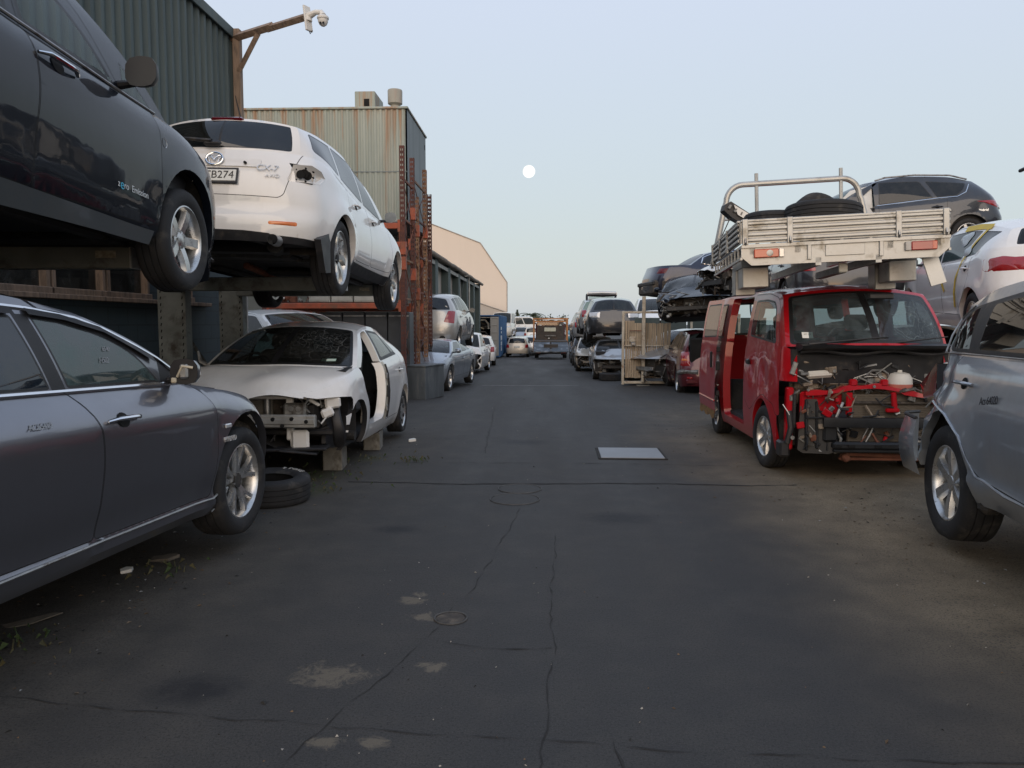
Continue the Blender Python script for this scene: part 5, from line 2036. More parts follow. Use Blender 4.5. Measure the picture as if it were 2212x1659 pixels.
# ---------------------------------------------------------------- silver SUV at the right edge
def silver_suv():
    S = Shell(W=1.815, wb=2.66, r=.362, rim=.232, tw=.235, xf=2.35, xr=-2.20, cf=.5, cr=.46, nr=2.2, dg=.055, arch=1.2, flare=.035, fw=.10,
              low=[(-2.3, .42), (-1.8, .40), (-1.0, .33), (1.0, .33), (2.3, .3)],
              top=[(2.35, .82), (2.0, .97), (1.4, 1.08), (1.0, 1.11), (0, 1.145), (-.9, 1.15), (-1.6, 1.155), (-2.2, 1.16)],
              ins=[(.3, .10), (.40, .045), (.47, .02), (.5, .03), (.60, .012), (.78, 0), (.9, .008), (1.0, .03), (1.3, .07)],
              ro=[(.3, .08), (.45, .0), (.66, .0), (.80, .09), (.95, .10), (1.2, .17)],
              cowl=(1.35, 1.13), xa=1.05, hdr=(.42, 1.60), hood=[(2.0, 1.0), (1.6, 1.09)],
              rail=[(.30, .68, 1.555), (-.5, .675, 1.60), (-1.2, .65, 1.565), (-1.74, .61, 1.475)], roof=[(-.4, 1.685), (-1.2, 1.65)], rtop=(-1.84, 1.53), xd=-1.86)
    S.pm = P_BSILV
    g = glass('suv_glass', (.02, .022, .022), 1.8)
    L = []
    for a in (1, -1):
        L.append(reg('A', 'arch', circ(a * 1.33, .38, .435, 0), GAP, hole=True, flange=.05))
    L.append(reg('Cs', 'pillar_trim#', [(-1.60, 1.175), (-1.66, 1.38), (-1.52, 1.455), (-.6, 1.545), (.2, 1.51), (.85, 1.165)], BLK, r=(.06, .08, .1, .1, .1, .02)))
    L.append(reg('Cs', 'side_window#q', [(-1.585, 1.19), (-1.64, 1.375), (-1.50, 1.44), (-1.38, 1.46), (-1.24, 1.19)], g, trim=.008, r=(.06, .06, .06, .02, .02)))
    L.append(reg('Cs', 'side_window#r', [(-1.12, 1.185), (-1.16, 1.475), (-.6, 1.525), (-.16, 1.53), (-.16, 1.18)], g, trim=.014, r=.05))
    L.append(reg('Cs', 'side_window#f', [(-.08, 1.18), (-.08, 1.53), (.2, 1.50), (.75, 1.185)], g, trim=.014, r=.05))
    L.append(reg('A', 'door#r', [(-1.24, 1.25), (-1.36, 1.06), (-1.46, .93), (-1.42, .82), (-1.22, .80), (-.98, .70), (-.82, .49), (-.14, .46), (-.10, .75), (-.12, 1.25)], P_BSILV, gap=.006, r=(0, .05, .1, .08, .1, .1, .08, .04, .1, 0)))
    L.append(reg('A', 'door#f', [(-.132, 1.25), (-.112, .75), (-.152, .46), (.85, .46), (.95, .8), (.95, 1.25)], P_BSILV, gap=.006, r=.05))
    L.append(reg('Cf', 'windscreen', [(0, .02), (.95, .02), (.93, .95), (0, .96)], GLW, view='p', trim=.03))
    L.append(reg('Cr', 'rear_window', [(0, .08), (.86, .08), (.84, .9), (0, .92)], g, view='p', trim=.025))
    L.append(reg('A', 'tail_lamp#', [(-2.12, .82), (-1.98, .84), (-1.86, 1.06), (-1.90, 1.10), (-2.06, 1.0)], REDL, r=.03, trim=.01))

    def crush(P):
        P = P.copy()
        m = P[:, 1] < 0
        d = ((P[:, 0] + 1.86) / .36)**2 + ((P[:, 2] - .96) / .30)**2
        w = np.exp(-d) * m
        P[:, 1] += w * (.07 + .035 * np.sin(P[:, 0] * 23 + P[:, 2] * 9) + .02 * np.sin(P[:, 2] * 41))
        P[:, 0] += w * (.10 + .03 * np.sin(P[:, 2] * 25))
        w2 = np.exp(-(((P[:, 0] + 2.06) / .22)**2 + ((P[:, 2] - .50) / .26)**2)) * m
        P[:, 1] -= w2 * .035
        P[:, 0] -= w2 * .04
        return P
    S.deform = crush
    root, ob = car(S, P_BSILV, 'suv_car', 'silver-blue SUV with a crushed rear corner at the right edge', 'car', (3.43, 3.66, .085, 187.6, .2, 0), 1.075, L, rim='six', seats=True, mirrors=False, handles=False, squash=.03, detail=True)
    S.deform = None
    d = ob['door#rR']
    handle(S, -1.10, 1.0, -1, P_BSILV, .25).build('door_handle', d)
    mb = MB()
    sweep_strip(mb, S, [(-1.62, 1.165), (-.9, 1.168), (.9, 1.16)], -1, STEEL, .010, patch='Cs')
    sweep_strip(mb, S, [(-1.61, 1.17), (-1.685, 1.385), (-1.53, 1.468)], -1, STEEL, .012, patch='Cs')
    mb.build('window_moulding', root)
    mb = MB()
    sweep_strip(mb, S, [(-1.46, .86), (-1.22, .805), (-1.0, .70), (-.83, .495), (-.5, .455), (.8, .45)], -1, P_BSILV, .014)
    mb.build('sill_moulding', root)
    mb = MB()
    mb.add([(-2.17, -.66, .84), (-2.10, -.76, .82), (-1.99, -.80, .90), (-1.93, -.78, 1.02), (-2.0, -.72, 1.08), (-2.10, -.68, 1.0), (-2.06, -.80, .93)], [(i, (i + 1) % 6, 6) for i in range(6)], REDL)
    mb.build('tail_lamp', root)
    # sprung bumper corner
    mb = MB()
    vs = []
    K = 9
    for i in range(K):
        z = .36 + .36 * i / (K - 1)
        f = .03 * math.sin(i / (K - 1) * PI)
        for x, y in ((-1.69, -.935 - f), (-1.90, -.94 - f * 1.3), (-2.06, -.88 - f), (-2.18, -.76)):
            vs.append((x - (.06 if i < 2 else 0) * 0 + .10 * (1 - i / (K - 1)) * (x > -1.9), y, z))
    mb.add(vs, [(i * 4 + j, i * 4 + j + 1, i * 4 + 5 + j, i * 4 + 4 + j) for i in range(K - 1) for j in range(3)], P_BSILV)
    mb.tube([(-1.70, -.935, .725), (-1.93, -.93, .73), (-2.06, -.88, .725), (-2.18, -.76, .72)], .012, BLK, 6)
    mb.tube([(-1.80, -.93, .72), (-1.80, -.95, .55), (-1.72, -.93, .36)], .010, STEEL, 6)
    mb.build('bumper_corner', root)
    mb = MB()
    mb.box((-.86, -.80, .36), (.10, .12, .16), UND, ch=.03)
    mb.box((-.80, -.78, .42), (.2, .1, .1), UND, ch=.03)
    mb.build('jacking_bracket', root)
    p, n = S.at(-.72, .93, -1)
    text('Acs 64020', 'pen_marking', d, frame(p + n * .004, (1, 0, .12), (-.1, 0, 1)), .062, mat('pen_black', (.03, .03, .035), .9, var=.1), .0004, .3, .85)
    return root


# ---------------------------------------------------------------- white hatch with yellow tape, upper right
def taped_hatch():
    S = Shell(W=1.755, wb=2.64, r=.315, rim=.21, tw=.205, xf=2.30, xr=-2.16, cf=.5, cr=.46, nr=2.3, dg=.06, arch=1.2, flare=.02,
              low=[(-2.2, .30), (-1.0, .2), (1.0, .2), (2.3, .2)],
              top=[(2.3, .70), (1.8, .88), (1.2, .97), (.3, .975), (-.5, .985), (-1.1, 1.02), (-1.55, 1.10), (-2.16, 1.10)],
              ro=[(.25, .10), (.42, .0), (.6, .0), (.75, .06), (.9, .10), (1.1, .17)],
              cowl=(1.45, 1.03), xa=1.15, hdr=(.42, 1.41), hood=[(1.9, .9)], rail=[(.28, .60, 1.365), (-.3, .60, 1.425), (-1.0, .575, 1.39), (-1.62, .54, 1.30)],
              roof=[(-.2, 1.47), (-1.0, 1.43)], rtop=(-1.75, 1.335), xd=-1.80)
    S.pm = P_WHITE
    L = std_regs(S, glassm=glass('hatch_glass', (.05, .075, .085), 1.55), fr=None, rr=None, qr=None)
    L.append(reg('Cs', 'side_window#r', [(-.02, 1.0), (.07, 1.345), (-.6, 1.355), (-1.0, 1.33), (-.78, 1.02)], MATS['hatch_glass'], trim=.014, r=.03))
    L.append(reg('Cs', 'side_window#q', [(-.86, 1.03), (-1.06, 1.325), (-1.52, 1.285), (-1.24, 1.06)], MATS['hatch_glass'], trim=.012, r=.04))
    L.append(reg('Cs', 'side_window#f', [(.98, 1.0), (.30, 1.33), (.12, 1.345), (.03, 1.0)], MATS['hatch_glass'], trim=.014, r=.03))
    root, ob = car(S, P_WHITE, 'hatchback', 'white hatchback with a window patched by yellow tape, raised behind the red van', 'car', (6.031, 10.228, 1.369, 11.4, 2.4, -3.2), 1.0, L, rim='ten', hz=.885)
    lamp_blob(S, [(.58, .85), (.56, .98), (.70, 1.01), (.84, .98), (.84, .85)], 1, REDL).build('tail_lamp', root)
    lamp_blob(S, [(-2.1, .84), (-2.08, .99), (-1.86, .99), (-1.78, .965), (-1.96, .85)], 1, REDL, view='s').build('tail_lamp', root)
    mb = MB()
    lamp = lamp_blob(S, [(-2.10, .87), (-2.08, .94), (-1.97, .945), (-2.0, .87)], 1, CLRL, view='s', out=.04).build('tail_lamp_lens', root)
    TAPE = mat('yellow_tape', (.62, .44, .035), .5, var=.12)
    CLO = mat('clear_film', (.42, .48, .50), .25, var=.2)

    def band(pts, w, patch):
        mb = MB()
        A = [S.at(x, z, 1, pt) for x, z, pt in pts]
        for i in range(len(A) - 1):
            p, n = A[i]
            q, m = A[i + 1]
            d = (q - p).normalized()
            s1 = n.cross(d) * w / 2
            s2 = m.cross(d) * w / 2
            mb.add([p + n * .008 + s1, p + n * .008 - s1, q + m * .008 - s2, q + m * .008 + s2], [(0, 1, 2, 3)], TAPE)
        return mb
    b1 = band([(-.42, 1.385, 'Cs'), (-.8, 1.385, 'Cs'), (-1.18, 1.36, 'Cs')], .075, 'Cs')
    b1.build('tape_strip', root)
    band([(-1.12, 1.36, 'Cs'), (-1.0, 1.2, 'Cs'), (-.92, 1.06, 'Cs'), (-.90, .97, 'A'), (-.82, .80, 'A'), (-.78, .62, 'A'), (-.76, .45, 'A')], .055, 'A').build('tape_strip', root)
    band([(-.25, .78, 'A'), (-.40, .64, 'A')], .05, 'A').build('tape_strip', root)
    mb = MB()
    for cx, cz, w, h in ((-.62, 1.26, .34, .16), (-.93, 1.10, .16, .13)):
        pts = []
        for i in range(14):
            a = 2 * PI * i / 14
            k = 1 + .22 * math.sin(3 * a + cx * 9)
            p, n = S.at(cx + w / 2 * k * math.cos(a), cz + h / 2 * k * math.sin(a), 1, 'Cs')
            pts.append(p + n * .006)
        c, n = S.at(cx, cz, 1, 'Cs')
        mb.add(pts + [c + n * .05], [(i, (i + 1) % 14, 14) for i in range(14)], CLO)
    mb.build('plastic_film', root)
    return root


def dark_suv_top():
    S = Shell(W=1.84, wb=2.69, r=.345, rim=.235, tw=.225, xf=2.30, xr=-2.20, cf=.5, cr=.42, dg=.065, arch=1.2, flare=.02,
              low=[(-2.2, .38), (-1.0, .28), (1.0, .28), (2.3, .3)],
              top=[(2.3, .80), (1.8, .95), (1.2, 1.02), (.5, 1.0), (-.3, 1.06), (-1.0, 1.11), (-1.5, 1.17), (-2.2, 1.17)],
              ro=[(.3, .10), (.5, .0), (.65, .0), (.85, .06), (1.0, .10), (1.2, .20)],
              cowl=(1.5, 1.08), xa=1.2, hdr=(.5, 1.57), hood=[(1.9, .98)], rail=[(.36, .63, 1.53), (-.2, .63, 1.60), (-1.0, .61, 1.565), (-1.55, .57, 1.46)],
              roof=[(-.2, 1.685), (-1.0, 1.65)], rtop=(-1.68, 1.53), xd=-1.80)
    S.pm = P_DGREY
    g = GLD
    L = std_regs(S, fr=None, rr=None, qr=None, doors=False)
    L.append(reg('A', 'doorway', [(1.25, 1.1), (1.28, .8), (1.15, .45), (.52, .45), (.50, 1.1)], GAP, hole=True, side='L', flange=.08))
    L.append(reg('Cs', 'doorway', [(1.1, .9), (.38, 1.49), (.49, 1.50), (.50, .9)], GAP, hole=True, side='L'))
    L.append(reg('A', 'door#r', [(.44, 1.2), (.42, .8), (.40, .45), (-.72, .45), (-.90, .7), (-.92, .98), (-.95, 1.25)], P_DGREY, gap=.006, r=.05))
    L.append(reg('Cs', 'side_window#r', [(.42, 1.02), (.36, 1.50), (-.45, 1.49), (-.68, 1.11)], g, trim=.014, r=.05))
    L.append(reg('Cs', 'side_window#q', [(-.74, 1.125), (-.56, 1.485), (-1.38, 1.415), (-1.28, 1.26), (-1.15, 1.155)], g, trim=.014, r=.04))
    root, ob = car(S, P_DGREY, 'suv_car', 'dark grey SUV without a front door, highest in the pile behind the tray', 'car', (7.27, 17.026, 2.936, -89.2, -1.9, .4), 1.0, L, rim='five', handles=False, mirrors=False, light=True)
    handle(S, -.72, .93, 1, P_DGREY, .22).build('door_handle', ob['door#rL'])
    mb = MB()
    sweep_strip(mb, S, [(.46, 1.0), (-.3, 1.07), (-.81, 1.115), (-1.15, 1.13), (-1.33, 1.22), (-1.44, 1.39)], 1, CHR, .022, patch='Cs')
    mb.build('window_moulding', root)
    mb = MB()
    for s in (1, -1):
        mb.tube([(.4, s * .61, 1.55), (.2, s * .61, 1.605), (-.4, s * .61, 1.635), (-1.1, s * .60, 1.60), (-1.45, s * .575, 1.51)], .018, STEEL, 8)
    mb.build('roof_rail', root)
    lamp_blob(S, [(-1.50, 1.02), (-1.95, 1.04), (-2.05, .86), (-1.88, .90), (-1.66, .98)], 1, REDL, view='s').build('tail_lamp', root)
    lamp_blob(S, [(-1.97, .98), (-2.02, .90), (-2.06, .84), (-1.94, .88)], 1, CLRL, view='s', out=.02).build('tail_lamp_lens', root)
    mb = MB()
    mb.add([(1.1, .82, .60), (.52, .86, .60), (.50, .68, 1.45), (.92, .66, 1.36), (1.26, .76, 1.05), (.80, .86, 1.0)], [(0, 1, 5), (1, 2, 5), (2, 3, 5), (3, 4, 5), (4, 0, 5)], mat('airbag_white', (.55, .55, .53), .9, var=.1))
    mb.build('airbag', root)
    p, n = S.at(-1.62, .83, 1)
    text('Hybrid', 'badge', root, frame(p + n * .004, (-1, 0, 0), (0, 0, 1)), .07, CHR, .003, .2)
    return root


red_van()
ute_tray()
silver_suv()
taped_hatch()
dark_suv_top()
# ---------------------------------------------------------------- ground
def gz(x, y):
    z = -.0205 * max(0, min(y, 60) - 14) - .012 * max(0, min(y, 130) - 60)
    return z + .03 * min(1.3, max(0, abs(x) - 2.2)) * (1 if y < 22 else max(0, 1 - (y - 22) / 6))


def ground_material():
    m, nt, bs, out = nodes('yard_asphalt')
    tc = N(nt, 'ShaderNodeTexCoord')
    sp = N(nt, 'ShaderNodeSeparateXYZ')
    nt.links.new(tc.outputs['Object'], sp.inputs[0])
    fine = noise(nt, 55, 6, .7)
    mid = noise(nt, 3.1, 7, .62)
    lanes = noise(nt, 1.1, 5, .55, stretch=(1.3, .16, 1))
    c = mixc(nt, ramp(nt, lanes, [(.32, 0), (.68, 1)]), (.029, .0275, .0265), (.046, .0445, .043))
    c = mixc(nt, ramp(nt, mid, [(.45, 0), (.75, .5)]), c, (.066, .060, .052))
    # dust and soil washed to the sides of the lane
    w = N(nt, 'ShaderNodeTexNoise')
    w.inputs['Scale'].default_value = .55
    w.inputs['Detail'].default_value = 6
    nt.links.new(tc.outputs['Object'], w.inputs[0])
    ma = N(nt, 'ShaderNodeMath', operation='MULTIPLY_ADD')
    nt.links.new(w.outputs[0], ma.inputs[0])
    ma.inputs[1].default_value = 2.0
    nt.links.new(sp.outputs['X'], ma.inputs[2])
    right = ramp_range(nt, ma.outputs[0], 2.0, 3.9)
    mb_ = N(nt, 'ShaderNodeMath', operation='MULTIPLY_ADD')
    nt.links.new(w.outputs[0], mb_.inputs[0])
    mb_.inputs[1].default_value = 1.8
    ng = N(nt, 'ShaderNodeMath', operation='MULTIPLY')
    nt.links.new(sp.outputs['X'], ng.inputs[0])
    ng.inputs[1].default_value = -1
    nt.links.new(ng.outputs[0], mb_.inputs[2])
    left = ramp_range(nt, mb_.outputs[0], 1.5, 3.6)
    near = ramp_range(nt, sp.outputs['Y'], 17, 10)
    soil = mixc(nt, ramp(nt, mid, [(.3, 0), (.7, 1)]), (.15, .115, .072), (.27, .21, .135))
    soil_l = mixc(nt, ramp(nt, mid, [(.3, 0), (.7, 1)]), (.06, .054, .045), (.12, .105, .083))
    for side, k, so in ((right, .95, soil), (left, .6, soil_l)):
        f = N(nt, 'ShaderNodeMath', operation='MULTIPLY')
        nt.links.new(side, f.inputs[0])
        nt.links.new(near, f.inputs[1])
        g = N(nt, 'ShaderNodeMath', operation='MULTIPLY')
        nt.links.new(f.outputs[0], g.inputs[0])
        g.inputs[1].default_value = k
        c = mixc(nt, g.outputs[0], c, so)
    c = mixc(nt, ramp(nt, noise(nt, 170, 2, .8), [(.5, 0), (.72, .5)]), c, (.10, .096, .09))
    c = mixc(nt, ramp(nt, noise(nt, 95, 3, .8), [(.36, .7), (.5, 0)]), c, (.012, .012, .012))
    # worn pale patches, oil stains, moss
    brk = noise(nt, 11, 10, .78, dist=.6)

    def spot(c, x, y, rx, ry, col, lo, hi, amt):
        mp = N(nt, 'ShaderNodeMapping')
        mp.inputs['Location'].default_value = (-x / rx, -y / ry, 0)
        mp.inputs['Scale'].default_value = (1 / rx, 1 / ry, 0)
        nt.links.new(tc.outputs['Object'], mp.inputs[0])
        ln = N(nt, 'ShaderNodeVectorMath', operation='LENGTH')
        nt.links.new(mp.outputs[0], ln.inputs[0])
        fall = ramp(nt, ln.outputs['Value'], [(0, 1), (1, 0)])
        mu = N(nt, 'ShaderNodeMath', operation='MULTIPLY')
        nt.links.new(fall, mu.inputs[0])
        nt.links.new(brk, mu.inputs[1])
        return mixc(nt, ramp(nt, mu.outputs[0], [(lo, 0), (hi, amt)]), c, col)
    tan = (.21, .175, .125)
    for x, y, rx, ry in ((-.93, 3.22, .5, .34), (-.72, 4.15, .22, .3), (-.8, 2.68, .2, .14), (-.62, 2.68, .18, .12), (-.5, 3.32, .2, .16), (-.62, 3.9, .3, .2)):
        c = spot(c, x, y, rx * 1.3, ry * 1.3, tan, .37, .46, .45)
    for x, y, r in ((-1.46, 3.06, .34), (2.35, 3.1, .5), (-1.1, 5.6, .3), (.6, 6.0, .5), (-.3, 9.9, .6)):
        c = spot(c, x, y, r, r * .7, (.014, .014, .016), .15, .4, .8)
    for x, y, r in ((-2.3, 7.6, .7), (-2.0, 8.6, .5), (-2.1, 6.9, .5)):
        c = spot(c, x, y, r, r * 1.2, (.05, .055, .02), .25, .5, .7)
    nt.links.new(c, bs.inputs['Base Color'])
    nt.links.new(ramp(nt, lanes, [(.3, .62), (.7, .82)]), bs.inputs['Roughness'])
    bs.inputs['Specular IOR Level'].default_value = .35
    ad = N(nt, 'ShaderNodeMath', operation='MULTIPLY_ADD')
    nt.links.new(fine, ad.inputs[0])
    ad.inputs[1].default_value = .5
    nt.links.new(mid, ad.inputs[2])
    bump(nt, bs, ad.outputs[0], .5, .012)
    MATS['yard_asphalt'] = m
    return m


def ramp_range(nt, src, a, b):
    r = N(nt, 'ShaderNodeMapRange', interpolation_type='SMOOTHSTEP')
    r.inputs['From Min'].default_value = a
    r.inputs['From Max'].default_value = b
    nt.links.new(src, r.inputs['Value'])
    return r.outputs[0]


def build_ground():
    xs = [-900, -300, -80, -30, -12] + list(np.arange(-6, 6.1, .5)) + [12, 30, 80, 300, 900]
    ys = [-60, -20, -6] + list(np.arange(-2, 30, .5)) + list(np.arange(30, 62, 2)) + [80, 130, 300, 900, 3000]
    mb = MB()
    vs = [(x, y, gz(x, y)) for y in ys for x in xs]
    n = len(xs)
    mb.add(vs, [(j * n + i, j * n + i + 1, (j + 1) * n + i + 1, (j + 1) * n + i) for j in range(len(ys) - 1) for i in range(n - 1)], ground_material())
    tag(mb.build('ground', None, 60), kind='structure')
    # cracks and saw-cut joints
    CR = mat('crack_dark', (.021, .0205, .02), .95, var=.4, scale=30)
    rnd = random.Random(2)

    def strip(name, pts, w, m, wob=.014, dz=.004, step=.07):
        mb = MB()
        P = [np.array(p, float) for p in pts]
        Q = []
        for a, b in zip(P[:-1], P[1:]):
            k = max(1, int(np.linalg.norm(b - a) / step))
            Q += [a + (b - a) * i / k for i in range(k)]
        Q.append(P[-1])
        off = 0
        L, R = [], []
        for i, q in enumerate(Q):
            d = Q[min(i + 1, len(Q) - 1)] - Q[max(i - 1, 0)]
            nrm = np.array([-d[1], d[0]]) / (np.linalg.norm(d) + 1e-9)
            off = off * .7 + rnd.uniform(-wob, wob)
            ww = w * max(.03, rnd.uniform(-.25, 1.1) if w < .03 else rnd.uniform(.4, 1.1))
            for s, T in ((1, L), (-1, R)):
                t = q + nrm * (off + s * ww / 2)
                T.append((t[0], t[1], gz(*t) + dz))
        n = len(L)
        mb.add(L + R, [(i, i + 1, n + i + 1, n + i) for i in range(n - 1)], m)
        return tag(mb.build(name, None, 60), kind='structure')
    J = mat('joint_dark', (.019, .0185, .018), .95, var=.5, scale=20)  # wide asphalt joint, dark in its own colour
    for pts, w in (([(-1.9, 7.3), (-.75, 7.24), (.9, 7.32), (2.4, 7.30)], .035), ([(-1.7, 8.33), (.3, 8.42), (2.2, 8.3)], .016), ([(.08, 5.5), (.05, 4.6), (.04, 3.54), (-.02, 2.5)], .008),
                   ([(-2.6, 3.0), (-1.4, 2.86), (-.2, 2.72), (.8, 2.66), (2.2, 2.6)], .008), ([(.27, 2.75), (.28, 2.3)], .012), ([(-.62, 3.62), (-.2, 3.52), (.04, 3.54)], .016),
                   ([(-.2, 6.3), (-.32, 5.0), (-.42, 4.2), (-.6, 3.5), (-.95, 2.4)], .006), ([(-1.5, 10.1), (.2, 10.3), (2.1, 10.1)], .012), ([(-.9, 14), (-.7, 9)], .012)):
        strip('asphalt_crack', pts, w, J if w > .03 else CR)
    strip('white_line', [(-1.69, 20.8), (.94, 20.85)], .07, mat('worn_line_paint', (.30, .30, .28), .8, var=.4, scale=10), .0, .004, .3)
    # drain covers: paired rings flush with the surface
    for x, y, r, nm, lb in ((-.22, 7.05, .20, 'manhole_cover', 'round iron cover flush with the asphalt, farther one of a touching pair'),
                            (-.25, 6.62, .215, 'manhole_cover', 'round iron cover flush with the asphalt, nearer one of a touching pair'),
                            (-.48, 3.88, .085, 'manhole_cover', 'small round cover half buried in worn asphalt beside a crack')):
        t = thing(nm, lb, 'manhole cover', (x, y, gz(x, y) + .003))
        mb = MB()
        mb.lathe([(0, .0015), (r - .012, .0015)], MATS['yard_asphalt'] if r > .18 else GRIME, 36, axis='z')
        mb.build('lid', t)
        mb = MB()
        mb.lathe([(r - .006, .002), (r - .004, .005), (r + .003, .005), (r + .005, .0)], mat('iron_ring', (.065, .063, .06), .7, .2, var=.5, scale=14), 40, axis='z')
        mb.build('ring', t)
    t = thing('metal_plate', 'flat grey steel plate lying over a pit in the middle of the lane', 'plate', (1.02, 9.03, gz(1, 9)), (0, 0, rad(-1)))
    mb = MB()
    mb.box((0, 0, .012), (.72, .70, .016), mat('plate_steel', (.24, .255, .275), .5, .3, var=.18, scale=4), ch=.004)
    mb.build('plate', t)
    mb = MB()
    for c, d in (((0, .365, .006), (.78, .03, .010)), ((0, -.365, .006), (.78, .03, .010)), ((.375, 0, .006), (.03, .70, .010)), ((-.375, 0, .006), (.03, .70, .010))):
        mb.box(c, d, CR)
    mb.build('rim', t)
    # loose chips and grit
    mb = MB()
    chips = [mat('chip_pale', (.34, .32, .28), .9), mat('chip_dark', (.02, .02, .02), .9), mat('chip_brown', (.14, .09, .05), .9)]
    for i in range(620):
        y = 2.4 + rnd.random()**1.8 * 15
        x = rnd.uniform(-2.6, 3.2) if rnd.random() < .6 else rnd.choice((rnd.gauss(-2.2, .35), rnd.gauss(2.5, .6), rnd.gauss(-.8, .4)))
        s = rnd.uniform(.003, .011) * (1.6 if rnd.random() < .06 else 1)
        vs = [(x + rnd.uniform(-s, s), y + rnd.uniform(-s, s), gz(x, y) + .001) for _ in range(3)] + [(x, y, gz(x, y) + s * .7)]
        mb.add(vs, [(0, 1, 3), (1, 2, 3), (2, 0, 3), (0, 2, 1)], rnd.choices(chips, (3, 4, 2))[0])
    tag(mb.build('grit', None, 0), 'small pale and dark chips scattered over the asphalt', 'grit', kind='stuff')
    # flakes of dead leaf, rubber and dirt gathered under the cars and along the edges
    mb = MB()
    lm = [mat('dead_leaf', (.10, .062, .03), .9), mat('rubber_crumb', (.015, .015, .015), .9), mat('soil_crumb', (.13, .10, .07), .95), mat('plastic_shard', (.30, .30, .29), .7)]
    for i in range(1500):
        q = rnd.random()
        if q < .45:
            x, y = rnd.gauss(-2.45, .28), rnd.uniform(3.0, 10.5)
        elif q < .75:
            x, y = rnd.gauss(2.75, .45), rnd.uniform(4.5, 12)
        else:
            x, y = rnd.choice((rnd.gauss(-2.2, .3), rnd.gauss(2.3, .4))), rnd.uniform(8, 20)
        s, a = rnd.uniform(.004, .018), rnd.uniform(0, 2 * PI)
        z = gz(x, y) + .002
        c_, s_ = math.cos(a) * s, math.sin(a) * s
        mb.add([(x - c_, y - s_, z), (x + s_ * .5, y - c_ * .5, z + s * .35), (x + c_, y + s_, z + .001), (x - s_ * .5, y + c_ * .5, z + s * .2)], [(0, 1, 2, 3)], rnd.choices(lm, (4, 3, 4, 1))[0])
    tag(mb.build('litter', None, 0), 'dead leaves, crumbs and shards gathered along the edges of the lane', 'litter', kind='stuff')
    # weeds
    G = [mat('weed_green', (.035, .06, .018), .8), mat('weed_dry', (.07, .065, .03), .8)]
    mb = MB()
    for cx, cy, k, sp in ((-2.55, 3.42, 46, .12), (-1.38, 8.5, 34, .08), (-2.25, 7.3, 60, .3), (-2.2, 8.4, 60, .35), (-2.35, 4.55, 25, .12), (-2.3, 6.9, 30, .15)):
        for i in range(k):
            x, y = rnd.gauss(cx, sp), rnd.gauss(cy, sp)
            h, a = rnd.uniform(.015, .05), rnd.uniform(0, 2 * PI)
            z = gz(x, y)
            dx, dy = math.cos(a), math.sin(a)
            w = .004
            mb.add([(x - dy * w, y + dx * w, z), (x + dy * w, y - dx * w, z), (x + dx * h * .5, y + dy * h * .5, z + h), (x + dx * h, y + dy * h, z + h * .7)], [(0, 1, 2), (1, 3, 2)], rnd.choice(G))
    tag(mb.build('grass', None, 0), 'small weeds growing along the edge of the lane', 'weeds', kind='stuff')

    def scrap(name, label, cat, x, y, pts, h, m, rz):
        t = thing(name, label, cat, (x, y, gz(x, y) + .002), (0, 0, rz))
        mb = MB()
        mb.prism(pts, 0, h, m, 'xy')
        o = mb.build('sheet', t)
        o.rotation_euler = (rad(4), rad(-5), 0)
    CARD = mat('faded_card', (.12, .105, .085), .9, var=.3, scale=20)
    scrap('card_scrap', 'long bent pale offcut lying in the dirt by the grey saloon', 'scrap', -2.66, 3.68, [(-.16, -.02), (.06, -.045), (.20, .01), (.15, .035), (-.05, .02), (-.14, .03)], .005, CARD, .5)
    scrap('card_scrap', 'crumpled tan cardboard piece under the sill of the grey saloon', 'scrap', -2.45, 4.78, [(-.09, -.03), (.03, -.05), (.09, .0), (.05, .04), (-.02, .03), (-.07, .04)], .02, CARD, .3)
    scrap('rag', 'small white rag lying beside the sill of the grey saloon', 'rag', -2.56, 4.52, [(-.04, -.02), (.02, -.03), (.04, .0), (.01, .03), (-.03, .02)], .02, WHP, .8)
    scrap('plastic_scrap', 'dark torn plastic strip on the dirt in the lower left corner', 'scrap', -2.72, 3.2, [(-.14, -.02), (.1, -.03), (.16, .01), (-.05, .04)], .02, BLK, .2)
    scrap('rag', 'small white scrap of cloth by the flat rear tyre of the white hatchback', 'rag', -1.72, 9.9, [(-.05, -.03), (.05, -.02), (.04, .04), (-.03, .03)], .03, WHP, .4)


build_ground()
CONC = mat('concrete', (.20, .19, .165), .9, var=.25, scale=8, dirt=(.09, .08, .06), dirtamt=.4, bmp=.3, bscale=70)
for i, (x, y, h_, lb) in enumerate(((-2.22, 8.02, .25, 'concrete block under the open nose of the white hatchback'), (-2.10, 9.32, .22, 'concrete block under the sill of the white hatchback, behind the other one'))):
    mb = MB()
    mb.box((0, 0, h_ / 2), (.20, .34, h_), CONC, ch=.008)
    o = mb.build('concrete_block', None, 30, (x, y, gz(x, y)), (0, 0, .1))
    tag(o, lb, 'concrete block')


# ---------------------------------------------------------------- left: green building, storage rack
def ribs(pitch, top, depth, x0, x1):
    """trapezoid rib profile along a wall: list of (along, out)"""
    P = []
    x = x0
    while x < x1:
        P += [(x, 0), (x + pitch - top - .06, 0), (x + pitch - top - .03, depth), (x + pitch - .03, depth)]
        x += pitch
    P.append((x1, 0))
    return [p for p in P if p[0] <= x1 + 1e-6]


def clad(mb, prof, o, d, n, z0, z1, m, sag=0):
    """vertical cladding sheet from a rib profile; o origin, d along, n outward"""
    o, d, n = Vector(o), Vector(d), Vector(n)
    vs = []
    for z in (z0, z1):
        for a, h in prof:
            p = o + d * a + n * h
            vs.append((p.x, p.y, z))
    k = len(prof)
    return mb.add(vs, [(i, i + 1, k + i + 1, k + i) for i in range(k - 1)], m)


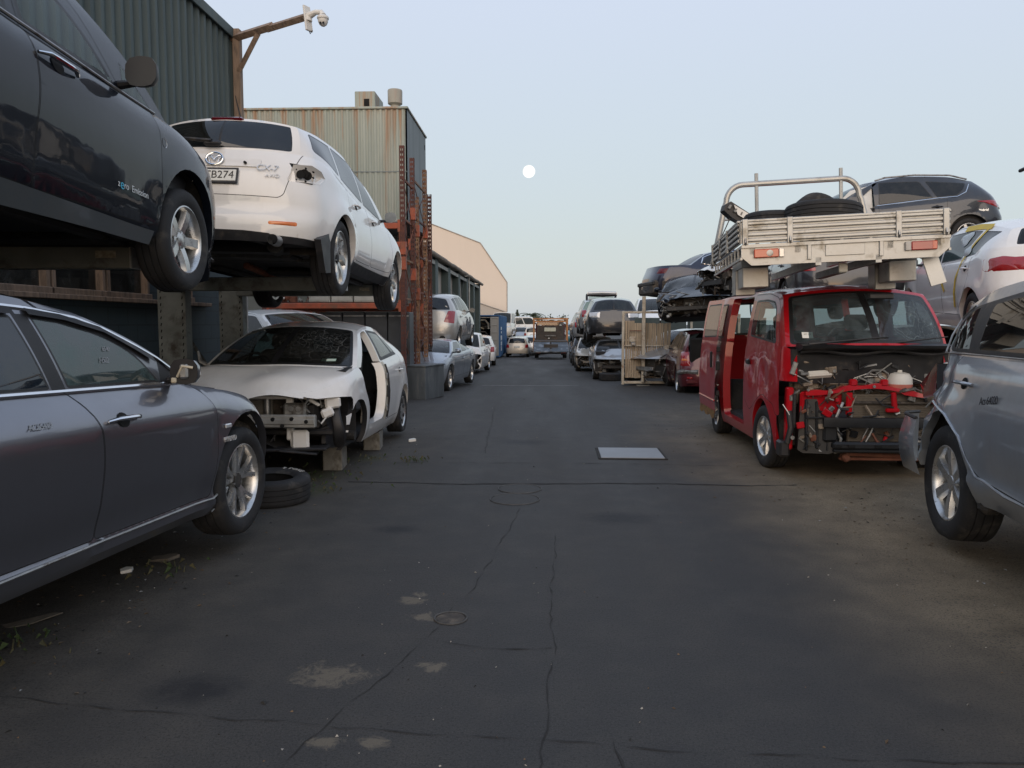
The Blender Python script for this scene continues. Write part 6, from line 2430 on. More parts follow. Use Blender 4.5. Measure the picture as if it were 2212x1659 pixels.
def streaked(name, base, dark, streak, amt, sc=1., runs=None):
    """weathered cladding paint: vertical streaks and blotches"""
    m, nt, bs, out = nodes(name)
    n1 = noise(nt, 3 * sc, 6, .6, stretch=(1, 1, .12))
    n2 = noise(nt, 1.1 * sc, 6, .65, stretch=(1.6, 1.6, .2), dist=.2)
    n3 = noise(nt, 22 * sc, 3, .6)
    c = mixc(nt, ramp(nt, n1, [(.3, 0), (.7, 1)]), base, dark)
    c = mixc(nt, ramp(nt, n2, [(.62 - .12 * amt, 0), (.80, amt)]), c, streak)
    c = mixc(nt, ramp(nt, n3, [(.66, 0), (.8, .35)]), c, streak)
    if runs:            # rust runs that start at the top edge
        tc = N(nt, 'ShaderNodeTexCoord')
        sp = N(nt, 'ShaderNodeSeparateXYZ')
        nt.links.new(tc.outputs['Object'], sp.inputs[0])
        hgt = ramp_range(nt, sp.outputs['Z'], runs[1], runs[0])
        n4 = noise(nt, 6, 5, .7, stretch=(1, 1, .045))
        mu = N(nt, 'ShaderNodeMath', operation='MULTIPLY_ADD')
        nt.links.new(hgt, mu.inputs[0])
        mu.inputs[1].default_value = .13
        nt.links.new(n4, mu.inputs[2])
        c = mixc(nt, ramp(nt, mu.outputs[0], [(.60, 0), (.74, .75)]), c, streak)
    nt.links.new(c, bs.inputs['Base Color'])
    nt.links.new(ramp(nt, n1, [(.2, .5), (.8, .75)]), bs.inputs['Roughness'])
    bs.inputs['Specular IOR Level'].default_value = .35
    bump(nt, bs, n2, .12, .02)
    MATS[name] = m
    return m


TIMB = mat('weathered_timber', (.225, .16, .115), .8, var=.35, scale=5, stretch=(4, 4, .6), dirt=(.09, .07, .055), dirtamt=.3)


def block_mat():
    m, nt, bs, out = nodes('painted_block')
    tc = N(nt, 'ShaderNodeTexCoord')
    mp = N(nt, 'ShaderNodeMapping')
    mp.inputs['Rotation'].default_value = (PI / 2, 0, PI / 2)
    br = N(nt, 'ShaderNodeTexBrick')
    br.offset = .5
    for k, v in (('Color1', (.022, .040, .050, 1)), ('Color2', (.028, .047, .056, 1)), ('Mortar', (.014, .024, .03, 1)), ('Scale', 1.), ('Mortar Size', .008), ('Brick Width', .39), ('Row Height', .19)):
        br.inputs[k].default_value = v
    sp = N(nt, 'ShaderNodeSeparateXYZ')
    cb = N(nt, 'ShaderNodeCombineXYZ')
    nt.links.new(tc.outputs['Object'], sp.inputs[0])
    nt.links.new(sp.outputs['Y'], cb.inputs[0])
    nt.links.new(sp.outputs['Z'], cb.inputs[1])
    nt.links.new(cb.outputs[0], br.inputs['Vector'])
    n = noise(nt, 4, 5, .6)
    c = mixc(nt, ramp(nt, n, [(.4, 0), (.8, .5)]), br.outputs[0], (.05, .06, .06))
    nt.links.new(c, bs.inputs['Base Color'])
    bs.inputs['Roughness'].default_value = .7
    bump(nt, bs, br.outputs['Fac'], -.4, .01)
    MATS['painted_block'] = m
    return m


def left_building():
    t = thing('warehouse', 'dark green ribbed metal warehouse on a blue-grey block wall, at the left edge', 'warehouse', (0, 0, 0))
    X, Y0, Y1 = -4.62, .5, 11.55
    GRN = streaked('dark_green_cladding', (.082, .108, .106), (.055, .075, .077), (.17, .145, .085), .5)
    mb = MB()
    clad(mb, ribs(.19, .055, .045, 0, Y1 - Y0), (X, Y0, 0), (0, 1, 0), (1, 0, 0), 2.75, 5.74, GRN)
    mb.build('cladding', t, 25)
    mb = MB()
    mb.box((X - .12, (Y0 + Y1) / 2, 5.80), (.40, Y1 - Y0 + .1, .05), GRN, ch=.01)
    mb.box((X + .075, (Y0 + Y1) / 2, 5.755), (.03, Y1 - Y0 + .1, .14), GRN, ch=.005)
    mb.build('roof_flashing', t)
    mb = MB()
    mb.box((X - 3, Y1 - .02, 4.25), (6.0, .04, 3.0), GRN)
    mb.box((X + .03, Y1 - .03, 4.25), (.10, .10, 3.0), GRN, ch=.01)
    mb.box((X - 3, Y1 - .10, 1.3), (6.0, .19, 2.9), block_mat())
    mb.build('end_wall', t)
    mb = MB()
    bm_ = MATS['painted_block']
    wins = [(2.2, 3.4), (3.9, 5.1), (5.5, 7.0), (7.03, 7.9), (7.94, 8.8), (9.2, 9.9)]
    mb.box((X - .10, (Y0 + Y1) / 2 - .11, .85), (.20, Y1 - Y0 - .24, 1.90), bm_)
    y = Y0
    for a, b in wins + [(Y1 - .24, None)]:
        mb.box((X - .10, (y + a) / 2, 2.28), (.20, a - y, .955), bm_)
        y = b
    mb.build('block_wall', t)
    for a, b in wins:
        mb = MB()
        fr = .055
        for c, d in (((X + .01, (a + b) / 2, 1.84), (.10, b - a + .06, .07)), ((X + .01, (a + b) / 2, 2.72), (.10, b - a + .06, .06)), ((X, a + fr / 2, 2.28), (.09, fr, .84)), ((X, b - fr / 2, 2.28), (.09, fr, .84))):
            mb.box(c, d, TIMB, ch=.006)
        f = mb.build('window', t)
        mb = MB()
        mb.sheet((X - .03, a, 1.85), (X - .03, b, 1.85), (X - .03, b, 2.74), (X - .03, a, 2.74), glass('shed_window_glass', (.06, .07, .07), 1.6, dust=.2))
        mb.build('pane', f)
    mb = MB()
    mb.box((X + .03, 7.2, 1.79), (.10, 6.4, .05), TIMB, ch=.006)
    mb.build('sill_board', t)
    mb = MB()
    mb.box((X - 1.2, (Y0 + Y1) / 2, 2.3), (.05, Y1 - Y0, 2.4), GAP)
    mb.build('inner_wall', t)
    mb = MB()
    mb.tube([(X + .10, 11.48, 5.6), (X + .10, 11.48, 4.7), (X + .12, 11.50, 4.5), (X + .10, 11.48, .1)], .04, mat('downpipe_grey', (.28, .27, .25), .6), 10)
    mb.build('downpipe', t)
    # timber gallows with the camera
    g = thing('camera_bracket', 'brown timber gallows bracket fixed to the corner of the green warehouse', 'bracket', (X + .09, 11.42, 4.2))
    mb = MB()
    mb.box((.03, 0, .82), (.11, .11, 1.60), TIMB, ch=.008)
    mb.box((.04, .0, -.25), (.05, .06, .6), CONC, ch=.01)
    mb.build('post', g)
    mb = MB()
    mb.tube([(-.05, .02, 1.50), (.7, -.42, 1.50)], .062, TIMB, 4)
    mb.tube([(.62, -.37, 1.485), (1.32, -.78, 1.485)], .054, TIMB, 4)
    mb.build('beam', g)
    mb = MB()
    mb.tube([(.06, -.03, 1.02), (.44, -.26, 1.46)], .045, TIMB, 4)
    mb.build('brace', g)
    c = thing('security_camera', 'white dome security camera on a white plate at the end of the timber bracket', 'camera', (-3.20, 10.6, 5.66))
    WC = mat('camera_white', (.62, .60, .56), .45, var=.08)
    mb = MB()
    mb.box((0, 0, -.02), (.03, .12, .34), WC, rot=(0, rad(-8), rad(-28)), ch=.006)
    mb.tube([(0, .02, -.15), (.03, 0, -.22), (.06, 0, -.17)], .006, BLK, 5)
    mb.build('plate', c)
    mb = MB()
    mb.tube([(.01, 0, -.05), (.02, 0, .02), (.12, -.03, .05), (.20, -.05, .04), (.22, -.06, -.01)], [.05, .05, .035, .035, .05], WC, 10)
    mb.build('arm', c)
    mb = MB()
    cx = (.225, -.06, -.03)
    mb.lathe([(.0, .02), (.06, .02), (.078, .0), (.078, -.02), (.07, -.03)], WC, 20, axis='z', c=cx)
    mb.lathe([(.068, -.03), (.066, -.06), (.05, -.095), (.025, -.115), (0, -.12)], WC, 20, axis='z', c=cx)
    for dx in (-.02, .02):
        mb.cyl((cx[0] + dx, cx[1] - .05, cx[2] - .085), (cx[0] + dx, cx[1] - .068, cx[2] - .095), .014, BLK, 10)
    mb.build('dome', c)


def cantilever_rack():
    t = thing('storage_rack', 'grey-green cantilever storage rack carrying the raised cars along the left wall', 'rack', (0, 0, 0))
    GG = mat('rack_grey_green', (.17, .18, .165), .6, .2, var=.25, scale=4, dirt=(.06, .05, .04), dirtamt=.3)
    for y in (3.15, 4.95, 8.62, 10.28):
        mb = MB()
        x0 = -4.39
        mb.box((x0 + .16, y, 1.0), (.32, .03, 2.1), GG)
        mb.box((x0 + .012, y + .07, 1.0), (.024, .14, 2.1), GG, ch=.004)
        mb.box((x0 + .308, y + .07, 1.0), (.024, .14, 2.1), GG, ch=.004)
        for z in np.arange(.1, 2.02, .075):
            for xx in (x0 + .035, x0 + .285):
                mb.box((xx, y - .0165, z), (.012, .002, .034), GAP, rot=(0, .25, 0))
        mb.box((x0 + .3, y + .05, gz(x0, y) + .06), (1.0, .16, .12), GG, ch=.01)
        mb.build('column', t)
        mb = MB()
        xe = -2.6 if y < 7 else -2.2
        zt = 2.03 if y < 7 else 2.05
        mb.box(((xe - 4.1) / 2, y - .10, zt - .075), (xe + 4.1, .11, .15), GG, ch=.008)
        mb.box((xe - .005, y - .10, zt - .07), (.012, .14, .16), GALV, ch=.003)
        mb.box((xe - .17, y - .157, zt - .06), (.13, .003, .045), mat('arm_sticker', (.30, .27, .2), .7, var=.4, scale=40))
        mb.build('arm', t)
    mb = MB()
    mb.tube([(-4.22, 8.8, 1.5), (-4.22, 10.2, .45)], .028, GG, 4)
    mb.tube([(-4.22, 5.0, 1.9), (-4.22, 8.6, .35)], .028, GG, 4)
    mb.build('brace', t)


left_building()
cantilever_rack()


# ---------------------------------------------------------------- pallet rack, cabinets, hopper house behind
def pallet_rack():
    t = thing('pallet_rack', 'tall rusty pallet rack with orange beams between the white crossover and the small silver hatch', 'rack', (0, 0, 0))
    X = -2.85
    RM = [RUST, mat('rust_flaking', (.17, .085, .05), .85, var=.5, scale=14, dirt=(.27, .17, .10), dirtamt=.5, bmp=.3), mat('rust_dark', (.085, .03, .022), .75, var=.35, scale=8)]
    posts = [(15.57, 5.08, 0, 2), (16.76, 5.09, 0, 2), (17.30, 4.35, 0, 1), (18.5, 5.17, 0, 1), (19.25, 4.73, .7, 2)]
    for x in (X, -5.7):
        for y, h, z0, k in posts:
            if x < -5 and k == 1:
                continue
            mb = MB()
            m = RM[k]
            if x == X:
                for dx, w in ((-.038, .024), (0, .02), (.038, .024)):
                    mb.box((x + dx, y - .04, (h + z0) / 2), (w, .008, h - z0), m)
                for z in np.arange(z0 + .05, h, .10):
                    mb.box((x, y - .04, z), (.096, .007, .058), m)
            else:
                mb.box((x, y - .04, (h + z0) / 2), (.10, .008, h - z0), m)
            mb.box((x - .046, y, (h + z0) / 2), (.008, .08, h - z0), m)
            mb.box((x + .046, y, (h + z0) / 2), (.008, .08, h - z0), m)
            if x == X:
                for z in np.arange(z0 + .1, h, .10):
                    mb.box((x + .0515, y, z + .02), (.003, .014, .03), GAP)
            mb.build('upright', t)
        mb = MB()
        for ya, yb, lo, hi in ((15.57, 16.76, .3, 5.0), (16.76, 18.5, .5, 5.0), (18.5, 19.25, .9, 4.6)):
            z = lo
            up = True
            while z + .9 < hi:
                mb.cyl((x, ya, z if up else z + .9), (x, yb, z + .9 if up else z), .011, RM[2], 6)
                mb.box((x, (ya + yb) / 2, z + .95), (.03, yb - ya, .04), RM[int(z * 7) % 3])
                mb.cyl((x + .02, yb, z if up else z + .9), (x + .02, ya, z + .9 if up else z), .009, RM[0], 6)
                up = not up
                z += .8
        mb.build('bracing', t)
    for y, z in ((15.57, 1.90), (15.57, 3.50), (16.76, 1.86), (16.76, 3.25), (18.5, 1.9), (18.5, 3.0)):
        mb = MB()
        mb.box(((X - 5.7) / 2, y - .02, z), (X * -1 * 0 + 2.74, .05, .12), ORNG, ch=.012)
        for x in (X - .07, -5.63):
            mb.box((x, y - .045, z), (.05, .02, .24), ORNG)
        mb.build('beam', t)
    for y, z in ((15.57, 2.75), (16.76, 2.6), (17.3, 3.6), (17.3, 2.2), (18.5, 3.7), (16.76, 3.9), (15.57, 3.05)):
        mb = MB()
        mb.box((X + .01, y - .02, z), (.115, .10, .26), ORNG, ch=.008)
        mb.build('beam_connector', t)
    mb = MB()
    mb.sheet((-5.7, 15.6, 1.975), (-2.9, 15.6, 1.975), (-2.9, 16.7, 1.955), (-5.7, 16.7, 1.955), RUST)
    mb.build('shelf', t)
    DK = mat('dark_cabinet_grey', (.055, .06, .066), .45, .3, var=.25, scale=3)
    LT = mat('pale_cabinet_grey', (.36, .37, .345), .5, .0, var=.15, scale=4, dirt=(.2, .19, .16), dirtamt=.3)
    for i in range(4):
        x = -4.45 + i * .475
        mb = MB()
        w = .455
        mb.box((x, 16.2, .9), (w, .5, 1.76), DK, ch=.01)
        mb.box((x, 15.945, 1.70), (w - .03, .012, .03), STEEL, ch=.003)
        mb.box((x + .17, 15.94, 1.0), (.02, .02, .2), BLK, ch=.004)
        tag(mb.build('cabinet', None), 'dark grey steel cabinet standing in a row under the orange beam', 'cabinet', 'dark cabinets under the rack beam')
    for i in range(3):
        x = -4.69 + i * .475
        mb = MB()
        mb.box((x, 16.2, 2.27), (.45, .5, .58), LT, ch=.012)
        mb.box((x, 15.945, 2.27), (.42, .012, .52), LT, ch=.004)
        tag(mb.build('cabinet', None), 'pale grey metal cabinet lying in a row on the orange beam', 'cabinet', 'pale cabinets on the rack beam')
    # clutter on the left of the shelf
    o = thing('scrap_parts', 'pile of mixed white and rusty car parts on the left of the rack shelf', 'scrap', (-5.3, 15.9, 1.97))
    mb = MB()
    rnd = random.Random(8)
    for k in range(16):
        mb.box((rnd.uniform(-.5, .3), rnd.uniform(-.2, .2), .04 + rnd.random() * .3), (rnd.uniform(.05, .3), rnd.uniform(.05, .2), rnd.uniform(.03, .1)), rnd.choice((WHP, RUST, CAST, BLK, ORNG)), rot=(rnd.uniform(-.5, .5), rnd.uniform(-.5, .5), rnd.uniform(0, 3)), ch=.015)
    mb.build('pile', o)
    # grey bin on the ground beside the rack
    b = thing('metal_bin', 'low grey sheet-metal bin on the ground at the foot of the rusty rack', 'bin', (-2.51, 16.245, gz(-2.5, 16.3)), (0, 0, rad(-17.8)))
    BM = mat('bin_grey', (.11, .125, .135), .5, .35, var=.3, scale=5, stretch=(1, 1, .25), dirt=(.2, .21, .21), dirtamt=.25)
    mb = MB()
    mb.box((0, 0, .34), (.42, .91, .68), BM, ch=.008)
    mb.box((0, 0, .70), (.45, .94, .035), BM, ch=.006)
    mb.build('shell', b)


def hopper_house():
    t = thing('silo_house', 'pale green ribbed steel tower with rust streaks and a round vent on its roof', 'building', (0, 0, 0))
    PG = streaked('pale_green_cladding', (.345, .375, .33), (.24, .275, .245), (.31, .165, .085), .62, 1., (6.35, 4.6))
    PGD = streaked('grey_green_cladding', (.19, .215, .22), (.16, .185, .19), (.16, .13, .1), .3)
    z0, z1 = 3.88, 6.32
    x0, x1, y0, y1 = -9.5, -3.08, 17.5, 20.2
    mb = MB()
    clad(mb, ribs(.125, .035, .025, 0, x1 - x0), (x0, y0, 0), (1, 0, 0), (0, -1, 0), z0, z1 + .0, PG)
    mb.box(((x0 + x1) / 2, y0 - .028, 4.95), (x1 - x0, .004, .02), PGD)
    mb.build('front_cladding', t, 25)
    mb = MB()
    mb.box((x1 - .02, (y0 + y1) / 2, (z0 + z1) / 2), (.04, y1 - y0, z1 - z0), PGD)
    mb.box((x1 + .003, y1 - .15, 6.05), (.01, .06, .12), GAP)
    mb.build('side_cladding', t)
    mb = MB()
    mb.box(((x0 + x1) / 2, (y0 + y1) / 2, z1 + .03), (x1 - x0 + .06, y1 - y0 + .12, .05), PG, ch=.01)
    mb.box(((x0 + x1) / 2, (y0 + y1) / 2, z0 - .03), (x1 - x0, y1 - y0, .05), PGD)
    mb.build('roof', t)
    mb = MB()
    for x in (x1 - .15, -5.8, -8.6):
        for y in (y0 + .15, y1 - .15):
            mb.box((x, y, 1.9), (.16, .16, 4.0), RUST)
    mb.box((-6.3, 20.1, 1.9), (6.2, .05, 3.9), PGD)
    mb.build('support', t)
    mb = MB()
    mb.box((-4.06, 18.1, z1 + .24), (.46, .9, .42), PG, ch=.01)
    mb.box((-4.02, 17.645, z1 + .20), (.12, .012, .16), GAP)
    mb.build('vent_box', t)
    VM = streaked('vent_paint', (.36, .35, .30), (.3, .29, .25), (.33, .08, .05), .7, 2.2)
    mb = MB()
    c = (-3.42, 17.9, z1 + .05)
    mb.lathe([(.10, 0), (.10, .14)], VM, 20, axis='z', c=c)
    mb.lathe([(.10, .14), (.165, .18), (.168, .46), (.16, .485), (0, .50)], VM, 24, axis='z', c=c)
    mb.build('round_vent', t)


pallet_rack()
hopper_house()


# ---------------------------------------------------------------- buildings farther back
def far_buildings():
    t = thing('warehouse', 'big beige warehouse gable in warm evening light, tallest roof beyond the pale green tower', 'warehouse', (0, 0, 0))
    BG = streaked('beige_cladding', (.66, .575, .495), (.64, .56, .48), (.58, .51, .43), .25, .5)
    Y, k = 76., 76 / 62

    def sc(P):
        return [(x * k, 1.53 + (z - 1.53) * k) for x, z in P]
    pr = sc([(-26, -2.0), (-2.99, -2.0), (-2.99, 4.86), (-5.13, 7.95), (-9.1, 9.47), (-26, 13.5)])
    Mt = Matrix.Translation((-2.99 * k, Y, 0)) @ Matrix.Rotation(rad(4), 4, 'Z') @ Matrix.Translation((2.99 * k, -Y, 0))
    mb = MB()
    mb.prism(pr, Y, Y + 40, BG, 'xz')
    mb.xform(Mt)
    mb.build('wall', t, 0)
    mb = MB()
    e = sc([(-2.97, 4.86), (-5.1, 7.98), (-9.1, 9.51), (-26, 13.55)])
    for a, b in zip(e[:-1], e[1:]):
        mb.tube([(a[0], Y - .05, a[1]), (b[0], Y - .05, b[1])], .05, mat('barge_trim', (.36, .32, .28), .7), 4)
    mb.tube([(e[0][0], Y - .04, -1.2), (e[0][0], Y - .04, e[0][1])], .045, MATS['barge_trim'], 4)
    mb.xform(Mt)
    mb.build('barge_flashing', t)
    t = thing('shed', 'low grey lean-to shed against the foot of the beige warehouse', 'shed', (0, 0, 0))
    GC = streaked('shed_grey', (.42, .38, .34), (.40, .365, .33), (.33, .3, .27), .3, .5)
    mb = MB()
    k2 = 72 / 60
    mb.prism([(x * k2, 1.53 + (z - 1.53) * k2) for x, z in ((-12, -1.8), (-2.95, -1.8), (-2.95, 2.45), (-5.3, 3.25), (-12, 4.6))], 72, 75.4, GC, 'xz')
    mb.build('wall', t, 0)
    mb = MB()
    for a, b in (((-3.5, 2.65), (-6.36, 3.6)), ((-6.36, 3.6), (-14.4, 5.23))):
        mb.tube([(a[0], 71.95, a[1]), (b[0], 71.95, b[1])], .05, MATS['barge_trim'], 4)
    mb.build('roof_edge', t)
    # long building with pilasters and a gutter
    t = thing('workshop', 'long low workshop with dark green pilasters, pale panels and a sagging gutter', 'workshop', (0, 0, 0))
    X = -4.05
    DG = streaked('pilaster_green', (.060, .085, .085), (.045, .065, .066), (.12, .12, .1), .3)
    PW = streaked('pale_panel', (.40, .36, .315), (.34, .31, .27), (.24, .21, .17), .4)
    mb = MB()
    mb.box((X - .35, 35.5, 1.35), (.2, 25, 5.3), PW)
    mb.box((X - 3.2, 48.1, 1.35), (6, .2, 5.3), DG)
    mb.build('wall', t)
    for y in np.arange(24.9, 48.2, 3.85):
        mb = MB()
        mb.box((X - .10, y, 1.35), (.30, .75, 5.3), DG, ch=.01)
        mb.build('pilaster', t)
    for y in np.arange(26.8, 47, 3.85):
        mb = MB()
        mb.box((X - .24, y + 1.2, 1.0), (.03, .3, 3.6), DG)
        mb.build('door_panel', t)
    mb = MB()
    mb.prism([(X - 3.5, 4.9), (X + .12, 4.08), (X + .12, 4.0), (X - 3.5, 4.8)], 23, 48.3, mat('old_roof', (.25, .23, .2), .8, var=.3))
    mb.build('roof', t)
    mb = MB()
    rnd = random.Random(1)
    pts = [(X + .17, y, 4.0 + rnd.uniform(-.015, .015)) for y in np.linspace(23, 48.4, 26)]
    mb.tube(pts, .085, mat('gutter_brown', (.23, .19, .15), .75, var=.4, scale=5, dirt=(.1, .08, .06), dirtamt=.4), 8)
    mb.build('gutter', t)
    mb = MB()
    mb.box((X + .02, 35.5, 3.78), (.05, 25, .14), mat('fascia_grey', (.36, .36, .34), .7))
    mb.build('fascia', t)
    mb = MB()
    mb.tube([(X + .14, 40.2, 3.95), (X + .16, 40.1, 3.4), (X + .14, 40.2, 1.0)], .035, MATS['fascia_grey'], 8)
    mb.tube([(X + .12, 38.3, 3.9), (X + .2, 35.5, 2.6), (X + .12, 31, 3.1)], .008, BLK, 5)
    mb.build('downpipe', t)
    lb = thing('bulkhead_light', 'small pale light fitting under the gutter of the workshop', 'light', (X + .15, 38.4, 3.95))
    mb = MB()
    mb.lathe([(0, .1), (.06, .09), (.09, 0), (.06, -.06), (0, -.08)], WHP, 14, axis='z')
    mb.build('housing', lb)
    # moon
    mn = bpy.data.meshes.new('moon')
    b = bmesh.new()
    d = Vector((-.0195, .981, .191)).normalized()
    bmesh.ops.create_uvsphere(b, u_segments=32, v_segments=16, radius=4600 * 13.2 / 1690)
    b.to_mesh(mn)
    b.free()
    mn.polygons.foreach_set('use_smooth', [True] * len(mn.polygons))
    mm, nt, bs, out = nodes('moonlight')
    bs.inputs['Base Color'].default_value = (0, 0, 0, 1)
    bs.inputs['Emission Color'].default_value = (1, .99, .95, 1)
    nz = noise(nt, .02, 3)
    nt.links.new(ramp(nt, nz, [(.3, .9), (.7, 1.25)]), bs.inputs['Emission Strength'])
    mn.materials.append(mm)
    o = bpy.data.objects.new('moon', mn)
    COL.objects.link(o)
    o.location = d * 4600
    tag(o, 'full white moon hanging in the pale sky above the lane', 'moon')


far_buildings()


# ---------------------------------------------------------------- gate and paling fence on the right
def gate():
    t = thing('gate', 'pale steel gate frame with upright timber palings, beside the red van', 'gate', (0, 0, 0))
    GP = mat('gate_cream_steel', (.52, .48, .40), .6, .2, var=.2, scale=4, dirt=(.25, .13, .06), dirtamt=.3)
    Y = 20.85
    z0 = gz(2.5, Y) + .03
    mb = MB()
    mb.box((2.13, Y, (1.88 + z0) / 2), (.07, .07, 1.88 - z0), GP, ch=.008)
    mb.box((2.95, Y, 1.845), (1.58, .06, .06), GP, ch=.008)
    mb.box((2.78, Y, z0 + .06), (1.24, .06, .07), GP, ch=.008)
    mb.box((2.95, Y, .95), (1.58, .035, .035), GP, ch=.006)
    mb.cyl((2.30, Y, 1.35), (2.62, Y, 1.35), .012, RUST, 6)
    mb.build('frame', t)
    mb = MB()
    mb.box((2.67, Y - .05, 1.12), (.09, .09, 2.30), GP, ch=.01)
    mb.box((2.67, Y - .05, gz(2.6, Y) - .005), (.35, .3, .05), CONC, ch=.01)
    mb.build('post', t)
    PAL = mat('paling_timber', (.42, .345, .255), .85, var=.3, scale=3, stretch=(6, 6, .35), dirt=(.2, .15, .10), dirtamt=.25)
    rnd = random.Random(6)
    mb = MB()
    x = 2.19
    while x < 3.4:
        w = rnd.uniform(.05, .075)
        h = 1.60 if x < 2.38 else 1.53
        mb.box((x + w / 2, Y + .06 + rnd.uniform(-.006, .006), h / 2 + .05), (w - .008, .018, h + rnd.uniform(-.02, .02) - .06), PAL, rot=(0, rnd.uniform(-.012, .012), 0))
        x += w
    tag(mb.build('palings', t), kind='stuff')
    mb = MB()
    mb.box((2.38, Y - .03, 1.12), (.16, .05, .14), GP, ch=.01)
    mb.box((2.40, Y - .06, 1.0), (.12, .05, .08), STEEL, ch=.01)
    mb.build('latch', t)
    f = thing('fence', 'tan paling fence topped with dark green sheets, behind the gate', 'fence', (0, 0, 0))
    mb = MB()
    x = 2.9
    Y2 = 24.9
    while x < 8:
        w = rnd.uniform(.07, .10)
        mb.box((x + w / 2, Y2 + rnd.uniform(-.01, .01), .52), (w - .012, .02, 1.5 + rnd.uniform(-.02, .02)), PAL)
        x += w
    tag(mb.build('palings', f), kind='stuff')
    for k in range(5):
        mb = MB()
        mb.box((3.3 + k * .84, Y2 - .05, 1.40), (.80, .03, .66), MATS['dark_green_cladding'])
        mb.build('sheet', f)
    mb = MB()
    mb.box((5.3, Y2 - .03, 1.02), (5.4, .04, .05), GP)
    for x in (3.2, 4.7, 6.2):
        mb.box((x, Y2 - .08, .85), (.07, .07, 2.0), GP)
    mb.build('rail', f)


gate()
loose_tyre((-2.36, 6.47, gz(-2.36, 6.47) + .115), (rad(1.5), rad(2), rad(-12)), 'worn black tyre with white raised lettering lying flat behind the saloon front wheel', .335, .225, .20, 'STONE')
# ---------------------------------------------------------------- smaller vehicles down the lane
def gen(kind, L, W, H, wb, r, **o):
    xf = wb / 2 + (L - wb) * (.46 if kind != 'suv' else .44)
    xr = xf - L
    zb = .655 * H
    a = wb / 2
    k = dict(W=W, wb=wb, r=r, rim=r * .66, tw=.205, xf=xf, xr=xr, cf=.5, cr=.42, dg=.12, arch=1.18, flare=.02,
             low=[(xr, .30), (xr + .6, .24), (a - .3, .2), (xf, .22)],
             top=[(xf, .48 * H), (xf - .35, .56 * H), (a, .615 * H), (a - .32, zb), (0, zb), (xr + .8, zb + .03 * H), (xr, zb + .02 * H)],
             cowl=(a - .02, zb + .035 * H), xa=a - .28, hdr=(.34, H - .05), hood=[(a + .15, .63 * H)],
             rail=[(.22, W * .36, H - .09), (-.3, W * .36, H - .045), (-1.0, W * .345, H - .085), (xr + .55, W * .33, H - .17)],
             roof=[(-.2, H), (-1.0, H - .035)], rtop=(xr + .46, H - .10), xd=xr + .36)
    if kind in ('wagon', 'suv'):
        k.update(rail=[(.22, W * .36, H - .09), (-.3, W * .36, H - .045), (-1.2, W * .35, H - .065), (xr + .45, W * .335, H - .12)], rtop=(xr + .36, H - .06), xd=xr + .30)
    if kind == 'sedan':
        k.update(rail=[(.22, W * .36, H - .09), (-.3, W * .355, H - .045), (-.8, W * .345, H - .08), (-1.15, W * .33, H - .16)], rtop=(-1.05, H - .10), roof=[(-.2, H)], xd=-1.62,
                 rb=(-1.72, zb + .05), deck=[(xr + .4, zb + .06)])
    if kind == 'van':
        k.update(top=[(xf, .47 * H), (xf - .3, .54 * H), (a, .565 * H), (0, .56 * H), (xr, .56 * H)], cowl=(a + .30, .575 * H), xa=a + .05, hdr=(a - .55, H - .06),
                 rail=[(a - .68, W * .40, H - .12), (0, W * .41, H - .08), (xr + .3, W * .40, H - .10)], roof=[(0, H)], rtop=(xr + .15, H - .06), xd=xr + .12, cr=.2)
    k.update(o)
    return Shell(**k)


def clutter(root, S, seed, mats=None):
    """exposed engine bay of a car whose nose has been stripped"""
    rnd = random.Random(seed)
    mats = mats or (BLK, GRIME, CAST, GRIME, STEEL)
    x0, w, z1 = S.xf - .42, S.hw - .2, .48 * S.ftop(S.xf - .4) + .30
    mb = MB()
    mb.box((S.wb / 2 + .05, 0, .52), (.6, w * 1.5, .40), GRIME, ch=.06)
    for i in range(34):
        mb.box((rnd.uniform(x0 - .12, x0 + .12), rnd.uniform(-w, w), rnd.uniform(.25, .72)), (rnd.uniform(.05, .16), rnd.uniform(.04, .25), rnd.uniform(.03, .16)), rnd.choice(mats), rot=(rnd.uniform(-.6, .6), rnd.uniform(-.3, .3), rnd.uniform(-.4, .4)), ch=.015)
    for i in range(18):
        p = Vector((rnd.uniform(x0, x0 + .15), rnd.uniform(-w, w), rnd.uniform(.3, .75)))
        mb.tube([p, p + Vector((.06, rnd.uniform(-.2, .2), rnd.uniform(-.12, .12))), p + Vector((rnd.uniform(-.05, .08), rnd.uniform(-.35, .35), rnd.uniform(-.25, .2)))], rnd.choice((.01, .015, .025)), rnd.choice(mats), 6)
    mb.build('engine', root)
    mb = MB()
    mb.box((x0 + .02, .15, .50), (.04, w * 1.0, .38), mat('wreck_radiator', (.07, .065, .06), .7, .2, var=.3, scale=40), ch=.01)
    mb.build('radiator', root)
    mb = MB()
    mb.box((x0 + .17, 0, .44), (.06, w * 1.7, .11), rnd.choice((STEEL, BLK)), ch=.015)
    mb.build('bumper_beam', root)


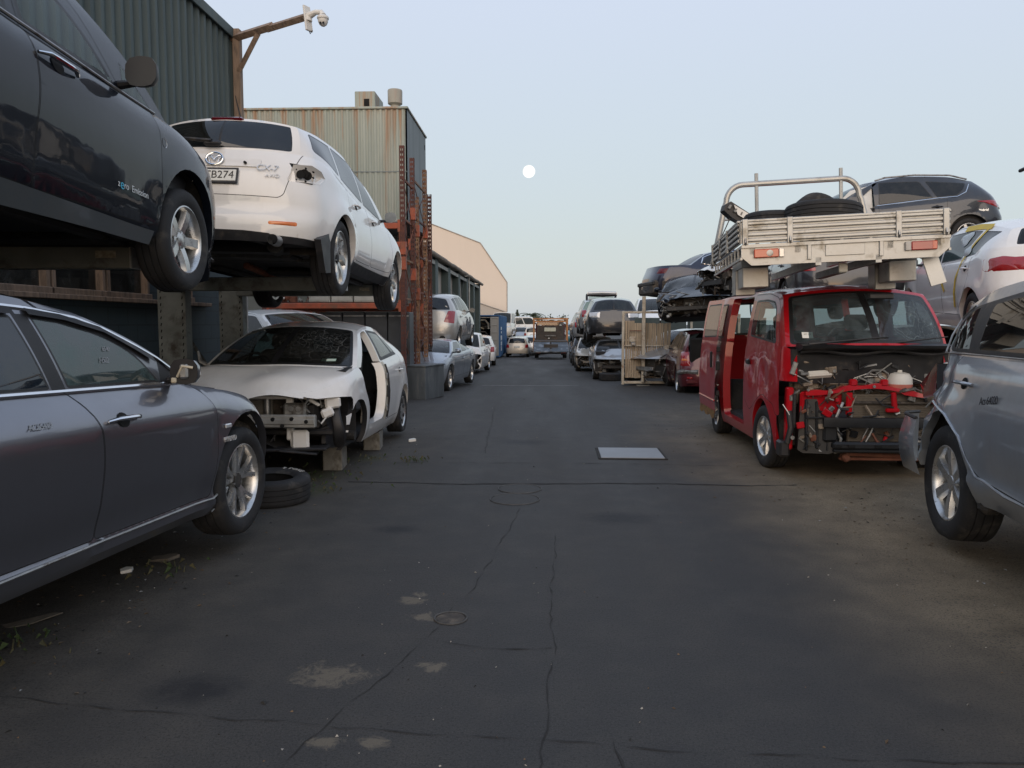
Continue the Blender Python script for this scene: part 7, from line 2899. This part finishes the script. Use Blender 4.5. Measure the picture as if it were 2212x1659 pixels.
def mini(kind, dims, pm, name, label, cat, pose, scale=1., nose=False, tail=True, group=None, rim='five', wheels='all', pl=None, lampm=REDL, lamp=None, screen=None, gl=None, drop=(), squash=.0, over=None, hlamp=True, dents=0, **kw):
    S = gen(kind, *dims, **(over or {}))
    S.drop = drop
    S.pm = pm
    L = std_regs(S, glassm=gl, screen=screen)
    if nose:
        zt = float(S.ftop(S.xf)) + .0
        L.append(reg('A', 'gone', [(S.wb / 2 + S.r * 1.22, 0), (S.wb / 2 + S.r * 1.25, zt - .12), (S.xf + .4, zt + .02), (S.xf + .4, 0)], GAP, hole=True))
        L.append(reg('A', 'gone', [(0, 0), (1.2, 0), (1.2, zt + .0), (0, zt + .0)], GAP, view='f', hole=True))
    if dents:
        rnd = random.Random(dents)
        ds = [(rnd.uniform(S.xf - 1.3, S.xf), rnd.choice((-1, 1)) * rnd.uniform(.3, .8), rnd.uniform(.5, 1.0), rnd.uniform(.15, .35), rnd.uniform(.03, .12)) for _ in range(9)]

        def df(P):
            P = P.copy()
            for x, y, z, r, a in ds:
                w = np.exp(-((P[:, 0] - x)**2 + (P[:, 1] - y)**2 + (P[:, 2] - z)**2) / r**2)
                P[:, 2] -= a * w * (1 + .6 * np.sin(P[:, 1] * 19 + P[:, 0] * 13))
                P[:, 1] -= np.sign(y) * a * w * .8
            return P
        S.deform = df
    root, ob = car(S, pm, name, label, cat, pose, scale, L, rim=rim, wheels=wheels, group=group, squash=squash, interior=True, seats=False, **kw)
    S.deform = None
    if nose:
        clutter(root, S, int(abs(pose[0] * 10 + pose[1])))
    elif hlamp:
        for sd in (1, -1):
            z = float(S.ftop(S.xf)) - .07
            lamp_blob(S, [(.42, z - .08), (.45, z + .03), (.78, z + .06), (.80, z - .06)], sd, CLRL, view='f').build('headlamp', root)
    if tail:
        zb = float(S.ftop(S.xr))
        lp = lamp or [(.56, zb - .30), (.60, zb - .06), (.86, zb - .05), (.86, zb - .30)]
        hw = S.hw
        lp = [(min(y, hw * .90), z) for y, z in lp]
        for sd in (1, -1):
            lamp_blob(S, lp, sd, lampm).build('tail_lamp', root)
        if pl is not None:
            p, n = S.at(.02, zb - .24, -1, 'A', 'r')
            plate(root, frame(Vector((p.x, 0, p.z)) + n * .015, (0, -1, 0), (.2, 0, 1)), pl or None, .09)
    return root, ob, S


HA, SU, SE, WA = (4.2, 1.72, 1.50, 2.55, .31), (4.4, 1.80, 1.68, 2.62, .35), (4.6, 1.80, 1.44, 2.76, .33), (4.68, 1.73, 1.47, 2.67, .32)
# left side
r, ob, S = mini('hatch', (3.75, 1.695, 1.53, 2.46, .30), P_WSILV, 'hatchback', 'small silver hatchback stacked on top of the blue-grey saloon', 'car', (-3.34, 24.25, .80, 3.0, .5, 0), 1.09,
                lamp=[(.50, .74), (.60, 1.06), (.84, 1.02), (.80, .70)], mirrors='R', rim='steel', detail=True, over=dict(dg=.08))
mb = MB()
rnd = random.Random(3)
for k in range(7):
    cx, cz = rnd.uniform(-.1, .75), rnd.uniform(.42, .75)
    P = []
    for i in range(11):
        a = 2 * PI * i / 11
        q = rnd.uniform(.6, 1.1)
        p, n = S.at(cx + .17 * q * math.cos(a), cz + .13 * q * math.sin(a), -1)
        P.append(p + n * (.003 + .0006 * k))
    mb.add(P, [tuple(range(11))], mat('scraped_paint', (.13, .135, .14), .8, var=.4, scale=25))
mb.build('scrape', r)
p, n = S.at(.62, 1.12, -1, 'Cr', 'r')
mb = MB()
for z in (-.03, .03):
    mb.lathe([(0, 0), (.045, 0)], WHP, 12, axis='x', c=(p[0] - .035, -.52, 1.10 + z))
mb.build('window_sticker', r)
mini('sedan', SE, P_BSILV, 'saloon_car', 'blue-grey saloon squashed under the small silver hatchback', 'car', (-2.98, 20.05, -.12, 186, 0, 0), .97, tail=False, rim='vee', mirrors='L', squash=.02,
     gl=glass('pale_car_glass', (.22, .27, .28), 1.8), over=dict(dg=.09, rail=[(.22, .63, 1.24), (-.3, .63, 1.26), (-.8, .6, 1.2), (-1.15, .58, 1.12)], hdr=(.3, 1.28), roof=[(-.2, 1.30)], rtop=(-1.05, 1.2)))


def pickup():
    S = gen('van', 4.9, 1.72, 1.62, 3.0, .345, top=[(2.35, .80), (2.0, .92), (1.5, .98), (.9, 1.02), (-.45, 1.03), (-2.55, .98)], cowl=(1.0, 1.08), xa=.86, hdr=(.35, 1.58), hood=[(1.6, 1.03)],
            rail=[(.22, .62, 1.54), (-.2, .62, 1.58), (-.62, .61, 1.55)], roof=[(-.1, 1.62)], rtop=(-.64, 1.57), xd=-.72, rb=(-.74, 1.05), deck=[(-1.6, 1.04)], xf=2.35, xr=-2.55, cr=.12, nr=5)
    S.pm = P_WHITE
    L = [reg('A', 'arch', circ(a * 1.5, .36, .42, 0), GAP, hole=True, flange=.05) for a in (1, -1)]
    L.append(reg('Cs', 'side_window#f', [(.06, .08), (.52, .08), (.5, .88), (.10, .88)], GLD, view='p', trim=.02, r=.04))
    L.append(reg('Cs', 'side_window#r', [(.58, .08), (.93, .08), (.93, .88), (.57, .88)], GLD, view='p', trim=.02, r=.04))
    L.append(reg('A', 'door#f', [(.85, 1.1), (.9, .5), (.12, .36), (.10, 1.1)], P_WHITE, gap=.007))
    L.append(reg('A', 'door#r', [(.085, 1.1), (.10, .36), (-.62, .36), (-.70, 1.1)], P_WHITE, gap=.007))
    L.append(reg('Cf', 'windscreen', [(0, .02), (.95, .02), (.93, .95), (0, .96)], GLW, view='p', trim=.03))
    L.append(reg('D', 'tub', [(0, .12), (.86, .12), (.86, .95), (0, .95)], BLK, view='p'))
    L.append(reg('A', 'gone', [(0, 0), (1.2, 0), (1.2, .84), (0, .84)], GAP, view='f', hole=True))

    def df(P):
        P = P.copy()
        w = np.clip((P[:, 0] - 1.0) / 1.0, 0, 1)**1.3
        P[:, 0] -= w * (.55 + .12 * np.sin(P[:, 1] * 9))
        P[:, 2] += w * (.14 * np.sin(P[:, 1] * 7 + P[:, 0] * 9) + .08)
        P[:, 1] += w * .09 * np.sin(P[:, 2] * 17 + P[:, 0] * 11)
        return P
    S.deform = df
    root, ob = car(S, P_WHITE, 'pickup_truck', 'white double-cab pickup with its nose crushed, facing the camera', 'pickup', (-3.05, 29.3, -.32, 183, 0, 0), .95, L, rim='steel', wheels=('fr', 'rl', 'rr'), mirrors=False, handles=False)
    S.deform = None
    clutter(root, S, 12, (WHP, BLK, CRM, GRIME, STEEL))
    for x in (-.02, -.58):
        handle(S, x + .16, .9, 1, BLK, .16).build('door_handle', root)
    mb = MB()
    mb.tube([(-.75, .76, 1.05), (-1.6, .78, 1.06), (-2.5, .78, 1.02)], .03, P_WHITE, 8)
    mb.build('tub_rail', root)


pickup()
mini('wagon', WA, P_WHITE, 'estate_car', 'white estate with its red tail lamp showing past the crushed pickup', 'car', (-3.28, 38.6, -.48, -4, 0, 0), 1.0, pl='', mirrors=False)

# shipping container with an open door and car shells inside
ct = thing('shipping_container', 'blue shipping container with its grey door end open, packed with car shells', 'container', (0, 0, -.72))
CB = streaked('container_blue', (.03, .095, .215), (.025, .08, .19), (.06, .12, .2), .4, .6)
CGY = streaked('container_grey', (.27, .27, .26), (.24, .24, .23), (.18, .16, .13), .4, .6)
x1, x0, y0, y1, ht = -2.98, -5.42, 52., 61., 2.86
mb = MB()
clad(mb, ribs(.28, .08, .035, 0, y1 - y0), (x1, y0, 0), (0, 1, 0), (1, 0, 0), .12, ht - .08, CB)
mb.build('side_wall', ct, 25)
mb = MB()
for c, d in ((((x0 + x1) / 2, (y0 + y1) / 2, ht - .04), (x1 - x0, y1 - y0, .08)), (((x0 + x1) / 2, (y0 + y1) / 2, .08), (x1 - x0, y1 - y0, .14)), ((x0, (y0 + y1) / 2, ht / 2), (.06, y1 - y0, ht - .2)),
             (((x0 + x1) / 2, y1, ht / 2), (x1 - x0, .06, ht - .2)), ((x1 - .02, y0 + .04, ht / 2), (.14, .12, ht - .18)), ((x0 + .04, y0 + .04, ht / 2), (.14, .12, ht - .18))):
    mb.box(c, d, CB)
mb.build('frame', ct)
mb = MB()
dx0, dx1 = -3.62, -3.06
mb.box(((dx0 + dx1) / 2, y0 - .05, ht / 2), (dx1 - dx0, .05, ht - .25), CGY)
for k in range(6):
    mb.box(((dx0 + dx1) / 2, y0 - .085, .22 + k * .49), (dx1 - dx0 - .04, .04, .07), CGY, ch=.01)
for x in (dx0 + .04, dx1 - .04):
    mb.box((x, y0 - .09, ht / 2), (.06, .05, ht - .25), CGY)
mb.build('door', ct)
mb = MB()
WT = mat('container_white', (.55, .58, .6), .6, var=.1)
for k, (z, w, h) in enumerate(((1.95, .5, .2), (1.68, .35, .14), (1.30, .75, .34), (.92, .6, .26), (.70, .3, .12), (.52, .45, .2))):
    mb.box((x1 + .04, y0 + 1.0 + (k % 2) * .15, z), (.008, w * 2.2, h), WT)
mb.build('side_marking', ct)
for k in range(3):
    o = thing('car_shell', 'bare dark car body shell stacked inside the open container', 'car body', (-4.55, 52.8 + k * .1, -.55 + k * .82), (0, 0, 0), 'car shells in the container')
    mb = MB()
    rnd = random.Random(k)
    pts = [(-.75, 0, .1), (-.72, 0, .45), (-.5, 0, .72), (.5, 0, .72), (.72, 0, .45), (.75, 0, .1)]
    mb.tube(pts, .07, (CRM, BLK, WHP)[k], 8)
    mb.tube([(-.75, 0, .4), (.75, 0, .4)], .05, BLK, 6)
    mb.tube([(-.5, .02, .72), (-.2, .3, .3), (.4, .1, .12)], .05, CRM, 6)
    mb.box((0, .3, .3), (1.4, .3, .5), GRIME, ch=.08)
    for i in range(8):
        mb.box((rnd.uniform(-.6, .6), rnd.uniform(-.05, .2), rnd.uniform(.1, .6)), (.2, .1, .12), rnd.choice((BLK, GRIME, CAST)), rot=(rnd.random(), rnd.random(), 0), ch=.02)
    mb.build('shell', o)
mini('van', (4.7, 1.75, 2.1, 2.6, .33), P_CHAMP, 'van', 'pale van standing high behind the blue container', 'van', (-3.6, 68.4, .30, 184, 0, 0), 1.1, tail=False, mirrors=False)
mini('wagon', WA, P_CHAMP, 'estate_car', 'cream estate parked nose-away between the container and the tow truck', 'car', (-1.87, 57.3, -.86, 1.5, 0, 0), 1.0, pl='', mirrors='R')
mini('hatch', HA, P_SILV, 'hatchback', 'silver hatchback half hidden behind the cream estate', 'car', (-1.05, 62.5, -.9, 4, 0, 0), 1.0)
mini('hatch', HA, P_WHITE, 'hatchback', 'white hatchback showing between the cream estate and the tow truck', 'car', (-.55, 66.5, -.95, 4, 0, 0), 1.05)
mini('van', (4.4, 1.7, 1.95, 2.4, .32), P_WHITE, 'van', 'white van with square side windows on top of the far pile', 'van', (-1.95, 80.5, .38, 70, 0, 0), 1.0, mirrors=False)
mini('suv', SU, P_SILV, 'suv_car', 'silver SUV facing the camera below the far white van', 'car', (-2.2, 74, -.35, 176, 2, 0), .95, tail=False)
mini('suv', SU, P_WHITE, 'suv_car', 'white SUV with a spare wheel seen from behind in the far pile', 'car', (-1.02, 72.5, -.30, 2, 0, 0), .92, pl='')
mini('hatch', HA, P_NAVY, 'hatchback', 'dark hatchback under the silver SUV in the far pile', 'car', (-2.3, 73.5, -1.05, 90, 0, 0), .9)


def tow_truck():
    t = thing('tow_truck', 'weathered flatbed tow truck with a blue-grey ramp and an orange rack behind the cab', 'truck', (.44, 48.6, gz(0, 48.6)), (0, 0, rad(0)))
    BL = mat('ramp_blue_steel', (.075, .09, .105), .5, .4, var=.3, scale=2.5, dirt=(.28, .30, .33), dirtamt=.4)
    DKB = mat('deck_dark', (.05, .043, .038), .8, var=.4, scale=4, dirt=(.11, .07, .05), dirtamt=.3)
    OR = mat('truck_rack_orange', (.36, .16, .06), .7, var=.3, scale=5, dirt=(.2, .09, .05), dirtamt=.4)
    mb = MB()
    for s in (-1, 1):
        mb.prism([(-1.1 if s < 0 else .06, 0), (-.06 if s < 0 else 1.1, 0), (-.06 if s < 0 else 1.1, .02), (-1.1 if s < 0 else .06, .02)], 0, 1, BL, 'xz') if False else None
        x0, x1 = (-1.1, -.04) if s < 0 else (.04, 1.1)
        mb.add([(x0, -.1, .52), (x1, -.1, .52), (x1, 1.5, 1.12), (x0, 1.5, 1.12), (x0, -.1, .46), (x1, -.1, .46), (x1, 1.5, 1.06), (x0, 1.5, 1.06)],
               [(0, 1, 2, 3), (4, 7, 6, 5), (0, 4, 5, 1), (2, 6, 7, 3), (0, 3, 7, 4), (1, 5, 6, 2)], BL)
    mb.build('ramp', t)
    mb = MB()
    mb.box((0, 4.0, 1.08), (2.2, 5.2, .12), DKB)
    mb.box((0, 3.6, .80), (.9, 6.2, .3), DKB)
    mb.build('deck', t)
    mb = MB()
    mb.box((0, 1.0, .40), (2.1, .12, .16), BLK)
    mb.box((0, .96, .47), (2.1, .04, .02), STEEL)
    for s in (-1, 1):
        mb.box((s * .8, .93, .41), (.3, .03, .08), REDL)
    mb.build('rear_bumper', t)
    mb = MB()
    mb.prism([(-.98, 1.12), (.98, 1.12), (.92, 2.15), (-.92, 2.15)], 5.4, 5.48, DKB)
    mb.build('headboard', t)
    mb = MB()
    mb.box((-.02, 5.36, 1.86), (.80, .03, .27), mat('sign_cream', (.55, .56, .46), .6, var=.1), ch=.01)
    mb.build('sign', t)
    mb = MB()
    for s in (-.68, .70):
        mb.box((s, 5.35, 2.16), (.17, .05, .06), WHP, ch=.015)
    mb.box((0, 5.35, 1.42), (.75, .06, .09), CAST, ch=.02)
    mb.box((-.1, 5.33, 1.25), (.12, .05, .06), WHP, ch=.015)
    mb.build('work_lamp', t)
    mb = MB()
    mb.prism([(-.95, 2.17), (.95, 2.17), (.90, 2.36), (-.90, 2.36)], 5.5, 5.52, glass('truck_rear_glass', (.2, .26, .25), 1.8))
    mb.build('rear_window', t)
    mb = MB()
    mb.box((0, 6.6, 1.5), (2.05, 1.9, 1.75), P_MAROON, ch=.12)
    mb.build('cab', t)
    mb = MB()
    for s in (-1, 1):
        mb.box((s * 1.14, 5.6, 1.5), (.09, .09, 2.25), OR)
        mb.box((s * 1.14, 3.2, 1.5), (.07, .07, 2.25), OR)
    for y in (5.6, 3.2):
        for z in (2.60, 2.42):
            mb.box((0, y, z), (2.36, .08, .09), OR)
    for s in (-.9, -.3, .3, .9):
        mb.box((s, 4.4, 2.62), (.10, 2.5, .05), OR)
    mb.tube([(-.5, 3.15, 2.5), (.1, 3.1, 2.56), (.9, 3.15, 2.5)], .03, WHP, 6)
    mb.build('rack', t)
    for y in (2.2, 6.8):
        for s in (-1, 1):
            add_wheel(t, 'steel', .42, .27, .26, s * .92, y, .42)
    for w in t.children:
        if w.name.startswith('wheel'):
            w.rotation_euler.z += PI / 2 if w.location.x > 0 else PI / 2
            w.rotation_euler.z = -PI / 2 if w.location.x > 0 else PI / 2


tow_truck()
mini('van', (4.4, 1.7, 1.9, 2.4, .32), P_WHITE, 'van', 'white van just right of the tow truck', 'van', (2.75, 57.5, -.95, 181, 0, 0), .95, tail=False, mirrors=False)
mini('suv', SU, paint('teal_paint', (.05, .20, .24), .2), 'suv_car', 'teal car showing above the white van right of the tow truck', 'car', (2.6, 63, -.1, 178, 0, 0), 1.0, tail=False, mirrors=False)
# right side, beyond the gate
mini('hatch', (4.415, 1.74, 1.475, 2.62, .32), P_DGREY, 'hatchback', 'dark grey hatchback seen from behind, on top of the stripped silver saloon', 'car', (2.37, 28.1, .93, 1, 0, 0), 1.04, pl=None, tail=True, lampm=CLRL,
     lamp=[(.46, .78), (.44, .97), (.80, .95), (.80, .80)], mirrors=False, over=dict(dg=.09), detail=True)
sh = mini('sedan', SE, P_SILV, 'saloon_car', 'silver saloon with a bare nose at ground level under the dark grey hatchback', 'car', (2.42, 25.75, -.22, 181, 0, 0), .97, nose=True, tail=False, mirrors=False, wheels=('fr',), screen=glass('black_screen', (.02, .025, .025), 1.5),
          over=dict(dg=.09, rail=[(.22, .63, 1.22), (-.3, .63, 1.24), (-.8, .6, 1.18), (-1.15, .58, 1.1)], hdr=(.3, 1.26), roof=[(-.2, 1.28)], rtop=(-1.05, 1.18)), dents=5)
loose_tyre((2.05, 23.6, gz(2, 23.6) + .12), (0, 0, .5), 'black tyre lying flat under the bare nose of the silver saloon', .36, .24, .21)
r, ob, S = mini('hatch', HA, P_SILV, 'hatchback', 'silver hatchback with its tailgate raised behind the dark grey hatchback', 'car', (2.3, 33.3, 1.10, 0, 0, 0), 1.0, mirrors=False, lamp=[(.58, .72), (.60, 1.0), (.84, .98), (.84, .72)], drop=('Cr',))
mb = MB()
tx = S.rtop[0]
for s in (-1, 1):
    mb.tube([(tx + .02, s * .56, 1.42), (tx - .45, s * .58, 1.60), (tx - .80, s * .55, 1.64)], .05, P_SILV, 8)
mb.tube([(tx - .80, -.55, 1.64), (tx - .86, 0, 1.66), (tx - .80, .55, 1.64)], .07, P_SILV, 8)
mb.tube([(tx - .70, -.55, 1.58), (tx - .74, 0, 1.55), (tx - .70, .55, 1.58)], .05, BLK, 8)
mb.tube([(tx, -.5, 1.42), (tx - .02, 0, 1.45), (tx, .5, 1.42)], .04, P_SILV, 8)
tgo = mb.build('tailgate', r)
mb = MB()
mb.add([(tx - .05, -.5, 1.45), (tx - .05, .5, 1.45), (tx - .72, .5, 1.60), (tx - .72, -.5, 1.60)], [(0, 1, 2, 3)], GLC)
mb.build('rear_window', tgo)
mini('hatch', HA, P_SILV, 'hatchback', 'farthest silver hatchback on the upper level of the right row', 'car', (2.3, 40.2, .62, -1, 0, 0), 1.05, mirrors=False)
mini('sedan', SE, P_CHAMP, 'saloon_car', 'stripped pale saloon at ground level under the silver hatchback with the raised tailgate', 'car', (2.15, 32.2, -.38, 181, 0, 0), .97, nose=True, tail=False, mirrors=False, dents=3)
mini('hatch', HA, P_DGREY, 'hatchback', 'dark stripped hatchback at ground level, farthest in the right row', 'car', (2.2, 38.6, -.5, 180, 0, 0), 1.0, nose=True, tail=False, mirrors=False, dents=7)
mini('suv', SU, P_DGREY, 'suv_car', 'dark SUV under the farthest silver hatchback of the right row', 'car', (2.4, 45.5, -.62, 1, 0, 0), 1.0, mirrors=False)
mini('suv', SU, P_WHITE, 'suv_car', 'white SUV with a stripped front on the upper level behind the gate', 'car', (4.25, 29.6, .86, 183, 0, 0), 1.0, nose=True, tail=False, mirrors=False, dents=2)
mini('hatch', HA, P_BLACK, 'hatchback', 'black hatchback at ground level under the white SUV behind the gate', 'car', (4.4, 29.3, -.32, 180, 0, 0), 1.0, tail=False, mirrors=False)
mini('sedan', (4.5, 1.8, 1.44, 2.75, .33), P_BLACK, 'wrecked_car', 'black car front half with wiring hanging out, above the maroon SUV', 'car', (3.90, 19.6, 1.42, 196, 2, 3), .95, nose=True, tail=False, mirrors='R', wheels=(), dents=11, liners=())
r, ob, S = mini('sedan', (5.0, 1.88, 1.48, 2.95, .36), P_NAVY, 'saloon_car', 'navy saloon with its rear bumper gone, topmost beyond the gate', 'car', (5.25, 21.2, 2.03, 82, 0, 0), 1.0, tail=True, mirrors=False, wheels=('rl', 'rr'), rim='ten', over=dict(dg=.08), hlamp=False, lamp=[(.62, .80), (.64, .93), (.84, .93), (.84, .80)], lampm=mat('broken_lamp', (.10, .006, .01), .3))
mb = MB()
sweep_strip(mb, S, [(-.2, 1.395), (-.9, 1.355), (-1.25, 1.22), (-1.33, 1.06), (-.9, .99), (.3, .98)], -1, CHR, .03, patch='Cs')
mb.build('window_moulding', r)
mb = MB()
xx = S.xr + .05
mb.box((xx + .12, 0, .45), (.3, 1.5, .36), GRIME, ch=.05)
mb.box((xx - .02, 0, .56), (.08, 1.5, .10), BLK, ch=.02)
mb.box((xx + .45, -.72, .42), (.55, .3, .40), GRIME, ch=.03)
mb.build('rear_panel', r)
r, ob, S = mini('hatch', HA, P_CHAMP, 'wrecked_car', 'cream front half of a hatchback with a crumpled bonnet beside the tray headboard', 'car', (5.25, 16.9, 1.95, 258, 0, 0), 1.0, tail=False, mirrors=False, nose=True, dents=4, hlamp=False, wheels=())
cut_off(r, .85)
mini('hatch', HA, P_SILV, 'hatchback', 'silver hatchback with its nose torn off at ground level beside the gate', 'car', (4.0, 21.9, -.10, 234, 0, 0), 1.0, tail=False, mirrors=False, nose=True, dents=9)
r, ob, S = mini('suv', (4.1, 1.72, 1.66, 2.5, .35), P_MAROON, 'suv_car', 'maroon SUV with its tailgate missing, beside the slid door of the red van', 'car', (3.93, 19.2, -.13, 3, 0, 0), .92, tail=False, mirrors='L', drop=('Cr',), over=dict(dg=.08), gl=GLS)
mb = MB()
mb.box((S.xr + .20, 0, .92), (.10, 1.22, 1.10), GAP, ch=.06)
mb.box((S.xr + .10, 0, .40), (.12, 1.4, .12), P_MAROON, ch=.03)
mb.build('boot_opening', r)
lamp_blob(S, [(.60, .78), (.62, 1.12), (.80, 1.12), (.82, .78)], 1, REDL, out=.03).build('tail_lamp', r)
lamp_blob(S, [(.62, .88), (.63, .96), (.79, .96), (.80, .88)], 1, AMB, out=.04).build('tail_lamp', r)
mb = MB()
mb.tube([S.at(.42, .64, 1, 'A', 'r')[0], S.at(.78, .64, 1, 'A', 'r')[0], S.at(-1.72, .60, 1)[0]], .06, CAST, 8)
mb.build('bumper', r)
lamp_blob(S, [(.55, .46), (.55, .52), (.68, .52), (.68, .46)], 1, REDL, out=.02).build('reflector', r)
# cars behind the pale hatch and the rack at left
mini('suv', SU, P_WHITE, 'suv_car', 'white SUV roof showing between the storage rack and the white hatchback', 'car', (-4.75, 14.0, .08, 128, 0, 0), 1.02, tail=False, mirrors=False)
mini('hatch', HA, P_DGREY, 'hatchback', 'dark grey hatchback wedged between the red van roof and the pile behind the tray', 'car', (4.8, 13.9, 1.62, 4, 0, 0), 1.0, mirrors=False)
# right edge: a white car seen through the van, dark car high up
mini('wagon', WA, P_WHITE, 'estate_car', 'white estate seen through the open side doors of the red van', 'car', (5.55, 13.9, .0, 0, 0, 0), 1.08, mirrors=False, gl=GLD)
r, ob, S = mini('hatch', HA, P_MAROON, 'hatchback', 'maroon hatchback just entering the picture at the right edge, on the upper level', 'car', (10.85, 14.6, 2.62, -90, 0, 0), 1.0, mirrors=False, gl=GLS, tail=False)
mb = MB()
vs = []
for i in range(7):
    t = i / 6
    for w in (-.6, 0, .6):
        vs.append((1.85 - .9 * t, w, 1.80 + .34 * math.sin(t * 1.4) + .05 * (1 - abs(w))))
mb.add(vs, [(i * 3 + j, i * 3 + j + 1, i * 3 + 4 + j, i * 3 + 3 + j) for i in range(6) for j in range(2)], P_DGREY)
mb.tube([(1.86, -.6, 1.80), (1.88, 0, 1.84), (1.86, .6, 1.80)], .035, BLK, 6)
mb.cyl((1.2, .55, 1.0), (1.25, .55, 2.0), .015, BLK, 6)
mb.build('raised_bonnet', r)
mini('suv', SU, P_SILV, 'suv_car', 'silver SUV carrying the maroon hatchback at the right edge', 'car', (10.8, 14.7, .9, -90, 0, 0), 1.0, mirrors=False)
# dark grey hatch: plate recess and reflectors
# ---------------------------------------------------------------- trees at the end of the lane
LEAF = [mat('leaf_dark', (.022, .034, .016), .8), mat('leaf_mid', (.04, .056, .024), .8), mat('leaf_pale', (.065, .08, .035), .8)]
BARK = mat('bark', (.09, .07, .05), .9)


def palm(x, y, h, label):
    t = thing('palm_tree', label, 'tree', (x, y, gz(x, y)))
    rnd = random.Random(int(x * 10))
    mb = MB()
    mb.tube([(0, 0, 0), (.1, 0, h * .5), (.05, 0, h * .78)], [.22, .17, .15], BARK, 8)
    mb.build('trunk', t)
    mb = MB()
    for i in range(26):
        a = rnd.uniform(0, 2 * PI)
        L, up = rnd.uniform(1.3, 2.0), rnd.uniform(.0, 1.0)
        P = [Vector((math.cos(a) * L * s, math.sin(a) * L * s, h * .78 + up * 1.2 * s - 1.5 * s * s * (1.1 - up * .5))) for s in np.linspace(0, 1, 7)]
        m = rnd.choice(LEAF)
        w = Vector((-math.sin(a), math.cos(a), 0))
        for p, q in zip(P[:-1], P[1:]):
            for s in (-1, 1):
                for k in range(3):
                    b = p.lerp(q, k / 3)
                    e = b + w * s * .34 + (q - p) * .9 + Vector((0, 0, -.16))
                    mb.add([b, b + (q - p) * .3, e], [(0, 1, 2)], m)
    mb.build('crown', t, 0)


def conifer(x, y, h, label):
    t = thing('conifer_tree', label, 'tree', (x, y, gz(x, y)))
    rnd = random.Random(int(x * 10) + 5)
    mb = MB()
    mb.tube([(0, 0, 0), (0, 0, h)], [.22, .03], BARK, 6)
    mb.build('trunk', t)
    mb = MB()
    for i in range(420):
        s = rnd.random()**.7
        z = h * (.2 + .8 * s)
        r = (1 - s) * h * .24 * rnd.uniform(.3, 1.15) + .06
        a = rnd.uniform(0, 2 * PI)
        c = Vector((r * math.cos(a), r * math.sin(a), z))
        k = .14 + .2 * (1 - s)
        mb.add([c + Vector((rnd.uniform(-k, k), rnd.uniform(-k, k), rnd.uniform(-k, k))) for _ in range(3)], [(0, 1, 2)], rnd.choice(LEAF))
    mb.build('crown', t, 0)


def bushy(x, y, h, w, label):
    t = thing('tree', label, 'tree', (x, y, gz(x, y)))
    rnd = random.Random(int(x * 10) + 9)
    mb = MB()
    mb.tube([(0, 0, 0), (.1, 0, h * .6)], [.2, .08], BARK, 6)
    mb.build('trunk', t)
    mb = MB()
    cl = [Vector((rnd.gauss(0, w * .3), rnd.gauss(0, w * .3), h * rnd.uniform(.45, .9))) for _ in range(12)]
    for i in range(700):
        c = rnd.choice(cl) + Vector((rnd.gauss(0, .3), rnd.gauss(0, .3), rnd.gauss(0, .25)))
        mb.add([c + Vector((rnd.uniform(-.2, .2), rnd.uniform(-.2, .2), rnd.uniform(-.2, .2))) for _ in range(3)], [(0, 1, 2)], rnd.choice(LEAF))
    mb.build('crown', t, 0)


palm(-1.7, 112, 5.6, 'palm tree with drooping fronds beyond the far pile of cars')
conifer(-4.0, 115, 5.2, 'dark pointed conifer beyond the far pile, the taller of two')
conifer(-3.05, 113, 4.4, 'dark pointed conifer beyond the far pile, the shorter of two')
bushy(-2.2, 116, 4.0, 2.6, 'bushy dark tree between the conifers and the palm')
bushy(-.2, 118, 4.3, 2.8, 'bushy dark tree just right of the palm, behind the tow truck')
bushy(2.6, 120, 4.6, 3.2, 'bushy dark tree behind the right end of the tow truck rack')
